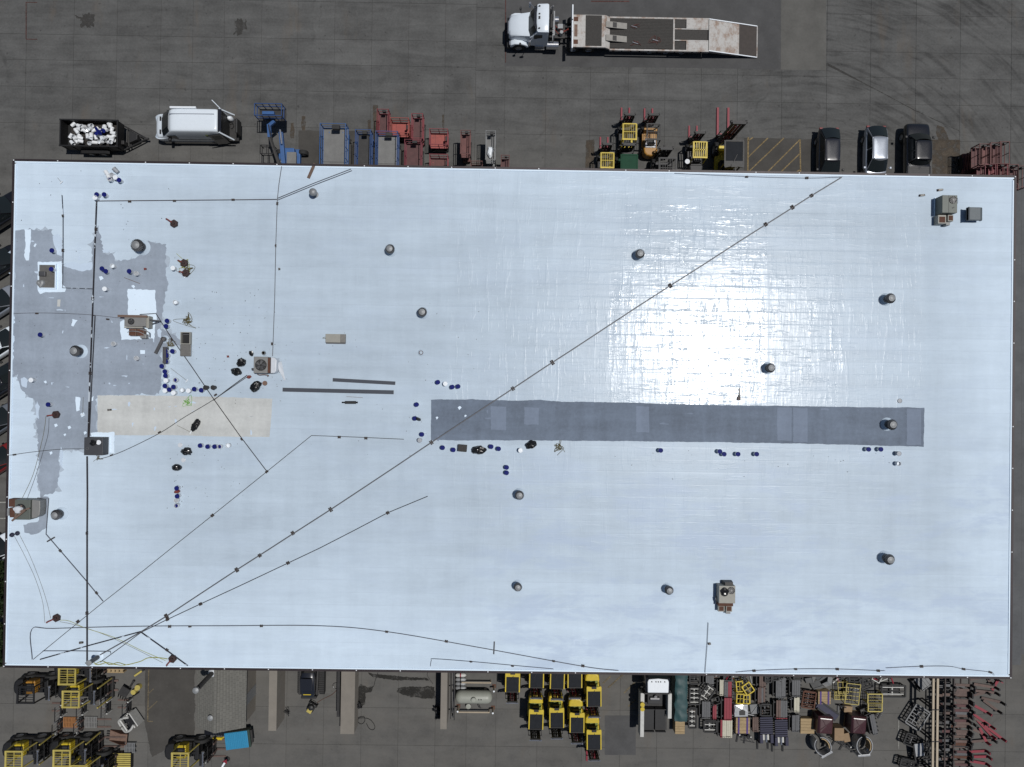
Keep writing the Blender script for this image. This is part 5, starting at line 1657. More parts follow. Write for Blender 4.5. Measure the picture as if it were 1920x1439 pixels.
# ---- forklift trucks
M('guard_glass', (.018, .020, .024), .75, var=.3, dirt=.12, dirtc=(.05, .05, .05))
MATS['guard_glass'].node_tree.nodes['Principled BSDF'].inputs['Specular IOR Level'].default_value = .12
def forklift(u, v, rz, lab, col='truck_yellow', guard='glass', mast='frame_black', forks='fork_red', group=None, s=1.0, gh=2.12, mh=2.15, fork_len=1.05, hood=None, ref='guard', cage=False, wheel_r=.33, gl=1.15, name='forklift', body=None, bar='chrome'):
    """local x forward; u,v = centre of the overhead guard in the photograph"""
    p = P(u, v, gh * s)
    t = T(name, lab, 'forklift', (p.x, p.y, 0), rz, group)
    t.scale = (s, s, s)
    k = (col, guard)
    c = MATS[col]
    bc = MATS[body or col]
    sh = lambda key, nm, m, f, par=None, **kw: shared(('fl', key, gh, mh, gl, wheel_r), nm, m, par or t, f, **kw)
    sh('cw', 'counterweight', bc, lambda mb: mb.loft([[(x - .95, y, z) for x, y in [(-.05 * q, -.55 * q), (-.42 * q, -.5 * q), (-.60 * q, -.32 * q), (-.66 * q, 0), (-.60 * q, .32 * q), (-.42 * q, .5 * q), (-.05 * q, .55 * q)]] for q, z in ((.98, .3), (1.0, .5), (1.0, .95), (.94, 1.06), (.8, 1.09))]), bevel=.02)
    sh('hood', 'engine_hood', MATS[hood or col], lambda mb: mb.box(-.98, -.25, -.42, .42, .5, 1.02), bevel=.05)
    st = sh('seat', 'seat', MATS['cushion'], lambda mb: mb.box(-.72, -.28, -.26, .26, 1.025, 1.13).box(-.84, -.72, -.26, .26, 1.025, 1.5), bevel=.04)
    sh('body', 'body', bc, lambda mb: mb.box(-1.0, .55, -.56, .56, .28, .52).box(.30, .55, -.5, .5, .525, 1.0), bevel=.03)
    sh('cowl', 'steering_column', MATS['plastic_black'], lambda mb: mb.bar((.42, 0, .9), (.15, 0, 1.25), .09).tube([(.15 + .16 * math.cos(2 * PI * i / 14) * .5, .17 * math.sin(2 * PI * i / 14), 1.28 + .1 * math.cos(2 * PI * i / 14)) for i in range(15)], .014, 5))
    for y in (-.52, .52):
        wheel(t, .52, y, wheel_r, .24)
        wheel(t, -.95, y * .94, wheel_r * .82, .2)
    # overhead guard
    fx, rx = .42, .42 - gl
    for y in (-.5, .5):
        shared(('flpost', y, gh, gl, cage), 'guard_post', c if not cage else MATS[col], t, lambda mb: mb.bar((fx + .15, y, 1.0), (fx, y, gh - .04), .07).bar((rx - .1, y, 1.0), (rx, y, gh - .04), .07).bar((fx, y, gh - .03), (rx, y, gh - .03), .075, .06))
    sh('gfr', 'guard_front_bar', MATS['frame_black'] if guard == 'glass' else c, lambda mb: mb.box(fx - .04, fx + .04, -.46, .46, gh - .06, gh))
    RB = .3 if guard == 'glass' else .06
    sh(('grr', RB), 'guard_rear_band', c, lambda mb: mb.prism([(rx - RB, -.50), (rx - RB * .7, -.54), (rx + .06, -.54), (rx + .06, .54), (rx - RB * .7, .54), (rx - RB, .50), (rx - RB * .8, .22), (rx - RB * .8, -.22)], gh - .06, gh + .01))
    if guard == 'glass':
        sh('groof', 'guard_roof', M('guard_glass', (.018, .020, .024), .75, var=.3, dirt=.12, dirtc=(.05, .05, .05)), lambda mb: mb.box(rx + .05, fx - .05, -.455, .455, gh - .03, gh - .012))
        sh('wiper', 'wiper', MATS['frame_black'], lambda mb: mb.bar((rx - .02, .05, gh + .02), (rx + .42, -.16, gh + .01), .03, .02))
        sh('lamp', 'lamp_bracket', MATS['frame_black'], lambda mb: mb.box(rx - .28, rx - .12, -.17, .17, gh - .02, gh + .05))
    elif guard == 'plate':
        sh('groofp', 'guard_roof', c, lambda mb: mb.box(rx + .05, fx - .05, -.455, .455, gh - .03, gh + .0), bevel=.01)
    elif guard == 'slots':
        def slots(mb):
            for i in range(6):
                y = -.45 + i * .18
                mb.bar((rx + .02, y * .8, gh - .02), (fx - .02, y, gh - .02), .06, .05)
            mb.bar(((rx + fx) / 2, -.46, gh - .02), ((rx + fx) / 2, .46, gh - .02), .07, .05)
        sh('gslot', 'guard_bars', c, slots)
    else:
        def bars(mb):
            for i in range(7):
                y = -.42 + i * .14
                mb.box(rx + .04, fx - .04, y - .012, y + .012, gh - .045, gh - .01)
            mb.box((rx + fx) / 2 - .02, (rx + fx) / 2 + .02, -.46, .46, gh - .06, gh - .02)
        sh('gbars', 'guard_bars', c, bars)
    # mast, carriage, forks
    MX = 1.02
    mt = sh('mast', 'mast', MATS[mast], lambda mb: mb.box(MX, MX + .12, -.36, -.26, .08, mh).box(MX, MX + .12, .26, .36, .08, mh).box(MX + .14, MX + .22, -.26, -.18, .1, mh - .1).box(MX + .14, MX + .22, .18, .26, .1, mh - .1)
            .box(MX, MX + .10, -.26, .26, mh - .12, mh).box(MX + .02, MX + .10, -.26, .26, .5, .6).box(MX + .02, MX + .10, -.26, .26, 1.2, 1.3))
    sh('cyl', 'lift_cylinder', MATS[forks if forks != 'fork_brown' else 'steel_dark'], lambda mb: mb.cyl((MX + .06, -.13, .2), (MX + .06, -.13, mh - .15), .045).cyl((MX + .06, .13, .2), (MX + .06, .13, mh - .15), .045).cyl((MX + .12, 0, .2), (MX + .12, 0, mh * .8), .06))
    sh('bar', 'cross_bar', MATS[bar], lambda mb: mb.box(MX + .12, MX + .20, -.40, .40, mh - .2, mh - .08).cyl((MX + .16, -.44, mh - .14), (MX + .16, -.36, mh - .14), .09).cyl((MX + .16, .36, mh - .14), (MX + .16, .44, mh - .14), .09), par=mt)
    sh('carr', 'carriage', MATS['frame_black'], lambda mb: mb.box(MX + .22, MX + .28, -.52, .52, .15, .24).box(MX + .22, MX + .28, -.52, .52, .5, .6).box(MX + .22, MX + .27, -.5, -.44, .24, .5).box(MX + .22, MX + .27, .44, .5, .24, .5))
    sh('brest', 'backrest', MATS['frame_black'], lambda mb: [mb.box(MX + .22, MX + .26, y - .015, y + .015, .6, 1.3) for y in (-.48, -.24, 0, .24, .48)] and mb.box(MX + .22, MX + .26, -.5, .5, 1.3, 1.34))
    for y in (-.3, .3):
        shared(('fork', fork_len), 'fork', MATS[forks], t, lambda mb: mb.sprism([(MX + .285, .06), (MX + .285, .65), (MX + .34, .65), (MX + .34, .11), (MX + .34 + fork_len, .075), (MX + .34 + fork_len, .06)], -.06, .06), loc=(0, y, 0))
    return t


G = 'yellow forklifts parked below the building'
for u, v, lab in ((961, 1287, 'leftmost yellow forklift, alone in its column against the wall'), (1006, 1279, 'yellow forklift at the wall, second from the left'),
                  (1045, 1281, 'yellow forklift at the wall, third from the left'), (1078, 1279, 'yellow forklift at the wall, fourth from the left'),
                  (1114, 1314, 'yellow forklift at the wall, rightmost with its whole body showing'), (1005, 1357, 'yellow forklift in the second row, leftmost'),
                  (1044, 1354, 'yellow forklift in the second row, middle'), (1082, 1363, 'yellow forklift in the second row, third from the left'),
                  (1114, 1395, 'yellow forklift lowest of all in the second row')):
    forklift(u, v, R(-90 + (u % 5 - 2) * .5), lab, group=G, forks='fork_red' if (u % 3) else 'steel_dark', hood='truck_olive', s=1.06, fork_len=.2 if u != 1114 else 1.0, mh=2.3)

M('silver_lid', (.35, .35, .36), .35, .5)
G2 = 'forklifts parked along the upper wall'
forklift(1139, 297, V, 'small yellow forklift with a barred guard at the upper wall', guard='bars', body='frame_black', bar='steel_dark', group=G2, s=1.0)
forklift(1181, 243, V, 'yellow forklift with a barred guard standing out from the wall', guard='bars', body='frame_black', bar='steel_dark', group=G2, s=1.05, fork_len=1.1)
forklift(1226, 243, V, 'black and orange forklift beside the yellow one', col='frame_black', guard='bars', body='truck_orange', bar='steel_dark', group=G2, s=1.05, hood='chrome', mast='frame_black')
forklift(1180, 303, V, 'dark green forklift with a solid roof at the wall', col='truck_green', guard='plate', bar='steel_dark', group=G2, s=1.25, forks='steel_dark', fork_len=.6, mh=2.0)
forklift(1252, 310, V, 'charcoal truck with a pale bonnet at the wall', col='frame_black', guard='bars', hood='silver_lid', bar='steel_dark', group=G2, s=1.3, forks='steel_dark', fork_len=.6, wheel_r=.4, mh=1.8)
forklift(1313, 277, V, 'dark forklift with a yellow slotted roof', col='truck_yellow', guard='slots', body='frame_black', bar='steel_dark', hood='frame_black', group=G2, s=1.05)
forklift(1377, 279, V, 'large forklift with a tall black mast and red forks', col='frame_black', guard='glass', body='truck_yellow', bar='steel_dark', hood='frame_black', group=G2, s=1.42, gh=2.1, mh=2.9, wheel_r=.42, fork_len=1.7)

# lamp post by the wall
p = P(1289, 303, 5.0)
t = T('lamp_post', 'white round mirror lamp on a thin post at the upper eave', 'lamp post', (p.x, p.y, 0))
part('post', MB().cyl((0, -.2, 0), (0, -.1, 4.9), .05), MATS['galv'], t, True)
part('ring', MB().lathe([(.13, 4.9), (.18, 4.92), (.18, 5.0), (.11, 5.0)], 18), MATS['clip_white'], t, True)
part('lens', MB().lathe([(.11, 4.93), (.10, 4.95), (.001, 4.96)], 18), MATS['steel_dark'], t, True)


# ---- white panel van
def van():
    L, hw = 6.1, 1.0
    p = P(347, 225, 2.6)
    t = T('panel_van', 'white high roof van with its rear doors open', 'van', (p.x, p.y, 0), R(180.5))
    h = L / 2
    W_ = MATS['paint_white']

    def rg(x, w, zb, zt, rw):
        return [(x, -w * .9, zb), (x, w * .9, zb), (x, w, zb + .2), (x, w, 1.3), (x, w * .97, zb + (zt - zb) * .72), (x, rw, zt - .10), (x, rw * .9, zt), (x, 0, zt + .03), (x, -rw * .9, zt), (x, -rw, zt - .10), (x, -w * .97, zb + (zt - zb) * .72), (x, -w, 1.3), (x, -w, zb + .2)]
    vb = part('body', MB().loft([rg(-h + .55, hw, .35, 2.62, .88), rg(-h + .62, hw, .35, 2.66, .88), rg(0, hw, .32, 2.68, .89), rg(h - 2.1, hw, .32, 2.66, .88), rg(h - 1.85, hw, .32, 2.57, .86), rg(h - 1.36, hw, .32, 2.05, .86), rg(h - .84, hw, .34, 1.5, .9), rg(h - .5, hw, .36, 1.4, .9), rg(h - .2, hw * .95, .38, 1.25, .84), rg(h - .03, hw * .84, .42, 1.0, .7), rg(h, hw * .7, .45, .8, .55)]), W_, t, True)
    sub2(vb)
    part('windshield', MB().add([(h - .86, -.88, 1.58), (h - .86, .88, 1.58), (h - 1.78, .80, 2.54), (h - 1.78, -.80, 2.54), (h - .76, -.5, 1.6), (h - .76, .5, 1.6), (h - 1.68, .5, 2.6), (h - 1.68, -.5, 2.6)], [(4, 5, 6, 7), (0, 4, 7, 3), (5, 1, 2, 6)]), glass(), t)
    part('cowl_vent', MB().box(h - .66, h - .54, .35, .68, 1.46, 1.51), MATS['plastic_black'], t)
    part('cowl_vent', MB().box(h - .66, h - .54, -.68, -.35, 1.46, 1.51), MATS['plastic_black'], t)
    ys = .995
    for s in (-1, 1):
        part('cab_window', MB().box(h - 2.0, h - 1.3, s * ys - .012, s * ys + .012, 1.35, 1.95), glass(), t)
        part('mirror', MB().box(h - 1.4, h - 1.2, s * 1.08 - .1, s * 1.08 + .12, 1.25, 1.5), MATS['plastic_black'], t, bevel=.04)
        for x in (h - 1.05, -h + 1.5):
            wheel(t, x, s * .84, .35, .24)
    part('lower_cladding', MB().box(-h + .7, h - .5, -1.015, 1.015, .3, .72), MATS['paint_charcoal'], t)
    part('side_stripe', MB().box(-h + .9, h - 1.9, 1.0, 1.012, 1.05, 1.18).bar((h - 1.9, 1.006, 1.12), (h - 1.4, 1.006, 1.9), .012, .12), MATS['paint_charcoal'], t)
    part('side_badge', MB().box(-h + 1.2, -h + 1.75, .97, .985, 1.75, 2.05), MATS['truck_olive'], t)
    part('side_panel_window', MB().box(-h + .75, -h + 1.15, .965, .99, 1.35, 2.0), glass(), t)
    part('roof_rib', MB().box(-h + .8, h - 1.8, -.45, -.40, 2.69, 2.702), MATS['paint_silver'], t)
    part('awning', MB().box(-h + 2.2, h - 1.9, -1.0, -.85, 2.55, 2.72), MATS['lid_white'], t, bevel=.03)
    part('cargo_bay', MB().box(-h + .45, -h + .56, -.9, .9, .5, 2.5), MATS['plastic_black'], t)
    part('roof_lip', MB().box(-h + .3, -h + .56, -.85, .85, 2.52, 2.6), MATS['paint_charcoal'], t)
    part('sloped_rear_frame', MB().bar((-h + .5, .9, 2.5), (-h - .1, .98, 1.1), .1).bar((-h + .5, -.9, 2.5), (-h - .1, -.98, 1.1), .1), W_, t)
    for s, a in ((-1, 135), (1, 188)):
        d = part('rear_door', MB().box(-.95, 0, -.03, .03, .45, 2.4), W_ if s < 0 else MATS['paint_charcoal'], t, bevel=.02, loc=(-h + .45, s * .97, 0), rot=(0, 0, R(a)))  # lower door charcoal: dark inner trim and its shaded face in one colour
        part('door_window', MB().box(-.8, -.15, -.036, .036, 1.4, 2.1), glass(), d)
    part('tow_step', MB().box(-h - .25, -h - .05, -.85, .85, .4, .52), MATS['plastic_black'], t)
    part('spare_wheel_carrier', MB().box(-h - .5, -h - .35, -.6, .55, .6, 1.5), MATS['plastic_black'], t, bevel=.05)
    part('floor', MB().box(-h - .1, -h + .44, -.88, .88, .55, .62), MATS['steel_dark'], t)
    return t


van()
p = P(428, 219, 1.3)
t = T('spray_machine', 'white spray machine in the open back of the van', 'machine', (p.x, p.y, .62))
part('tank', MB().lathe([(.16, 0), (.2, .05), (.2, .45), (.12, .55), (.001, .57)], 14), MATS['lid_white'], t, True)
part('hose', MB().tube(smooth_path([(.1, -.2, .3), (.2, -.5, .1), (.0, -.7, .1), (-.1, -.4, .2), (.1, -.3, .3)], 5), .03, 6), MATS['plastic_black'], t, True)

# ---- dump trailer full of used pails
p = P(167, 250, 1.55)
tz = 1.55
t = T('dump_trailer', 'black dump trailer heaped with used white pails', 'trailer', (p.x, p.y, 0))
FB = MATS['frame_black']
hl, hw = 2.22, 1.02
part('floor', MB().box(-hl, hl, -hw, hw, .62, .70), FB, t)
part('front_wall', MB().box(hl - .05, hl, -hw, hw, .7, tz), FB, t)
part('tailgate', MB().box(-hl, -hl + .05, -hw, hw, .7, tz), FB, t)
for s in (-1, 1):
    part('side_wall', MB().box(-hl + .05, hl - .05, s * hw - .025, s * hw + .025, .7, tz), FB, t)
    mb = MB()
    for i in range(7):
        x = -hl + .15 + i * (2 * hl - .3) / 6
        mb.box(x - .04, x + .04, s * hw + s * .03 - .03, s * hw + s * .03 + .03, .65, tz - .05)
    part('side_stake', mb, MATS['steel_dark'], t)
    part('top_rail', MB().box(-hl - .08, hl + .08, s * hw - .05, s * hw + .05, tz, tz + .07), FB, t)
    part('fender', MB().sprism([(-1.15, .72), (-1.0, .86), (1.0, .86), (1.15, .72), (1.0, .80), (-1.0, .80)], s * 1.04 if s > 0 else -1.34, 1.34 if s > 0 else -1.04), FB, t)
    for x in (-.5, .5):
        wheel(t, x, s * 1.18, .36, .24)
part('end_rail', MB().box(hl - .05, hl + .05, -hw + .06, hw - .06, tz + .002, tz + .06), FB, t)
part('end_rail', MB().box(-hl - .05, -hl + .05, -hw + .06, hw - .06, tz + .002, tz + .06), FB, t)
part('drawbar', MB().bar((hl, -.95, .55), (hl + 1.65, -.06, .5), .1, .14).bar((hl, .95, .55), (hl + 1.65, .06, .5), .1, .14), FB, t)
part('tongue_box', MB().prism([(hl + .55, -.5), (hl + 1.2, -.2), (hl + 1.2, .2), (hl + .55, .5)], .5, .95), MATS['plastic_black'], t, bevel=.03)
part('cross_member', MB().bar((hl + .45, -.75, .58), (hl + .45, .75, .58), .08).bar((hl + .25, -.84, .58), (hl + .25, .84, .58), .08), MATS['steel_dark'], t)
part('hitch', MB().box(hl + 1.55, hl + 1.9, -.07, .07, .46, .58).cyl((hl + 1.45, .0, .2), (hl + 1.45, .0, 1.0), .05), MATS['steel_dark'], t)
part('pump_post', MB().box(hl + .08, hl + .3, -.7, -.4, .6, 1.2), MATS['steel_dark'], t, bevel=.02)
tr = random.Random(5)
spots = []
for i in range(7):
    spots.append((-1.55 + i * .50, .62))
    spots.append((-1.55 + i * .50, -.62))
for i in range(9):
    spots.append((-1.4 + i * .36, .36 + tr.uniform(-.08, .08)))
    spots.append((-1.4 + i * .36, -.36 + tr.uniform(-.08, .08)))
for i in range(6):
    spots.append((-1.6 + i * .2 if i < 2 else -1.0 + (i - 2) * .75, -.1 + tr.uniform(-.15, .15)))
for q in ((1.45, .2), (1.5, -.2), (1.2, .35), (1.15, -.1), (1.5, .5)):
    spots.append(q)
for i, (x, y) in enumerate(spots):
    kd = tr.choice((OP, OP, WT, WT, WH))
    bucket(0, 0, kd, 'used white pail tipped into the heap in the dump trailer', 'used pails in the dump trailer', tilt=R(tr.choice((90, 80, 62, 96, 25))), rz=tr.uniform(0, 6.28),
           loc=(p.x + x + tr.uniform(-.06, .06), p.y + y + tr.uniform(-.05, .05), 1.12 + tr.uniform(0, .3)))
for i, (x, y) in enumerate(((.62, .32), (.78, .12), (.95, -.02), (1.1, .22), (.7, -.1), (1.3, .1))):
    tag(part('blue_disc', MB().lathe([(.15, 0), (.16, .01), (.16, .03), (.14, .035), (.001, .03)], 18), MATS['lid_blue'], None, True, loc=(p.x + x, p.y + y, 1.62 + .03 * i), rot=(tr.uniform(-.6, .6), tr.uniform(-.6, .6), 0)), 'loose blue pail lid on the heap in the dump trailer', 'lid', 'loose blue lids on the heap')
mb = MB().box(-hl + .4, hl - .1, -hw + .1, hw - .1, .70, .85)
for i in range(60):
    a = (tr.uniform(-1.5, .8), tr.uniform(-.5, .5), tr.uniform(.9, 1.18))
    an = tr.gauss(0, .35)
    q = tr.uniform(.25, .7)
    mb.bar(a, (a[0] + q * math.cos(an), a[1] + q * math.sin(an), a[2] + tr.uniform(-.1, .1)), .03, .02)
db = part('debris', mb, M('debris_dark', (.03, .026, .024), .9, var=.6, scale=9), None, loc=(p.x, p.y, 0))
db['kind'] = 'stuff'
db['label'] = 'dark sticks and scrap under the pails in the trailer'

# ---- white conventional truck tractor
y0 = P(1000, 57, 1.1).y
xf = P(953, 57, 1.0).x
t = T('truck_tractor', 'white bonneted truck tractor coupled to the low loader', 'truck', (xf + 3.0, y0, 0), R(180))
PW = MATS['paint_white']
# local x forward, nose at 3.0
part('bonnet', MB().loft([rring(2.95, .62, .8, 1.55), rring(2.75, .82, .75, 1.75), rring(2.0, .92, .75, 1.95), rring(1.25, 1.0, .75, 2.05)]), PW, t, True)
part('grille', MB().box(2.96, 3.03, -.5, .5, .75, 1.5), MATS['chrome'], t)
part('bumper', MB().box(2.85, 3.1, -1.2, 1.2, .4, .72), MATS['plastic_black'], t, bevel=.06)
for s in (-1, 1):
    part('fender', MB().sprism([(2.85, .75), (2.8, 1.1), (2.5, 1.32), (1.9, 1.32), (1.5, 1.1), (1.35, .75), (1.55, .75), (1.75, 1.02), (2.1, 1.16), (2.4, 1.12), (2.65, .75)], .82 if s > 0 else -1.24, 1.24 if s > 0 else -.82), PW, t, True, .05)
    part('headlight', MB().box(2.72, 2.92, s * 1.0 - .16, s * 1.0 + .16, .9, 1.08), MATS['chrome'], t, bevel=.04)
    wheel(t, 2.15, s * 1.04, .5, .3, name='front_wheel')
    part('mirror', MB().box(1.25, 1.4, s * 1.5 - .07, s * 1.5 + .07, 1.7, 2.3).bar((1.0, s * 1.1, 2.3), (1.3, s * 1.5, 2.2), .04), MATS['chrome'], t)
    part('hood_mirror', MB().cyl((2.0, s * 1.2, 1.3), (2.05, s * 1.42, 1.55), .03).cyl((2.05, s * 1.42, 1.5), (2.05, s * 1.42, 1.75), .09), MATS['plastic_black'], t)
    part('fuel_tank', MB().cyl((-.05, s * 1.0, .75), (-1.0, s * 1.0, .75), .32, n=16), MATS['chrome'], t, True)
    part('step', MB().box(.1, .85, s * 1.05 - .2, s * 1.05 + .2, .45, .52).box(.1, .85, s * 1.0 - .2, s * 1.0 + .2, .8, .86), MATS['chrome'], t)
    part('side_window', MB().box(.35, 1.0, s * 1.12 - .015, s * 1.12 + .015, 1.95, 2.5), glass(), t)
    for x in (-2.2, -3.45):
        wheel(t, x, s * .98, .5, .5, name='drive_wheel')
part('cab', MB().loft([rring(1.3, 1.1, .8, 1.98), rring(1.1, 1.13, .75, 2.2), rring(.75, 1.14, .75, 2.85, .06), rring(.0, 1.15, .75, 2.95, .06), rring(-.12, 1.13, .8, 2.9, .05)]), PW, t, True)
part('roof_cap', MB().loft([rring(.82, .98, 2.8, 2.9), rring(.70, 1.08, 2.8, 2.98), rring(.0, 1.1, 2.8, 3.02), rring(-.1, 1.08, 2.8, 2.98)]), PW, t, True)
part('windshield', MB().add([(1.27, -.98, 2.04), (1.27, .98, 2.04), (.86, .94, 2.82), (.86, -.94, 2.82), (1.42, -.5, 2.06), (1.42, .5, 2.06), (1.0, .5, 2.88), (1.0, -.5, 2.88)], [(4, 5, 6, 7), (0, 4, 7, 3), (5, 1, 2, 6)]), glass(), t)
part('sun_visor', MB().prism([(.82, -1.0), (1.0, -.55), (1.04, 0), (1.0, .55), (.82, 1.0), (.78, 1.0), (.78, -1.0)], 2.9, 2.93), MATS['paint_charcoal'], t)
for y in (-.85, -.25, -.02, .1, .85):
    part('marker_lamp', MB().box(.55, .68, y - .04, y + .04, 3.03, 3.09), MATS['steel_dark'], t)
part('exhaust_stack', MB().cyl((-.32, -.75, .8), (-.32, -.75, 3.0), .11).cyl((-.32, -.75, 3.0), (-.42, -.75, 3.25), .07), MATS['galv'], t, True)
part('air_tank', MB().cyl((-.35, -.6, 2.3), (-.35, .45, 2.3), .12, n=12), MATS['steel_dark'], t, True)
part('headache_rack', MB().box(-.62, -.52, -.95, .95, .9, 1.0).box(-.62, -.52, -.95, -.87, 1.0, 2.2).box(-.62, -.52, .87, .95, 1.0, 2.2).box(-.62, -.52, -.87, .87, 2.1, 2.2), MATS['galv_light'], t)
part('frame_rail', MB().box(-4.2, 1.2, -.48, -.34, .75, .98).box(-4.2, 1.2, .34, .48, .75, .98), MATS['frame_black'], t)
part('deck_plate', MB().box(-1.5, -.65, -.55, .55, .98, 1.02), MATS['steel_dark'], t)
part('fifth_wheel', MB().prism([(-3.3, -.4), (-2.4, -.45), (-2.3, 0), (-2.4, .45), (-3.3, .4)], 1.0, 1.1), MATS['steel_dark'], t)
part('air_line', MB().tube(smooth_path([(-.6, -.2, 1.6), (-.9, -.1, 1.3), (-1.3, .1, 1.25), (-1.75, .1, 1.5)], 5), .03, 6).tube(smooth_path([(-.6, .1, 1.6), (-1.0, .3, 1.2), (-1.4, .2, 1.3), (-1.75, 0, 1.5)], 5), .025, 6), MATS['cable_red'], t, True)
part('wet_kit', MB().box(-1.3, -.9, -.35, .0, 1.02, 1.45).cyl((-1.2, .3, 1.05), (-1.2, .3, 1.5), .14), MATS['galv_light'], t)

# ---- low loader trailer with ramp tail
xa, xb = P(1071, 57, 1.4).x, P(1421, 62, .3).x
t = T('low_loader', 'long low loader trailer with timber deck and rusty white ramp', 'trailer', (xa, y0 - .1, 0))
Lt = xb - xa
WS = MATS['worn_white_steel']
dk = MATS['deck_timber']
hw = 1.28
part('head_board', MB().box(0, .10, -1.7, -.4, 1.4, 2.0).box(0, .10, -.35, .5, 1.4, 1.95).box(0, .1, .55, 1.68, 1.4, 2.05), MATS['lid_white'], t, bevel=.02)
part('gooseneck', MB().box(.12, 2.7, -hw, hw, 1.15, 1.32), WS, t)
part('neck_deck', MB().box(1.15, 2.42, -hw + .1, hw - .05, 1.325, 1.36), dk, t)
part('tool_hole', MB().box(.2, .55, -1.05, -.7, 1.322, 1.33), MATS['rust'], t)
part('tool_hole', MB().box(.25, .5, -.45, .5, 1.322, 1.33), MATS['rust_pale'], t)
part('tool_hole', MB().box(.2, .55, .75, 1.1, 1.322, 1.33), MATS['rust'], t)
part('neck_slope', MB().sprism([(2.7, 1.15), (2.7, 1.32), (3.1, 1.06), (3.1, .85)], -hw, hw), WS, t)
x1, x2 = 3.1, 8.15
part('main_deck', MB().box(x1, x2, -hw + .12, hw - .12, .86, 1.0), dk, t)
mb = MB()
for i in range(20):
    y = -hw + .16 + i * .12
    mb.box(x1 + .02, x2 - .02, y, y + .10, 1.003, 1.012 + rnd.uniform(0, .006))
pl = part('deck_planks', mb, dk, t)
pl['kind'] = 'stuff'
for s in (-1, 1):
    part('side_rail', MB().box(x1, 11.0, s * hw - .06, s * hw + .06, .8, 1.03), WS, t)
    mb = MB()
    for i in range(11):
        x = x1 + .3 + i * .7
        mb.box(x - .05, x + .05, s * (hw + .03) - .03, s * (hw + .03) + .03, .82, .98)
    part('stake_pocket', mb, MATS['steel_dark'], t)
    for x in (6.4, 7.7, 9.0):
        wheel(t, x, s * .95, .42, .45)
for yy in (-.5, .55):
    r = part('loading_ramp', MB().sprism([(2.75, 1.33), (2.75, 1.38), (4.45, 1.10), (4.45, 1.05)], yy - .24, yy + .24), M('ramp_grey', (.24, .23, .21), .6, var=.25), t)
    part('ramp_patch', MB().sprism([(3.3, 1.29), (3.3, 1.302), (3.62, 1.25), (3.62, 1.238)], yy - .2, yy + .2), MATS['steel_dark'], r)
part('cross_sill', MB().box(x2, x2 + .12, -hw + .06, hw - .06, .86, 1.02), WS, t)
part('cross_sill', MB().box(x2 + .12, 10.95, -.50, -.42, .86, 1.02), WS, t)
part('cross_sill', MB().box(x2 + .12, 10.95, .42, .50, .86, 1.02), WS, t)
part('rear_timber', MB().box(x2 + .13, 10.9, -.41, .41, .88, 1.0), dk, t)
for s in (-1, 1):
    part('rear_timber', MB().box(x2 + .13, x2 + 1.0, s * .87 - .33, s * .87 + .33, .88, 1.0), dk, t)
    part('wheel_cover', MB().box(x2 + 1.05, 10.95, s * .87 - .36, s * .87 + .36, .9, 1.025), WS, t)
part('ramp_tail', MB().sprism([(11.0, .75), (11.0, 1.02), (Lt - 1.55, .42), (Lt - 1.55, .25)], -hw, hw), WS, t)
part('ramp_end', MB().sprism([(Lt - 1.54, .25), (Lt - 1.54, .41), (Lt, .08), (Lt, .03)], -hw + .02, hw - .02), M('ramp_dark', (.036, .028, .024), .7, var=.4), t)
part('tail_bar', MB().box(Lt - .02, Lt + .05, -hw, hw, .02, .11), WS, t)
part('ramp_edge', MB().sprism([(11.0, 1.03), (11.0, 1.08), (Lt, .14), (Lt, .07)], hw - .05, hw + .02), MATS['lid_white'], t)
part('ramp_edge', MB().sprism([(11.0, 1.03), (11.0, 1.08), (Lt, .14), (Lt, .07)], -hw - .02, -hw + .05), MATS['lid_white'], t)
part('axle_beam', MB().box(6.2, 9.3, -.5, .5, .4, .84), MATS['frame_black'], t)
for i, (x, y, lab) in enumerate(((5.1, -.75, 'red chain heap on the deck ahead of the lower ramp plate'), (5.0, .55, 'red chain heap on the deck ahead of the upper ramp plate'), (6.7, -.5, 'red chain heap in the middle of the trailer deck'))):
    rr = random.Random(20 + i)
    c = T('load_chain', lab, 'chain', (xa + x, y0 - .1 + y, 1.02))
    part('chain', MB().tube(smooth_path([(rr.gauss(0, .30), rr.gauss(0, .15), rr.uniform(.02, .07)) for _ in range(13)], 4), .011, 5), M('chain_rust', (.11, .035, .028), .7, var=.5), c, True)
    part('binder', MB().bar((-.2, .05, .06), (.25, -.08, .06), .05), MATS['chrome'], c)

# ================================================================ LOWER YARD
M('concrete_wall', (.185, .168, .145), .85, var=.16, scale=1.2, dirt=.3, dirtc=(.12, .11, .1))
M('cream_steel', (.42, .40, .32), .5, var=.15, dirt=.3)
M('navy_steel', (.014, .014, .040), .45, var=.3)
M('maroon_wrap', (.050, .018, .022), .3, var=.3, scale=3, dirt=.1)
M('cardboard', (.24, .165, .095), .8, var=.2)
M('crate_wood', (.30, .22, .12), .8, var=.3)
M('tarp_green', (.016, .052, .056), .5, var=.2)
M('bin_blue', (.020, .20, .36), .5, var=.12)
M('bin_green', (.020, .04, .03), .5)
M('tube_tan', (.36, .30, .22), .5, var=.15)
M('tank_white', (.27, .28, .245), .45, var=.08, dirt=.2)
M('pallet_orange', (.24, .105, .035), .75, var=.3)
M('cage_yellow', (.40, .33, .085), .5, var=.2, dirt=.3)
M('white_steel', (.46, .46, .44), .5, var=.2, dirt=.35)
M('silver_sheet', (.38, .39, .40), .3, .4, var=.3)
M('purple_strap', (.05, .02, .14), .6)
M('leaf_dark', (.018, .032, .012), .6, var=.6, dirt=0)
M('leaf_mid', (.035, .055, .018), .6, var=.5, dirt=0)
M('bark', (.05, .04, .03), .9)
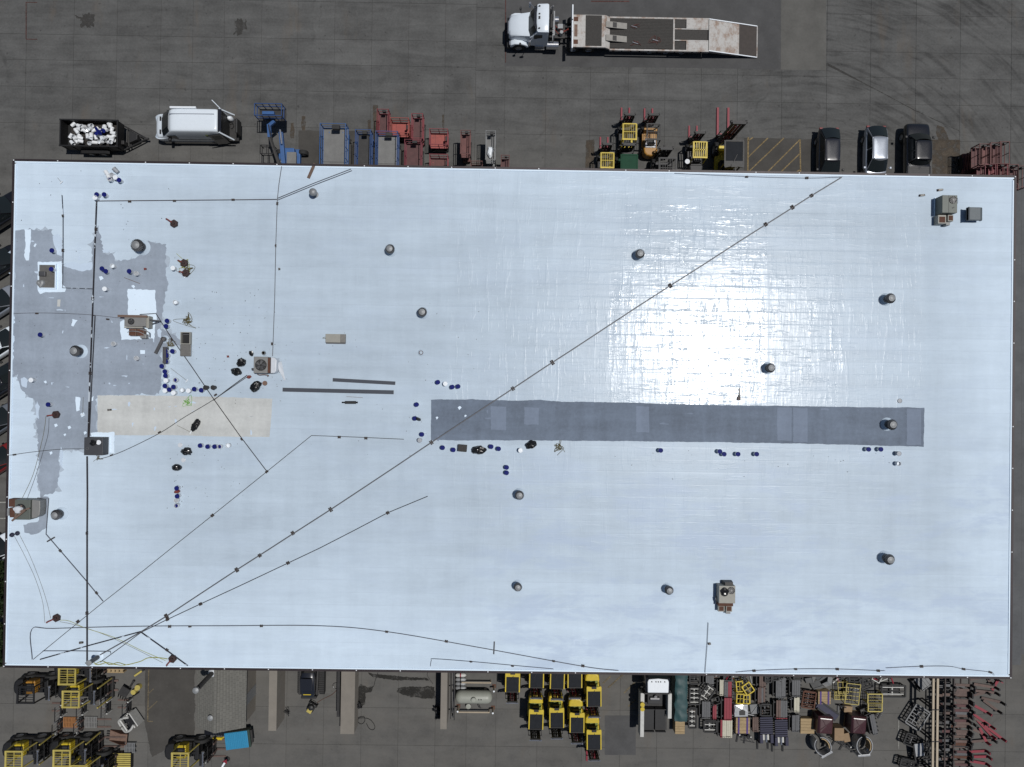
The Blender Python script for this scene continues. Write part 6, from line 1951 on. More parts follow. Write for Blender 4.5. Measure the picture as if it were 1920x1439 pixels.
M('board_blue', (.012, .035, .16), .5)


def shingle_mat():
    m, nt, b = new_mat('grey_shingle')
    tc = nt.nodes.new('ShaderNodeTexCoord')
    mp = nt.nodes.new('ShaderNodeMapping')
    mp.inputs['Rotation'].default_value = (0, 0, R(90))
    nt.links.new(tc.outputs['Object'], mp.inputs[0])
    bk = nt.nodes.new('ShaderNodeTexBrick')
    bk.inputs['Scale'].default_value = 1.0
    bk.inputs['Brick Width'].default_value = .32
    bk.inputs['Row Height'].default_value = .2
    bk.inputs['Mortar Size'].default_value = .012
    bk.inputs['Color1'].default_value = (.145, .142, .128, 1)
    bk.inputs['Color2'].default_value = (.120, .118, .107, 1)
    bk.inputs['Mortar'].default_value = (.06, .058, .052, 1)
    nt.links.new(mp.outputs[0], bk.inputs['Vector'])
    n = ntex(nt, tc.outputs['Object'], 2.5, 5, .7)
    nt.links.new(mixc(nt, mth(nt, 'MULTIPLY', n, .4), bk.outputs[0], (.11, .108, .098)), b.inputs['Base Color'])
    b.inputs['Roughness'].default_value = .9


shingle_mat()

# ---- shingled shed against the wall
ze, zr = 2.5, 3.4
xl, xm, xr = P(370, 1310, ze).x, P(404, 1310, zr).x, P(461, 1310, ze).x
ya, yb = BY0 + .1, P(410, 1364, ze).y
t = T('shed', 'shingled grey shed with a tall flue below the building', 'shed', ((xl + xr) / 2, yb, 0))
ox, oy = (xl + xr) / 2, yb
part('wall', MB().box(xl + .2 - ox, xr - .15 - ox, .15, ya - oy + .6, 0, ze - .1), MATS['concrete_wall'], t)
part('gable', MB().add([(xl + .2 - ox, .12, ze - .1), (xr - .15 - ox, .12, ze - .1), (xm - ox, .12, zr - .08), (xl + .2 - ox, .2, ze - .1), (xr - .15 - ox, .2, ze - .1), (xm - ox, .2, zr - .08)], [(0, 1, 2), (5, 4, 3), (0, 3, 4, 1), (1, 4, 5, 2), (2, 5, 3, 0)]), MATS['concrete_wall'], t)
for side, (xa_, xb_) in enumerate(((xm - ox, xr - ox), (xm - ox, xl - ox))):
    n = 10 if side == 0 else 7
    for i in range(n):
        a, c = i / n, (i + 1) / n
        X0, X1 = xa_ + (xb_ - xa_) * a, xa_ + (xb_ - xa_) * (c + .02)
        Z0, Z1 = zr + (ze - zr) * a, zr + (ze - zr) * c
        pts = [(X0, Z0 - .04), (X0, Z0), (X1, Z1 + .022), (X1, Z1 - .03)]
        part('shingle_course', MB().sprism(pts if side == 0 else pts[::-1], .0, ya - oy + .5), MATS['grey_shingle'], t)
part('ridge_cap', MB().bar((xm - ox, 0, zr + .01), (xm - ox, ya - oy + .5, zr + .01), .26, .04), MATS['grey_shingle'], t)
part('side_door', MB().box(xr - .16 - ox, xr - .13 - ox, 1.4, 2.3, .05, 2.1), MATS['door_grey'], t)
pb, pt = P(398, 1262, 3.3), P(366, 1296, 6.4)
f = T('flue_pipe', 'tall grey flue pipe with a pale cap rising from the shed', 'flue', (pb.x, pb.y, 3.0))
part('pipe', MB().cyl((0, 0, 0), (pt.x - pb.x, pt.y - pb.y, 3.2), .17, n=16), MATS['galv_dark'], f, True)
part('cap', MB().lathe([(.2, 3.2), (.24, 3.22), (.22, 3.36), (.1, 3.42), (.001, 3.43)], 16, (pt.x - pb.x, pt.y - pb.y, 0)), MATS['galv_light'], f, True)
part('collar', MB().lathe([(.33, .2), (.3, .34), (.19, .44), (.17, .5)], 16), MATS['lid_white'], f, True)
p = P(394, 1347, 3.4)
f = T('stub_vent', 'short round roof vent low on the shed roof', 'roof vent', (p.x, p.y, 2.95))
part('stub', MB().cyl((0, 0, 0), (0, 0, .4), .14, n=14), MATS['galv'], f, True)
part('cap', MB().lathe([(.2, .38), (.21, .45), (.001, .52)], 14), MATS['galv_light'], f, True)


# ---- concrete pit walls
def pit_wall(u0, u1, v1, h, lab):
    a, c = P(u0, 1300, h).x, P(u1, 1300, h).x
    y = P(u0, v1, h).y
    t = T('concrete_wall', lab, 'wall', (a, y, 0))
    n = 4
    ln = (BY0 + .5 - y)
    for i in range(n):
        part('wall_block', MB().box(0, c - a, ln * i / n + (.006 if i else 0), ln * (i + 1) / n, 0, h + rnd.uniform(-.008, .008)), MATS['concrete_wall'], t)
    part('coping', MB().box(-.02, c - a + .02, -.01, ln, h + .01, h + .035), MATS['concrete_wall'], t)
    return t


pit_wall(505, 519, 1370, 2.0, 'narrow concrete wall right of the shed')
pit_wall(640, 665, 1376, 1.4, 'wide concrete wall in the middle of the lower yard')
pit_wall(827, 838, 1367, 2.0, 'narrow concrete wall left of the gas tank')
a = P(634, 1300, 1.0)
t = T('steel_channel', 'black steel channel along the wide concrete wall', 'channel', (a.x, P(634, 1343, 1).y, 0))
part('web', MB().box(0, .1, 0, 4.2, 0, 1.1), MATS['frame_black'], t)
part('flange', MB().box(-.06, .16, 0, 4.2, 1.1, 1.14), MATS['steel_dark'], t)
a = P(845, 1300, 1.3)
t = T('pipe_rack', 'dark pipes standing along the right of the narrow wall', 'pipe rack', (a.x, P(845, 1348, 1).y, 0))
for i, (dx, z) in enumerate(((0, 1.0), (.16, .8), (.3, 1.2))):
    part('pipe', MB().bar((dx, 0, z), (dx, 4.4, z + .1), .08), MATS['steel_dark' if i != 1 else 'galv'], t)
for y in (.3, 2.2, 4.0):
    part('post', MB().box(.1, .18, y, y + .08, 0, 1.25), MATS['frame_black'], t)
part('brace', MB().bar((.05, .2, .2), (.3, 2.2, 1.2), .05), MATS['steel_dark'], t)

# ---- gas tank and bottles
p = P(888, 1311, 1.15)
t = T('gas_tank', 'pale grey capsule shaped gas tank on a frame', 'tank', (p.x, p.y, 0))
mb = MB()
mb.m = Matrix.Translation((0, 0, .75)) @ Matrix.Rotation(R(90), 4, 'Y')
mb.lathe([(.001, -1.47), (.2, -1.44), (.38, -1.34), (.48, -1.15), (.5, -1.0), (.5, 1.0), (.48, 1.15), (.38, 1.34), (.2, 1.44), (.001, 1.47)], 24)
part('vessel', mb, MATS['tank_white'], t, True)
part('dome', MB().lathe([(.2, 1.2), (.2, 1.36), (.16, 1.4), (.001, 1.41)], 16, (.0, 0, 0)), MATS['tank_white'], t, True)
part('valve', MB().cyl((.42, 0, 1.2), (.42, 0, 1.32), .04).cyl((.6, 0, 1.2), (.6, 0, 1.32), .04), MATS['steel_dark'], t)
for x in (-.9, .9):
    part('saddle', MB().box(x - .1, x + .1, -.4, .4, 0, .35), MATS['concrete_wall'], t)
part('front_rail', MB().cyl((-1.2, -1.35, .5), (1.2, -1.35, .5), .06).cyl((-1.2, -1.35, 0), (-1.2, -1.35, .5), .06).cyl((1.2, -1.35, 0), (1.2, -1.35, .5), .06), MATS['tube_tan'], t, True)
part('rear_rail', MB().cyl((-1.0, 1.0, .5), (1.3, 1.0, .5), .06).cyl((1.3, 1.0, 0), (1.3, 1.0, .5), .06), MATS['tube_tan'], t, True)
part('placard', MB().box(-.62, .28, -.56, -.54, .3, .75), M('placard', (.03, .03, .03), .5), t)
part('hose_reel', MB().lathe([(.18, .1), (.2, .14), (.2, .3), (.12, .32), (.001, .3)], 16, (-.45, -1.0, 0)), MATS['tank_white'], t, True)
part('pipework', MB().tube([(.4, -1.1, .2), (.4, -.8, .6), (.55, -.9, .6), (.55, -1.15, .2), (.4, -1.1, .2)], .025, 6), MATS['frame_black'], t, True)
for i, v in enumerate((1260, 1268, 1276, 1284, 1292)):
    p = P(864, v, .5)
    t = T('gas_bottle', ('topmost', 'second', 'third, middle', 'fourth', 'lowest')[i] + ' of the five silver gas bottles above the tank', 'gas bottle', (p.x, p.y, .32), 0, 'gas bottles above the tank')
    mb = MB()
    mb.m = Matrix.Rotation(R(90), 4, 'Y')
    mb.lathe([(.001, -.42), (.1, -.4), (.15, -.32), (.155, .26), (.1, .36), (.05, .38), (.05, .42), (.001, .42)], 14)
    part('shell', mb, MATS['galv_light' if i != 1 else 'white_steel'], t, True)
    part('band', MB().m and (lambda q: (setattr(q, 'm', Matrix.Rotation(R(90), 4, 'Y')), q.lathe([(.158, -.08), (.16, -.06), (.16, .0), (.158, .02)], 14, caps=False))[1])(MB()), MATS['fork_red' if i == 1 else 'steel_dark'], t, True)
    part('valve_guard', MB().tube([(-.42 + .0, .09 * math.cos(2 * PI * k / 10), .09 * math.sin(2 * PI * k / 10)) for k in range(11)], .015, 5), MATS['steel_dark'], t)
    part('cradle', MB().box(-.3, -.24, -.15, .15, -.31, -.1).box(.2, .26, -.15, .15, -.31, -.1), MATS['frame_black'], t)
for u, v, lab in ((926, 1297, 'upper leaning bollard at the right end of the gas tank'), (924, 1338, 'lower leaning bollard at the right end of the gas tank'), (858, 1335, 'bollard at the left end of the gas tank')):
    p = P(u, v, 1.0)
    t = T('bollard', lab, 'bollard', (p.x, p.y, 0), 0, 'guard posts round the gas tank')
    part('post', MB().cyl((0, 0, 0), (0, 0, .98), .07, n=12), MATS['tube_tan'], t, True)
    part('cap', MB().lathe([(.075, .97), (.07, 1.0), (.001, 1.03)], 12), MATS['lid_white'], t, True)
    part('base_plate', MB().box(-.15, .15, -.15, .15, 0, .02), MATS['rust'], t)

# ---- compact tracked loader, pressure washer, hoses
p = P(576, 1285, 1.6)
t = T('compact_loader', 'charcoal tracked loader backed against the wall between the concrete walls', 'loader', (p.x, p.y, 0), R(-90))
part('body', MB().loft([rring(-.9, .5, .5, 1.5), rring(-.3, .58, .45, 1.75), rring(.6, .58, .45, 1.6), rring(1.05, .5, .5, 1.35)]), MATS['paint_charcoal'], t, True)
part('cab_roof', MB().box(-.6, .35, -.48, .48, 1.78, 1.9), MATS['paint_charcoal'], t, bevel=.06)
part('rear_door', MB().box(1.06, 1.25, -.6, .6, .5, 1.2), MATS['plastic_black'], t, bevel=.04)
part('label_strip', MB().box(.72, .78, -.3, .3, 1.585, 1.6), MATS['truck_yellow'], t)
for s in (-1, 1):
    tr_ = part('track', MB().sprism([(-1.3, .12), (-1.45, .35), (-1.2, .62), (1.0, .62), (1.25, .35), (1.1, .08), (-1.1, .04)], s * .85 - .2, s * .85 + .2), MATS['tyre'], t)
    mb = MB()
    for i in range(14):
        mb.box(-1.2 + i * .165, -1.12 + i * .165, s * .85 - .2, s * .85 + .2, .625, .66)
    part('track_lug', mb, MATS['steel_dark'], tr_)
    part('lift_arm', MB().bar((.9, s * .68, 1.2), (-1.3, s * .68, 1.0), .12, .2), MATS['steel_dark'], t)
p = P(582, 1330, .7)
t = T('pressure_washer', 'black and yellow pressure washer below the tracked loader', 'pressure washer', (p.x, p.y, 0), R(60))
part('frame', MB().box(-.35, .3, -.28, .28, .15, .45), MATS['plastic_black'], t, bevel=.06)
part('tank', MB().lathe([(.2, .45), (.22, .5), (.2, .72), (.1, .78), (.001, .78)], 14, (.08, .02, 0)), MATS['plastic_black'], t, True)
part('top_cover', MB().box(-.42, -.1, -.2, .2, .46, .6), MATS['cage_yellow'], t, bevel=.04)
for s in (-1, 1):
    wheel(t, .2, s * .32, .16, .08)
part('handle', MB().tube([(.3, -.24, .4), (.5, -.24, .8), (.5, .24, .8), (.3, .24, .4)], .02, 6), MATS['frame_black'], t)


def hose(pts, r, mat, lab, name='hose', cat='hose', z=.03):
    w = [P(u, v, z) for u, v in pts]
    o = w[0].copy()
    t = T(name, lab, cat, (o.x, o.y, 0))
    part('tube', MB().tube([q - Vector((o.x, o.y, 0)) for q in smooth_path(w, 6)], r, 6), MATS[mat], t, True)
    part('coupling', MB().cyl((0, 0, z), tuple((w[1] - w[0]).normalized() * .14 + Vector((0, 0, z))), r * 1.7, n=8), MATS['galv'], t)


hose([(592, 1320), (604, 1312), (622, 1303), (633, 1293), (640, 1288)], .02, 'rust', 'orange hose from the pressure washer to the wide wall')
hose([(626, 1290), (624, 1285), (628, 1281), (635, 1282), (634, 1290), (628, 1292)], .02, 'frame_black', 'small black hose loop at the left of the wide wall')
hose([(668, 1352), (672, 1346), (682, 1344), (684, 1352), (678, 1358), (671, 1354), (674, 1347), (690, 1348), (699, 1355), (703, 1364), (699, 1369), (692, 1366), (687, 1357)], .024, 'frame_black', 'black hose looped on the ground right of the wide wall')
hose([(808, 1256), (801, 1264), (804, 1272), (812, 1283)], .015, 'frame_black', 'thin black cable dropping from the eave left of the narrow wall')
hose([(710, 1258), (704, 1275), (700, 1288), (692, 1292)], .018, 'frame_black', 'dark hose end lying in the wet stain')
for u, v, w, lab in ((672, 1324, .3, 'black pump fixed to the right of the wide wall'), (818, 1332, .3, 'black tool bag left of the narrow wall'), (822, 1344, .25, 'black hose bundle left of the narrow wall'), (538, 1336, .3, 'crumpled cord heap by the narrow wall right of the shed')):
    p = P(u, v, .3)
    rr = random.Random(int(u))
    t = T('tool_heap', lab, 'tools', (p.x, p.y, 0))
    part('bundle', MB().tube(smooth_path([(rr.gauss(0, w * .5), rr.gauss(0, w * .6), rr.uniform(.05, .5)) for _ in range(14)], 4), .045 if 'cord' not in lab else .02, 6), MATS['plastic_black'], t, True)
    if 'cord' not in lab:
        part('case', MB().box(-w * .5, w * .5, -w * .6, w * .6, .02, .32), MATS['plastic_black'], t, bevel=.05)

# ---- dumpster and sheet
p = P(445, 1389, 1.2)
t = T('dumpster', 'dark dumpster with a bright blue ribbed lid', 'dumpster', (p.x, p.y, 0), R(8))
part('body', MB().loft([[(-.75, -.5, .1), (.75, -.5, .1), (.75, .5, .1), (-.75, .5, .1)], [(-.95, -.68, 1.1), (.98, -.68, 1.1), (.98, .68, 1.1), (-.95, .68, 1.1)]]), MATS['bin_green'], t)
l = part('lid', MB().box(-.98, .82, -.66, .66, 1.12, 1.18), MATS['bin_blue'], t, bevel=.03)
for i in range(12):
    x = -.9 + i * .14
    part('lid_rib', MB().box(x, x + .07, -.6, .6, 1.18, 1.205), MATS['bin_blue'], l)
for s in (-1, 1):
    part('fork_pocket', MB().box(s * .95 - .08, s * .95 + .08, -.5, .5, .6, .8), MATS['steel_dark'], t)
p = P(398, 1378, .9)
t = T('corrugated_sheet', 'grey corrugated sheet leaning left of the blue lid', 'sheet', (p.x, p.y, .3), R(-3), None, R(12))
mb = MB()
for i in range(9):
    mb.sprism([(-.9 + i * .2, 0), (-.85 + i * .2, .05), (-.78 + i * .2, .05), (-.73 + i * .2, 0), (-.7 + i * .2, 0), (-.7 + i * .2, -.01), (-.9 + i * .2, -.01)], -.4, .4)
part('sheet', mb, MATS['paint_charcoal'], t)
part('prop', MB().box(-.6, .6, .3, .36, -.3, -.02), MATS['timber'], t)
p = P(405, 1390, .5)
tag(part('wheel_chock', MB().sprism([(-.42, 0), (-.42, .12), (.3, .16), (.42, 0)], -.1, .1), MATS['truck_yellow'], None, loc=(p.x, p.y, .0)), 'yellow block under the corrugated sheet', 'block')
p = P(421, 1431, .6)
t = T('marker_sign', 'small red and white arrow marker at the bottom edge', 'sign', (p.x, p.y, 0), R(60))
part('arrow_head', MB().prism([(.0, -.2), (.32, 0), (.0, .2)], .55, .58), MATS['fork_red'], t)
part('shaft', MB().box(-.4, .0, -.07, .07, .55, .58), MATS['lid_white'], t)
part('stand', MB().cyl((0, 0, 0), (0, 0, .55), .03).lathe([(.2, 0), (.2, .04), (.03, .06)], 12), MATS['frame_black'], t)

# ---- rough terrain forklifts at the lower left, seen leaning away
G3 = 'rough terrain forklifts at the lower left'
kw = dict(guard='bars', col='cage_yellow', body='frame_black', hood='truck_yellow', group=G3, forks='fork_brown', s=1.24, wheel_r=.46, gl=1.0, mh=1.95, name='rough_terrain_forklift')
forklift(28, 1425, 0, 'yellow barred forklift in the lower left corner', fork_len=1.3, **kw)
forklift(118, 1423, 0, 'yellow barred forklift second along the bottom row', fork_len=1.3, **kw)
forklift(150, 1452, 0, 'yellow forklift cut off by the bottom edge beside the blue board', fork_len=.6, **kw)
forklift(135, 1312, 0, 'yellow barred forklift among the fork carriages', fork_len=.3, **kw)
forklift(128, 1269, 0, 'yellow barred forklift half under the eave', fork_len=.3, **kw)
forklift(340, 1428, 0, 'yellow barred forklift below the grey corrugated sheet', fork_len=1.0, **kw)
kw.update(guard='bars', col='frame_black', hood='truck_orange')
M('rack_brown', (.040, .030, .028), .7, var=.4)
forklift(50, 1304, 0, 'black forklift with an orange bonnet left of the yellow ones', fork_len=.2, **kw)
# yellow screens fitted in front of the masts
for (u, v, lab) in ((82, 1409, 'yellow mast screen of the corner forklift'), (168, 1408, 'yellow mast screen of the second bottom row forklift'), (190, 1304, 'yellow mast screen among the fork carriages')):
    p = P(u, v, 1.6)
    t = T('mast_screen', lab, 'screen', (p.x, p.y, 0), R(90))
    for x in (-.75, .75):
        part('upright', MB().box(x - .05, x + .05, -.04, .04, .25, 2.1), MATS['cage_yellow'], t)
    for z in (.6, 1.1, 1.6):
        part('rung', MB().box(-.7, .7, -.02, .02, z, z + .05), MATS['frame_black'], t)
    part('foot', MB().box(-.8, .8, -.15, .15, 0, .25), MATS['steel_dark'], t)


# ---- loose attachments
def carriage(u, v, rz, lab, fl=1.1, wd=1.1, fcol='fork_brown', ccol='frame_black', h=.95, bars=5, group='fork carriages standing in the yard', wcol=None):
    p = P(u, v, h * .8)
    t = T('fork_carriage', lab, 'fork carriage', (p.x, p.y, 0), rz, group)
    hw_ = wd / 2
    for z in (.18, .58):
        part('carriage_bar', MB().box(-.05, .05, -hw_, hw_, z, z + .1), MATS[ccol], t)
    for y in (-hw_ + .1, hw_ - .1):
        part('side_plate', MB().box(-.16, -.052, y - .04, y + .04, .1, .78), MATS[wcol or ccol], t)
    for i in range(bars):
        y = -hw_ + .06 + i * (wd - .12) / (bars - 1)
        part('backrest_bar', MB().box(.0, .035, y - .02, y + .02, .7, h + .35), MATS[wcol or ccol], t)
    part('backrest_top', MB().box(-.005, .04, -hw_, hw_, h + .352, h + .40), MATS[ccol], t)
    for y in (-hw_ * .55, hw_ * .55):
        part('fork', MB().sprism([(.055, .03), (.055, .7), (.11, .7), (.11, .08), (fl, .05), (fl, .03)], y - .065, y + .065), MATS[fcol], t)
    return t


carriage(112, 1334, R(180), 'black fork carriage leftmost of the upper carriage row', wcol='white_steel')
carriage(152, 1330, R(180), 'black fork carriage second of the upper carriage row', wcol='white_steel')
carriage(198, 1328, R(180), 'black and white fork carriage third of the upper carriage row', wcol='white_steel')
carriage(237, 1328, R(180), 'black and white fork carriage last of the upper carriage row', wcol='white_steel')
carriage(106, 1366, R(0), 'fork carriage with brown forks over the orange slats', fl=1.6, wcol='white_steel')
carriage(146, 1364, R(0), 'fork carriage with long brown forks in the lower carriage row', fl=2.2, wcol='white_steel')
carriage(1397, 1383, R(-100), 'fork carriage below the strapped crate', fl=.8, fcol='frame_black', wcol='white_steel')
carriage(1583, 1397, R(-120), 'dark fork carriage between the two roll clamps', fl=.7, fcol='frame_black', wcol='white_steel', wd=1.3)
carriage(388, 1420, R(0), 'dark fork carriage at the mast of the forklift by the corrugated sheet', fl=1.2, wcol='white_steel')


def slats(u, v, wx, wy, n, mat, lab, rz=0, h=.14, name='pallet', cat='pallet', along='y', grp=None, frame=None, zb=0.0):
    p = P(u, v, zb + h)
    t = T(name, lab, cat, (p.x, p.y, zb), rz, grp)
    hx, hy = wx / 2, wy / 2
    for i in range(n):
        if along == 'y':
            x = -hx + wx * (i + .5) / n
            mb = MB().box(x - wx / n * .36, x + wx / n * .36, -hy, hy, h - .03, h + rnd.uniform(-.004, .004))
        else:
            y = -hy + wy * (i + .5) / n
            mb = MB().box(-hx, hx, y - wy / n * .36, y + wy / n * .36, h - .03, h + rnd.uniform(-.004, .004))
        part('slat', mb, MATS[mat], t)
    for k in (-.9, 0, .9):
        if along == 'y':
            part('bearer', MB().box(-hx, hx, hy * k - .05, hy * k + .05, 0, h - .032), MATS[frame or mat], t)
        else:
            part('bearer', MB().box(hx * k - .05, hx * k + .05, -hy, hy, 0, h - .032), MATS[frame or mat], t)
    return t


slats(131, 1355, 1.1, .8, 9, 'pallet_orange', 'orange slatted deck between two fork carriages')
slats(170, 1355, 1.0, .9, 8, 'deck_grey', 'grey slatted deck under the long brown forks')
slats(195, 1318, .8, .8, 7, 'deck_grey', 'grey slatted deck behind the third fork carriage')
slats(243, 1403, .85, .8, 7, 'lift_grey', 'steel grate right of the rusty bucket', h=.3)
slats(228, 1428, 1.4, 1.3, 8, 'cage_yellow', 'yellow steel cage panel at the bottom edge', along='x', h=.5, frame='frame_black')
slats(216, 1256, 1.3, .5, 4, 'crate_wood', 'pale wooden box end under the eave at the lower left', h=.5)
p = P(195, 1432, .5)
t = T('blue_board', 'dark blue board leaning at the bottom edge', 'board', (p.x, p.y, .1), R(-6), None, R(20))
part('panel', MB().box(-.55, .55, -.5, .5, .2, .25), MATS['board_blue'], t)
part('stick', MB().bar((-.3, -.5, .3), (-.2, .1, .3), .06), MATS['crate_wood'], t)
p = P(232, 1362, .9)
t = T('white_grapple', 'white steel grapple with curved jaws right of the carriages', 'grapple', (p.x, p.y, 0), R(35))
for s in (-1, 1):
    part('jaw', MB().tube(smooth_path([(-.7, s * .1, .2), (-.4, s * .5, .5), (.2, s * .55, .8), (.7, s * .35, .9)], 5), .09, 8), MATS['white_steel'], t, True)
part('hub', MB().box(.3, 1.0, -.35, .35, .5, .9), MATS['frame_black'], t, bevel=.04)
part('cross_tube', MB().cyl((-.2, -.6, .6), (-.2, .6, .6), .07).cyl((.6, -.6, .8), (.6, .6, .8), .06), MATS['white_steel'], t, True)
part('cylinder', MB().cyl((-.3, 0, .5), (.5, 0, .85), .08), MATS['chrome'], t, True)
part('backplate', MB().box(1.0, 1.08, -.6, .6, .2, 1.1), MATS['white_steel'], t)
p = P(220, 1387, .6)
t = T('rusty_bucket', 'rusty digging bucket below the white grapple', 'bucket attachment', (p.x, p.y, 0), R(-5))
part('bowl', MB().sprism([(-.9, .1), (-.6, .0), (.5, .0), (.7, .5), (.62, .5), (.45, .06), (-.6, .06)], -.4, .4), MATS['rust_pale'], t)
part('side_plate', MB().sprism([(-.9, .1), (-.6, 0), (.5, 0), (.7, .5), (.2, .55)], -.44, -.4), MATS['rust'], t)
part('side_plate', MB().sprism([(-.9, .1), (-.6, 0), (.5, 0), (.7, .5), (.2, .55)], .4, .44), MATS['rust'], t)
for y in (-.3, -.1, .1, .3):
    part('tooth', MB().box(-1.15, -.88, y - .04, y + .04, .06, .12), MATS['steel_dark'], t)
p = P(227, 1303, .8)
t = T('tine_rake', 'black tined rake plate right of the forklift with the screen', 'rake', (p.x, p.y, 0), R(60))
part('plate', MB().box(-.25, .45, -.35, .35, .4, .5), MATS['steel_dark'], t)
for y in (-.3, -.1, .1, .3):
    part('tine', MB().bar((-.25, y, .45), (-.75, y, .1), .05), MATS['frame_black'], t)
p = P(252, 1296, .5)
t = T('yellow_knuckle', 'lumpy yellow cast knuckle lying beside the rake', 'casting', (p.x, p.y, 0), R(20))
part('lobe', MB().cyl((-.2, -.1, .02), (-.2, -.1, .4), .2, n=12), MATS['cage_yellow'], t, True)
part('lobe', MB().cyl((.2, .12, .02), (.2, .12, .35), .22, n=12), MATS['cage_yellow'], t, True)
part('web', MB().bar((-.2, -.1, .2), (.2, .12, .2), .2, .25), MATS['cage_yellow'], t)
part('pin', MB().cyl((-.5, -.45, .2), (.1, -.3, .2), .05), MATS['frame_black'], t)
for u0, v0, u1, v1, m, lab in ((252, 1268, 268, 1257, 'cage_yellow', 'short yellow bar below the eave'), (236, 1300, 250, 1278, 'steel_dark', 'dark steel bar leaning beside the knuckle'), (202, 1296, 214, 1282, 'cage_yellow', 'short olive bar near the screen'), (205, 1412, 228, 1396, 'frame_black', 'black steel bar by the steel grate')):
    a, b_ = P(u0, v0, .15), P(u1, v1, .15)
    d = b_ - a
    t = T('steel_bar', lab, 'bar', (a.x, a.y, 0), math.atan2(d.y, d.x))
    part('bar', MB().box(0, d.length, -.07, .07, .05, .18), MATS[m], t, bevel=.01)
    part('eye', MB().cyl((d.length, 0, .05), (d.length, 0, .2), .1, n=10), MATS['steel_dark'], t)

# ---- service truck with the white cab
p = P(1234, 1284, 2.35)
t = T('service_truck', 'black service truck with a white cab roof and open bed', 'truck', (p.x, p.y, 0), R(90))
part('cab', MB().loft([rring(-.7, .95, .7, 2.1), rring(-.6, .98, .65, 2.3), rring(.45, .98, .65, 2.28), rring(.95, .97, .65, 1.5)]), MATS['paint_black'], t, True)
part('cab_roof', MB().prism([(-.62, -.80), (.2, -.82), (.4, -.74), (.46, 0), (.4, .74), (.2, .82), (-.62, .80)], 2.3, 2.4), MATS['lid_white'], t, bevel=.05)
for y in (-.5, -.18, 0, .18, .5):
    part('marker_lamp', MB().box(.2, .28, y - .03, y + .03, 2.41, 2.46), MATS['steel_dark'], t)
part('windshield', MB().add([(.97, -.82, 1.62), (.97, .82, 1.62), (.5, .74, 2.3), (.5, -.74, 2.3)], [(0, 1, 2, 3)]), glass(), t)
part('bonnet', MB().loft([rring(.95, .95, .65, 1.45), rring(1.8, .9, .65, 1.3), rring(2.2, .75, .7, 1.0)]), MATS['paint_black'], t, True)
part('bed', MB().box(-4.2, -.8, -1.05, 1.05, .75, .9), MATS['steel_dark'], t)
part('bulkhead', MB().box(-.95, -.85, -1.0, 1.0, .9, 1.9), MATS['frame_black'], t)
part('side_box', MB().box(-4.35, -.95, .92, 1.22, .9, 1.75), MATS['white_steel'], t, bevel=.03)
part('side_box', MB().box(-2.9, -.95, -1.22, -.92, .9, 1.75), MATS['white_steel'], t, bevel=.03)
for y in (-.85, .05):
    part('bin', MB().box(-4.1, -2.3, y, y + .8, .9, 1.25).box(-4.1, -4.04, y, y + .8, 1.25, 1.5).box(-2.36, -2.3, y, y + .8, 1.25, 1.5), MATS['frame_black'], t)
part('compressor', MB().box(-2.0, -1.1, -.6, .6, .9, 1.35), MATS['plastic_black'], t, bevel=.06)
part('engine_block', MB().cyl((-1.5, -.3, 1.4), (-1.5, .4, 1.4), .16).cyl((-1.3, .0, 1.35), (-1.3, .0, 1.6), .12), MATS['galv'], t, True)
part('hose_reel', MB().cyl((-1.75, 1.1, 1.75), (-1.75, 1.1, 1.95), .17, n=14).cyl((-2.1, 1.1, 1.75), (-2.1, 1.1, 1.95), .17, n=14), MATS['truck_yellow'], t, True)
for s in (-1, 1):
    part('mirror', MB().box(.6, .75, s * 1.25 - .1, s * 1.25 + .1, 1.5, 1.9), MATS['plastic_black'], t)
    for x in (1.3, -3.1):
        wheel(t, x, s * .88, .42, .28)

# ---- tarp covered load
p = P(1278, 1310, 1.2)
mb = MB()
rings = []
for i in range(17):
    x = -1.85 + i * .231
    ring = []
    for j in range(11):
        a = PI * j / 10
        w = .60 + .07 * noise.noise(Vector((i * .5, 1, 2))) + .06 * math.sin(i * 1.3)
        hh = 1.15 + .12 * noise.noise(Vector((i * .6, j * .5, 3))) + .07 * noise.noise(Vector((i * 1.1, j * 1.7, 9)))
        ring.append((w * math.cos(a), x, max(.0, hh * min(1, 1.6 * math.sin(a)))))
    rings.append(ring)
vs = [q for r in rings for q in r]
fs = [(k * 11 + i, k * 11 + i + 1, (k + 1) * 11 + i + 1, (k + 1) * 11 + i) for k in range(16) for i in range(10)]
fs += [tuple(range(10, -1, -1)), tuple(16 * 11 + i for i in range(11))]
t = T('covered_load', 'long load under a dark green tarpaulin beside the service truck', 'covered load', (p.x, p.y, 0))
part('tarpaulin', MB().add(vs, fs), MATS['tarp_green'], t, True)
part('skid', MB().box(-.5, .5, -1.9, -1.8, 0, .3).box(-.5, .5, 1.8, 1.9, 0, .3), MATS['timber'], t)


def crate(u, v, wx, wy, h, lab, mat='crate_wood', rz=0, strap=None, lid=True, name='crate', cat='crate'):
    p = P(u, v, h)
    t = T(name, lab, cat, (p.x, p.y, 0), rz)
    hx, hy = wx / 2, wy / 2
    part('base', MB().box(-hx, hx, -hy, hy, .1, h - .03), MATS[mat], t, bevel=.015)
    n = 5
    if lid:
        for i in range(n):
            y = -hy + wy * i / n
            part('lid_board', MB().box(-hx, hx, y + .008, y + wy / n - .008, h - .028, h + rnd.uniform(-.005, .005)), MATS[mat], t)
    for k in (-1, 1):
        part('skid', MB().box(-hx, hx, k * hy * .8 - .05, k * hy * .8 + .05, 0, .098), MATS['timber'], t)
    if strap:
        for k in (-.62, .62):
            part('strap', MB().box(hx * k - .07, hx * k + .07, -hy - .01, hy + .01, h + .008, h + .02), MATS[strap], t)
    return t


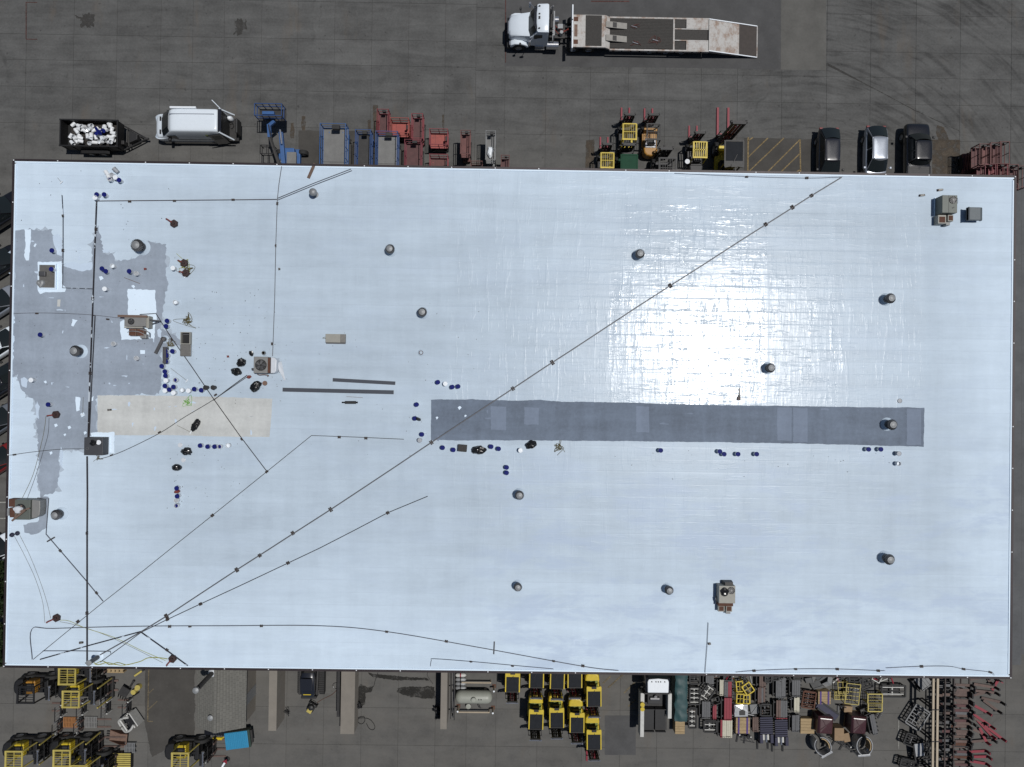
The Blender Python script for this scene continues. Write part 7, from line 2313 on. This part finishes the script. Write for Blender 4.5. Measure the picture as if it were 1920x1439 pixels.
crate(1275, 1365, .75, 1.0, .9, 'wooden crate at the lower end of the green tarpaulin')
crate(1393, 1361, 1.1, 1.25, .8, 'wooden crate with purple straps below the silver sheet box', strap='purple_strap')
crate(1514, 1362, 1.1, 1.2, .5, 'pale slatted crate right of the dark rack')
crate(1546, 1309, 1.0, 1.0, .7, 'tan panelled crate with a purple strap near the roll clamps', strap='purple_strap')
crate(1591, 1331, .65, .5, .5, 'small cardboard carton below the yellow cages', 'cardboard', R(-5), lid=False, name='carton', cat='carton')
crate(1574, 1378, .75, 1.0, .9, 'tall cardboard carton between the maroon wrapped boxes', 'cardboard', lid=False, name='carton', cat='carton')
crate(1588, 1384, .5, .7, .7, 'short cardboard carton leaning on the tall one', 'cardboard', R(12), lid=False, name='carton', cat='carton')
for u, v, lab in ((1551, 1364, 'left maroon plastic wrapped box behind a roll clamp'), (1614, 1364, 'right maroon plastic wrapped box behind a roll clamp')):
    p = P(u, v, 1.5)
    t = T('wrapped_box', lab, 'wrapped box', (p.x, p.y, 0), R(-4))
    part('wrapped_load', MB().loft([[(-.58, -.66, .12), (.58, -.66, .12), (.58, .66, .12), (-.58, .66, .12)], [(-.6, -.68, 1.15), (.6, -.68, 1.15), (.6, .68, 1.15), (-.6, .68, 1.15)], [(-.46, -.6, 1.34), (.5, -.55, 1.28), (.47, .58, 1.34), (-.5, .56, 1.26)]]), MATS['maroon_wrap'], t, bevel=.06)
    part('fold', MB().bar((-.4, -.3, 1.33), (.4, .4, 1.32), .05, .03).bar((-.3, .5, 1.31), (.25, -.5, 1.32), .04, .03), MATS['maroon_wrap'], t)
    part('pallet_base', MB().box(-.58, .58, -.66, .66, 0, .11), MATS['crate_wood'], t)


def roll_clamp(u, v, rz, lab):
    p = P(u, v, .8)
    t = T('roll_clamp', lab, 'clamp attachment', (p.x, p.y, 0), rz, 'curved paper roll clamps')
    for s in (-1, 1):
        pts = [(.75 * math.cos(a), s * .62 * math.sin(a), .6) for a in [R(15 + 14 * i) for i in range(11)]]
        mb = MB()
        for i in range(len(pts) - 1):
            mb.bar(pts[i], pts[i + 1], .06, .8)
        part('arm', mb, MATS['silver_sheet'], t)
        pts = [(.62 * math.cos(a), s * .5 * math.sin(a), .62) for a in [R(25 + 13 * i) for i in range(9)]]
        mb = MB()
        for i in range(len(pts) - 1):
            mb.bar(pts[i], pts[i + 1], .08, .7)
        part('pad', mb, MATS['plastic_black'] if s > 0 else MATS['crate_wood'], t)
    part('frame', MB().box(-.95, -.78, -.5, .5, .1, .8), MATS['silver_sheet'], t, bevel=.03)
    part('cylinder', MB().cyl((-.7, -.3, .6), (-.1, -.6, .6), .06).cyl((-.7, .3, .6), (-.1, .6, .6), .06), MATS['chrome'], t, True)


roll_clamp(1541, 1398, R(120), 'roll clamp with a tan pad at the left, below the maroon box')
roll_clamp(1619, 1397, R(95), 'roll clamp at the right, below the maroon box')


def bundle(u, v, wx, ly, n, cols, lab, rz=0, h=.5, end=None, layers=1):
    """parallel steel sections lying side by side on sleepers, shanks at the end"""
    p = P(u, v, h)
    t = T('steel_bundle', lab, 'steel stock', (p.x, p.y, 0), rz, 'stacked fork blades and steel stock')
    w = wx / n
    for i in range(n):
        c = cols[i * len(cols) // n]
        x = -wx / 2 + w * (i + .5)
        L = ly / 2
        dz = rnd.uniform(-.02, .02)
        part('blade', MB().sprism([(-w * .46, h - .1 + dz), (w * .46, h - .1 + dz), (w * .46, h + dz), (-w * .46, h + dz)], -L + rnd.uniform(0, .05), L - rnd.uniform(0, .05)), MATS[c], t, loc=(x, 0, 0))
        part('shank', MB().box(x - w * .42, x + w * .42, -L - .07, -L - .005, .05, h + .02), MATS[end or c], t)
    for k in (-.75, .7):
        part('sleeper', MB().box(-wx / 2 - .22, wx / 2 + .08, ly / 2 * k - .06, ly / 2 * k + .06, 0, h - .13), MATS['frame_black'], t)
    m = max(3, int(ly / .28))
    for i in range(m):
        y = -ly / 2 + ly * (i + .5) / m
        part('peg', MB().box(wx / 2 + .01, wx / 2 + .14, y - .04, y + .04, h - .2, h - .06), MATS['frame_black'], t)
    part('side_angle', MB().box(-wx / 2 - .22, -wx / 2 - .16, -ly / 2, ly / 2, .0, h - .05), MATS['frame_black'], t)
    return t


M('steel_mid', (.080, .082, .087), .5, .2, var=.35, scale=6)
D, BR, RD, CR, GY = 'steel_mid', 'fork_brown', 'fork_red', 'cream_steel', 'lift_grey'
for a in (
    (1331, 1275, .65, .8, 4, [D], 'dark ribbed stack right of the green tarpaulin at the wall'),
    (1324, 1331, .65, 1.3, 4, [D], 'charcoal fork stack left of a single red blade'),
    (1340, 1334, .3, 1.1, 2, [RD], 'narrow pair of red blades below the tilted frame'),
    (1353, 1289, .3, 1.2, 3, [CR], 'cream steel sections at the wall'),
    (1365, 1292, .6, 1.15, 4, [D, D, RD, RD], 'half grey half red blade stack below the red heap'),
    (1365, 1329, .62, 1.75, 3, [RD], 'red blade stack in the middle of the attachment yard'),
    (1362, 1366, .95, 1.35, 6, [RD, CR, CR, CR, CR, CR], 'stack with one red and several cream sections'),
    (1417, 1358, .5, 1.1, 3, [BR], 'brown blades between the strapped crate and the navy attachment'),
    (1430, 1276, .55, 1.0, 3, [BR], 'brown blade stack at the wall right of the yellow frames'),
    (1428, 1304, .6, 1.2, 4, [BR, BR, D, BR], 'brown blade stack in the middle right of the yellow frames'),
    (1464, 1289, .8, 1.55, 5, [D], 'long charcoal blade stack with white marks'),
    (1466, 1330, .9, 1.4, 5, [BR, BR, D, D, D], 'brown and grey stack with red shanks below the charcoal one'),
    (1493, 1290, .65, 1.25, 4, [D], 'charcoal blade stack left of the rusty lattice'),
    (1494, 1321, .45, 1.1, 2, [CR], 'two cream slabs below the charcoal stack'),
    (1492, 1356, .6, 1.3, 4, [D], 'dark rack of blades right of the navy attachments'),
    (1638, 1358, .4, 1.6, 3, [D], 'dark ribbed ladder stack right of the maroon box', R(12)),
    (1731, 1278, 1.0, 1.1, 4, [GY], 'grey bundle at the wall by the long tubes', R(38)),
):
    b_ = bundle(*a, end=RD if 'red shanks' in a[6] else None)


def frame_rack(u, v, wx, ly, lab, col='frame_black', bars=5, rz=0, h=.7, white=False, posts=True):
    """open welded frame attachment with cross bars and two side plates"""
    p = P(u, v, h)
    t = T('welded_attachment', lab, 'attachment', (p.x, p.y, 0), rz, 'welded frame attachments')
    hx, hy = wx / 2, ly / 2
    for s in (-1, 1):
        part('long_member', MB().box(s * hx - .05, s * hx + .05, -hy, hy, h - .12, h), MATS[col], t)
        part('end_member', MB().box(-hx + .052, hx - .052, s * hy - .05, s * hy + .05, h - .11, h - .01), MATS[col], t)
        for q in (-1, 1):
            part('leg', MB().box(s * hx * .9 - .04, s * hx * .9 + .04, q * hy * .9 - .04, q * hy * .9 + .04, 0, h - .122), MATS[col], t)
    for i in range(bars):
        y = -hy + ly * (i + .7) / (bars + .4)
        part('cross_bar', MB().box(-hx + .052, hx - .052, y - .03, y + .03, h - .2 + .1 * (i % 2), h - .13 + .1 * (i % 2)), MATS['white_steel' if white and i % 2 == 0 else col], t)
    part('ram', MB().cyl((0, -hy * .8, h * .6), (0, hy * .7, h * .6), .07), MATS['galv' if not white else 'white_steel'], t, True)
    part('lower_deck', MB().box(-hx * .85, hx * .85, -hy * .85, hy * .85, .05, .12), MATS['steel_dark'], t)


for a, k in (
    ((1303, 1273, .8, .85, 'black ribbed cassette at the wall right of the tarpaulin'), {}),
    ((1303, 1306, .8, 1.3, 'black frame with white bars right of the tarpaulin'), dict(white=True, bars=7)),
    ((1327, 1300, .75, 1.2, 'dark frame tilted across its neighbours'), dict(rz=R(-35), white=True)),
    ((1299, 1347, .6, 1.6, 'long dark frame rack beside the wooden crate'), dict(bars=8, white=True)),
    ((1332, 1363, 1.0, .9, 'black and white grid attachment below the charcoal stack'), dict(white=True, bars=4)),
    ((1441, 1272, .5, .7, 'small black frame at the wall by the brown stack'), {}),
    ((1436, 1332, .8, .9, 'dark frame above the left navy attachment'), dict(bars=3)),
    ((1517, 1313, 1.0, 1.3, 'rusty lattice frame left of the crumpled panels'), dict(col='rust', bars=7, rz=R(-8))),
    ((1605, 1279, 1.1, .9, 'black clustered frame at the wall right of the crumpled panels'), dict(bars=7)),
    ((1625, 1282, .9, .9, 'second black clustered frame at the wall'), dict(bars=6, rz=R(20))),
    ((1676, 1297, 1.9, .9, 'wide black frame with a white cross bar by the long tubes'), dict(white=True, bars=3)),
    ((1721, 1346, 1.3, 1.7, 'grey tilted frame rack left of the long tubes'), dict(col='lift_grey', rz=R(-32), bars=6)),
    ((1712, 1390, 1.3, .9, 'frame with a yellow rail below the grey tilted rack'), dict(rz=R(-20), bars=4)),
    ((1729, 1410, 1.2, 1.3, 'grey lidded black cage at the bottom right'), dict(rz=R(8), bars=9)),
    ((1712, 1436, 2.0, .7, 'black machine frame cut by the bottom edge'), dict(rz=R(-12), bars=4)),
    ((1497, 1268, .7, .6, 'small black frame at the wall above a charcoal stack'), {}),
    ((1455, 1268, .5, .7, 'narrow black frame at the wall above the long charcoal stack'), {}),
):
    frame_rack(*a, **k)
p = P(1727, 1409, .95)
tag(part('lid_panel', MB().box(-.35, .35, -.5, .5, 0, .03).box(-.01, .01, -.5, .5, .031, .04), MATS['silver_sheet'], None, loc=(p.x, p.y, .72), rot=(0, 0, R(8))), 'pale ribbed panel lying on the bottom right cage', 'panel')

# yellow bent frames and cages
def cage(u, v, wx, ly, lab, rz=0, nx=3, ny=3, h=.5, mat='cage_yellow', name='yellow_cage', fill=None, th=.05):
    p = P(u, v, h)
    t = T(name, lab, 'cage', (p.x, p.y, 0), rz, 'yellow tube cages')
    hx, hy = wx / 2, ly / 2
    for s in (-1, 1):
        part('rail', MB().box(s * hx - th / 2, s * hx + th / 2, -hy, hy, h - th, h), MATS[mat], t)
        part('rail', MB().box(-hx + th / 2 + .001, hx - th / 2 - .001, s * hy - th / 2, s * hy + th / 2, h - th + .002, h - .002), MATS[mat], t)
        for q in (-1, 1):
            part('post', MB().box(s * hx - th / 2, s * hx + th / 2, q * hy - th / 2, q * hy + th / 2, 0, h - th - .001), MATS[mat], t)
    for i in range(1, nx):
        x = -hx + wx * i / nx
        part('bar', MB().box(x - .015, x + .015, -hy + .03, hy - .03, h - .04, h - .012), MATS[fill or mat], t)
    for i in range(1, ny):
        y = -hy + ly * i / ny
        part('cross_bar', MB().box(-hx + .03, hx - .03, y - .02, y + .02, h - .075, h - .042), MATS[mat], t)
    part('tray', MB().box(-hx, hx, -hy, hy, .03, .06), MATS['steel_dark'], t)


cage(1387, 1288, .5, .8, 'upper left yellow frame of the yellow cluster', R(5), 2, 2, .7, 'truck_yellow', th=.08)
cage(1403, 1292, .7, .8, 'yellow frame tilted at the right of the yellow cluster', R(35), 2, 2, .9, 'truck_yellow', th=.08)
cage(1388, 1311, .55, .75, 'lower left yellow frame of the yellow cluster', R(-3), 2, 2, .7, 'truck_yellow', th=.08)
cage(1400, 1312, .5, .7, 'lower right yellow frame of the yellow cluster', R(2), 2, 2, .6, 'truck_yellow', th=.1)
cage(1576, 1305, .9, .6, 'small yellow barred cage left of the grey cages', 0, 7, 2, .5)
cage(1599, 1302, 1.1, 1.6, 'large grey cage with yellow ends', R(-6), 4, 5, .9, 'cage_yellow', fill='frame_black')
cage(1641, 1311, 1.15, .75, 'upper yellow grid cage by the wide black frame', 0, 7, 3, .8, 'cage_yellow', fill='frame_black', th=.08)
cage(1641, 1327, 1.1, .65, 'lower yellow grid cage by the wide black frame', 0, 7, 3, .8, 'cage_yellow', fill='frame_black', th=.08)
cage(1581, 1290, .8, .9, 'thin yellow frame above the small barred cage', R(4), 2, 2, .6, 'cage_yellow', th=.04)

# silver sheet box, translucent sheet, crumpled panels, red heaps
p = P(1391, 1334, .8)
t = T('sheet_box', 'silver sheet metal box wrapped in film', 'box', (p.x, p.y, 0), R(2))
part('shell', MB().box(-.6, .5, -.45, .5, .1, .8), MATS['silver_sheet'], t, bevel=.04)
part('inner_part', MB().box(-.2, .25, -.3, .2, .802, .85), MATS['steel_dark'], t)
part('film', MB().add([(-.62, -.2, .86), (.0, .2, .9), (.52, -.1, .86), (.1, .52, .83), (-.5, .5, .84)], [(0, 1, 4), (1, 3, 4), (1, 2, 3)]), MATS['silver_sheet'], t)
p = P(1415, 1332, .4)
t = T('folded_film', 'grey translucent folded sheet beside the silver box', 'sheet', (p.x, p.y, 0), R(8))
part('fold', MB().loft([[(-.35, -.45, 0), (.4, -.42, 0), (.38, .45, 0), (-.33, .42, 0)], [(-.3, -.4, .25), (.36, -.38, .32), (.33, .4, .3), (-.3, .38, .22)]]), MATS['lift_grey'], t, bevel=.03)
part('crease', MB().bar((-.25, -.3, .3), (.3, .3, .34), .03, .02), MATS['silver_sheet'], t)
for i, (u, v, w, rz, m, lab) in enumerate(((1524, 1275, 1.0, 30, 'deck_grey', 'crumpled tan panel at the wall'), (1541, 1272, 1.0, -25, 'lift_grey', 'crumpled grey panel leaning at the wall'), (1555, 1281, .9, 50, 'silver_sheet', 'crumpled pale panel above the tan crate'), (1535, 1289, .8, -50, 'deck_grey', 'bent grey panel below the others at the wall'))):
    p = P(u, v, .6)
    t = T('bent_panel', lab, 'panel', (p.x, p.y, 0), R(rz))
    part('panel', MB().loft([[(-w / 2, -.3, .1), (-w / 2, .35, .5), (-w / 2, .35, .53), (-w / 2, -.3, .13)], [(0, -.4, .3), (0, .3, .75), (0, .3, .78), (0, -.4, .33)], [(w / 2, -.3, .05), (w / 2, .4, .45), (w / 2, .4, .48), (w / 2, -.3, .08)]]), MATS[m], t)
    part('rib', MB().bar((0, -.38, .34), (0, .28, .79), .06, .03), MATS[m], t)
for i, (u, v, n, lab) in enumerate(((1362, 1268, 6, 'heap of red bent brackets at the wall'), (1397, 1267, 4, 'small heap of red brackets at the wall'), (1580, 1273, 4, 'red upright brackets at the wall'), (1660, 1272, 8, 'long heap of red and white strips at the wall'))):
    p = P(u, v, .4)
    rr = random.Random(i + 50)
    t = T('bracket_heap', lab, 'brackets', (p.x, p.y, 0))
    for k in range(n):
        a = Vector((rr.uniform(-.5, .5) * (1.6 if n > 6 else 1), rr.uniform(-.25, .25), .1 + .05 * k))
        d = Vector((rr.uniform(-.4, .4), rr.uniform(-.3, .3), rr.uniform(0, .25)))
        part('bracket', MB().bar(a - d, a + d, .09, .07), MATS['fork_red' if k % 3 else 'white_steel'], t)

# navy attachments with forks
for u, v, lab in ((1437, 1363, 'left navy slatted attachment with black forks'), (1465, 1368, 'right navy slatted attachment with black forks')):
    p = P(u, v, .7)
    t = T('push_pull', lab, 'attachment', (p.x, p.y, 0), R(-88), 'navy slatted attachments')
    for i in range(8):
        x = -.75 + i * .17
        part('navy_slat', MB().box(x, x + .12, -.5, .5, .62, .72 + .01 * (i % 2)), MATS['navy_steel'], t)
    for y in (-.42, .42):
        part('arm', MB().box(.62, 1.3, y - .12, y + .12, .3, .75), MATS['navy_steel'], t, bevel=.02)
        part('leg', MB().box(-.7, -.55, y - .06, y + .06, 0, .62), MATS['frame_black'], t)
        part('fork', MB().sprism([(1.32, .03), (1.32, .6), (1.38, .6), (1.38, .1), (2.1, .05), (2.1, .03)], y - .07 - .1, y + .07 - .1), MATS['frame_black'], t)
    part('valve_block', MB().box(.7, 1.15, -.28, .28, .3, .55), MATS['white_steel'], t, bevel=.03)
    part('cylinder', MB().cyl((.65, 0, .62), (1.25, 0, .62), .08), MATS['chrome'], t, True)
p = P(1556, 1337, .9)
t = T('navy_clamp', 'large navy clamp plate above the left maroon box', 'attachment', (p.x, p.y, 0), R(-35))
part('plate', MB().box(-1.0, .9, -.35, .35, .5, .62), MATS['navy_steel'], t, bevel=.02)
part('arm', MB().bar((-.9, -.3, .7), (.8, -.3, .7), .12, .12).bar((-.9, .3, .7), (.8, .3, .7), .12, .12), MATS['frame_black'], t)
part('foot', MB().box(-.8, -.6, -.3, .3, 0, .5).box(.5, .7, -.3, .3, 0, .5), MATS['frame_black'], t)

# ---- long tan tubes on stands
zt_ = 2.0
for u, lab in ((1751, 'left long tan tube on stands beside the blade rack'), (1759, 'right long tan tube on stands beside the blade rack')):
    a, b_ = P(u, 1262, zt_), P(u + (0 if u < 1755 else 0), 1460, zt_)
    t = T('long_tube', lab, 'tube', (a.x, b_.y, 0), 0, 'long tubes on stands')
    part('tube', MB().box(-.09, .09, 0, a.y - b_.y, zt_ - .1, zt_), MATS['tube_tan'], t, bevel=.02)
    for k in range(4):
        y = .4 + k * (a.y - b_.y - .8) / 3
        part('stand', MB().box(-.05, .05, y - .05, y + .05, 0, zt_ - .102), MATS['frame_black'], t)
        part('clamp', MB().box(-.12, .12, y - .04, y + .04, zt_ + .001, zt_ + .03), MATS['steel_dark'], t)
    part('brace', MB().bar((-.02, .4, .3), (-.02, 3.0, 1.6), .06), MATS['steel_dark'], t)

# ---- blade rack
p0 = P(1798, 1360, 1.6)
t = T('blade_rack', 'long black steel rack full of fork blades at the lower right', 'rack', (p0.x, p0.y, 0))
for x in (-1.15, -.45, .75):
    for k in range(8):
        y = -4.4 + k * 1.15
        part('upright', MB().box(x - .05, x + .05, y - .05, y + .05, 0, 1.6), MATS['rack_brown'], t)
    part('beam', MB().box(x - .045, x + .045, -4.5, 3.8, 1.602, 1.70), MATS['rack_brown'], t)
    part('beam', MB().box(x - .045, x + .045, -4.5, 3.8, .6, .7), MATS['rack_brown'], t)
for k in range(16):
    y = -4.35 + k * .54
    part('rung', MB().box(-.4, .70, y - .03, y + .03, 1.62, 1.68), MATS['steel_dark'], t)
    part('rung', MB().box(-1.1, -.5, y - .03, y + .03, 1.3, 1.36), MATS['steel_dark'], t)


def fork_blade(x, y, z, rz, L, col, lab, grp, ry=0):
    t = T('loose_fork', lab, 'fork blade', (x, y, z), rz, grp, ry=ry)
    shared(('fb', round(L, 1)), 'blade', MATS[col], t, lambda mb: mb.sprism([(0, 0), (round(L, 1), 0), (round(L, 1), .06), (.0, .02)], -.1, .1))
    shared(('fs', 1), 'shank', MATS['frame_black' if col != 'fork_red' else 'fork_red'], t, lambda mb: mb.box(0, .06, -.1, .1, .0, .5), loc=(round(L, 1) + .002, 0, 0))
    for z in (.1, .38):
        shared(('fh', 1), 'hook', MATS['frame_black'], t, lambda mb: mb.box(.06, .13, -.075, .075, 0, .1), loc=(round(L, 1) + .004, 0, z))


rr = random.Random(11)
for k in range(40):
    y = p0.y - 4.2 + k * .2
    if rr.random() < .88:
        fork_blade(p0.x - .42 + rr.uniform(-.1, .15), y, 1.71 if k % 4 else 1.36, rr.uniform(-.03, .03), rr.choice((1.1, 1.2, 1.0)), rr.choice(('fork_brown', 'fork_brown', 'steel_mid', 'rust', 'deck_red')), 'dark fork blade laid across the long black rack', 'fork blades on the long rack')
for k in range(22):
    y = p0.y - 4.2 + k * .36
    fork_blade(p0.x - 1.15 + rr.uniform(-.1, .1), y, .72 if k % 2 else 1.365, rr.uniform(-.04, .04), rr.choice((.6, .7)), rr.choice(('steel_mid', 'fork_brown', 'steel_dark', 'deck_red')), 'short dark fork blade in the left bay of the long rack', 'short fork blades in the left bay')
ordn = ['first', 'second', 'third', 'fourth', 'fifth', 'sixth', 'seventh', 'eighth', 'ninth', 'tenth', 'eleventh', 'twelfth']
reds = [(1863, 1296, 1873, 1278), (1824, 1322, 1852, 1337), (1826, 1340, 1858, 1362), (1835, 1352, 1862, 1382), (1848, 1362, 1880, 1386), (1838, 1366, 1850, 1392), (1818, 1412, 1850, 1410), (1818, 1421, 1852, 1420), (1820, 1428, 1850, 1433)]
browns = [(1822, 1276, 1850, 1271), (1828, 1284, 1866, 1290), (1830, 1296, 1868, 1300), (1826, 1306, 1850, 1300), (1842, 1310, 1878, 1318), (1845, 1314, 1872, 1334), (1822, 1346, 1846, 1356), (1824, 1368, 1846, 1378), (1820, 1392, 1862, 1388), (1848, 1262, 1858, 1280)]
for lst, col, nm in ((reds, 'fork_red', 'red'), (browns, 'fork_brown', 'brown')):
    for i, (u0, v0, u1, v1) in enumerate(lst):
        a, b_ = P(u0, v0, .25), P(u1, v1, .25)
        d = b_ - a
        fork_blade(a.x, a.y, .08 + .05 * (i % 3), math.atan2(d.y, d.x), max(.6, d.length), col, '%s fork blade, %s of its colour from the top beside the rack' % (nm, ordn[i]), '%s fork blades right of the rack' % nm)

# ---- low planting at the left edge
def shrub(u, v, r, h, lab, seed):
    p = P(u, v, h * .7)
    rr = random.Random(seed)
    t = T('shrub_tree', lab, 'tree', (p.x, p.y, 0), 0, 'trees along the left edge')
    mb = MB().cyl((0, 0, 0), (.05, 0, h * .5), .1, .06, 7)
    for k in range(5):
        a = k * 1.26 + rr.random()
        mb.cyl((.05, 0, h * (.25 + .05 * k)), (r * .6 * math.cos(a), r * .6 * math.sin(a), h * rr.uniform(.6, .8)), .05, .02, 5)
    part('trunk', mb, MATS['bark'], t)
    for mat, n in (('leaf_dark', 1500), ('leaf_mid', 900)):
        mb = MB()
        for _ in range(n):
            a, ph, q = rr.uniform(0, 6.28), rr.uniform(-1, 1), rr.uniform(.45, 1) ** .6
            c = Vector((math.cos(a) * math.sqrt(1 - ph * ph) * r * q, math.sin(a) * math.sqrt(1 - ph * ph) * r * q, h * .65 + ph * h * .34 * q))
            c *= 1 + .25 * noise.noise(c * .9 + Vector((seed, 0, 0)))
            n1 = Vector((rr.gauss(0, 1), rr.gauss(0, 1), rr.gauss(0, 1))).normalized()
            n2 = n1.orthogonal().normalized()
            s = rr.uniform(.05, .11)
            mb.add([c + n1 * s * 1.6, c + n2 * s, c - n1 * s * 1.6, c - n2 * s], [(0, 1, 2, 3)])
        part('crown', mb, MATS[mat], t)


for i, (u, v, r, h) in enumerate(((-10, 1085, 1.3, 2.6), (-14, 1135, 1.2, 2.4), (-8, 1195, 1.1, 2.2), (-16, 1232, 1.0, 2.0))):
    shrub(u, v, r, h, ('topmost', 'second', 'third', 'lowest')[i] + ' dark shrub along the lower left edge', i + 3)
p = P(-22, 1040, 1.2)
car('white car half under the topmost shrub at the left edge', p, R(34), 'paint_white', 'sedan')

# ---- small attachments packed between the stacks
fr_ = random.Random(33)
for k in range(34):
    u = 1296 + (k % 17) * 23.5 + fr_.uniform(-6, 6)
    v = (1268 if k < 17 else fr_.choice((1292, 1318, 1338))) + fr_.uniform(-5, 5)
    if 1500 < u < 1565 and v < 1300:
        continue
    p = P(u, v, .4)
    t = T('small_attachment', 'small dark attachment packed between the stacks below the eave', 'attachment', (p.x, p.y, 0), fr_.uniform(-.5, .5), 'small attachments between the stacks')
    kd = k % 4
    c1 = MATS[fr_.choice(('frame_black', 'steel_mid', 'steel_mid', 'white_steel', 'fork_brown', 'lift_grey'))]
    if kd == 0:
        for i in range(5):
            shared('sa_rib', 'rib', c1, t, lambda mb: mb.box(-.22, .22, -.025, .025, .05, .4), loc=(0, -.3 + i * .15, 0))
        shared('sa_spine', 'spine', MATS['frame_black'], t, lambda mb: mb.box(-.05, .05, -.36, .36, .402, .46))
    elif kd == 1:
        for s in (-.18, .18):
            shared('sa_bl', 'fork', c1, t, lambda mb: mb.box(-.05, .05, -.5, .3, .03, .09), loc=(s, 0, 0))
            shared('sa_sh', 'shank', c1, t, lambda mb: mb.box(-.05, .05, .3, .36, .03, .6), loc=(s, 0, 0))
        shared('sa_cb', 'cross_bar', MATS['frame_black'], t, lambda mb: mb.box(-.3, .3, .362, .42, .35, .45))
    elif kd == 2:
        shared('sa_cy', 'cylinder', MATS['galv'], t, lambda mb: mb.cyl((-.35, 0, .25), (.3, .0, .25), .07), True)
        shared('sa_pl', 'plate', c1, t, lambda mb: mb.box(-.4, .36, -.2, .2, .03, .14))
        shared('sa_lug', 'lug', MATS['frame_black'], t, lambda mb: mb.box(.3, .42, -.1, .1, .141, .4))
    else:
        shared('sa_fr', 'frame', c1, t, lambda mb: mb.box(-.35, .35, -.3, -.24, .1, .5).box(-.35, .35, .24, .3, .1, .5).box(-.35, -.29, -.24, .24, .1, .5).box(.29, .35, -.24, .24, .1, .5))
        shared('sa_ho', 'hose', MATS['plastic_black'], t, lambda mb: mb.tube(smooth_path([(-.3, -.2, .52), (-.1, .15, .55), (.15, -.1, .52), (.3, .2, .5)], 4), .03, 5), True)

# ---- litter on the yard
mb = MB()
for u0, u1, v0, v1, n in ((0, 1920, 0, 300, 260), (280, 1900, 1270, 1439, 220)):
    for _ in range(n):
        q = P(lr.uniform(u0, u1), lr.uniform(v0, v1), .01)
        s_ = lr.uniform(.01, .035)
        a = lr.uniform(0, 3)
        mb.bar((q.x, q.y, .012), (q.x + s_ * 2.5 * math.cos(a), q.y + s_ * 2.5 * math.sin(a), .016), s_, .01)
lo = part('yard_litter', mb, M('litter', (.10, .095, .085), .9, var=.9, scale=.7))
lo['kind'] = 'stuff'
lo['label'] = 'small scraps and stones scattered over the yard'
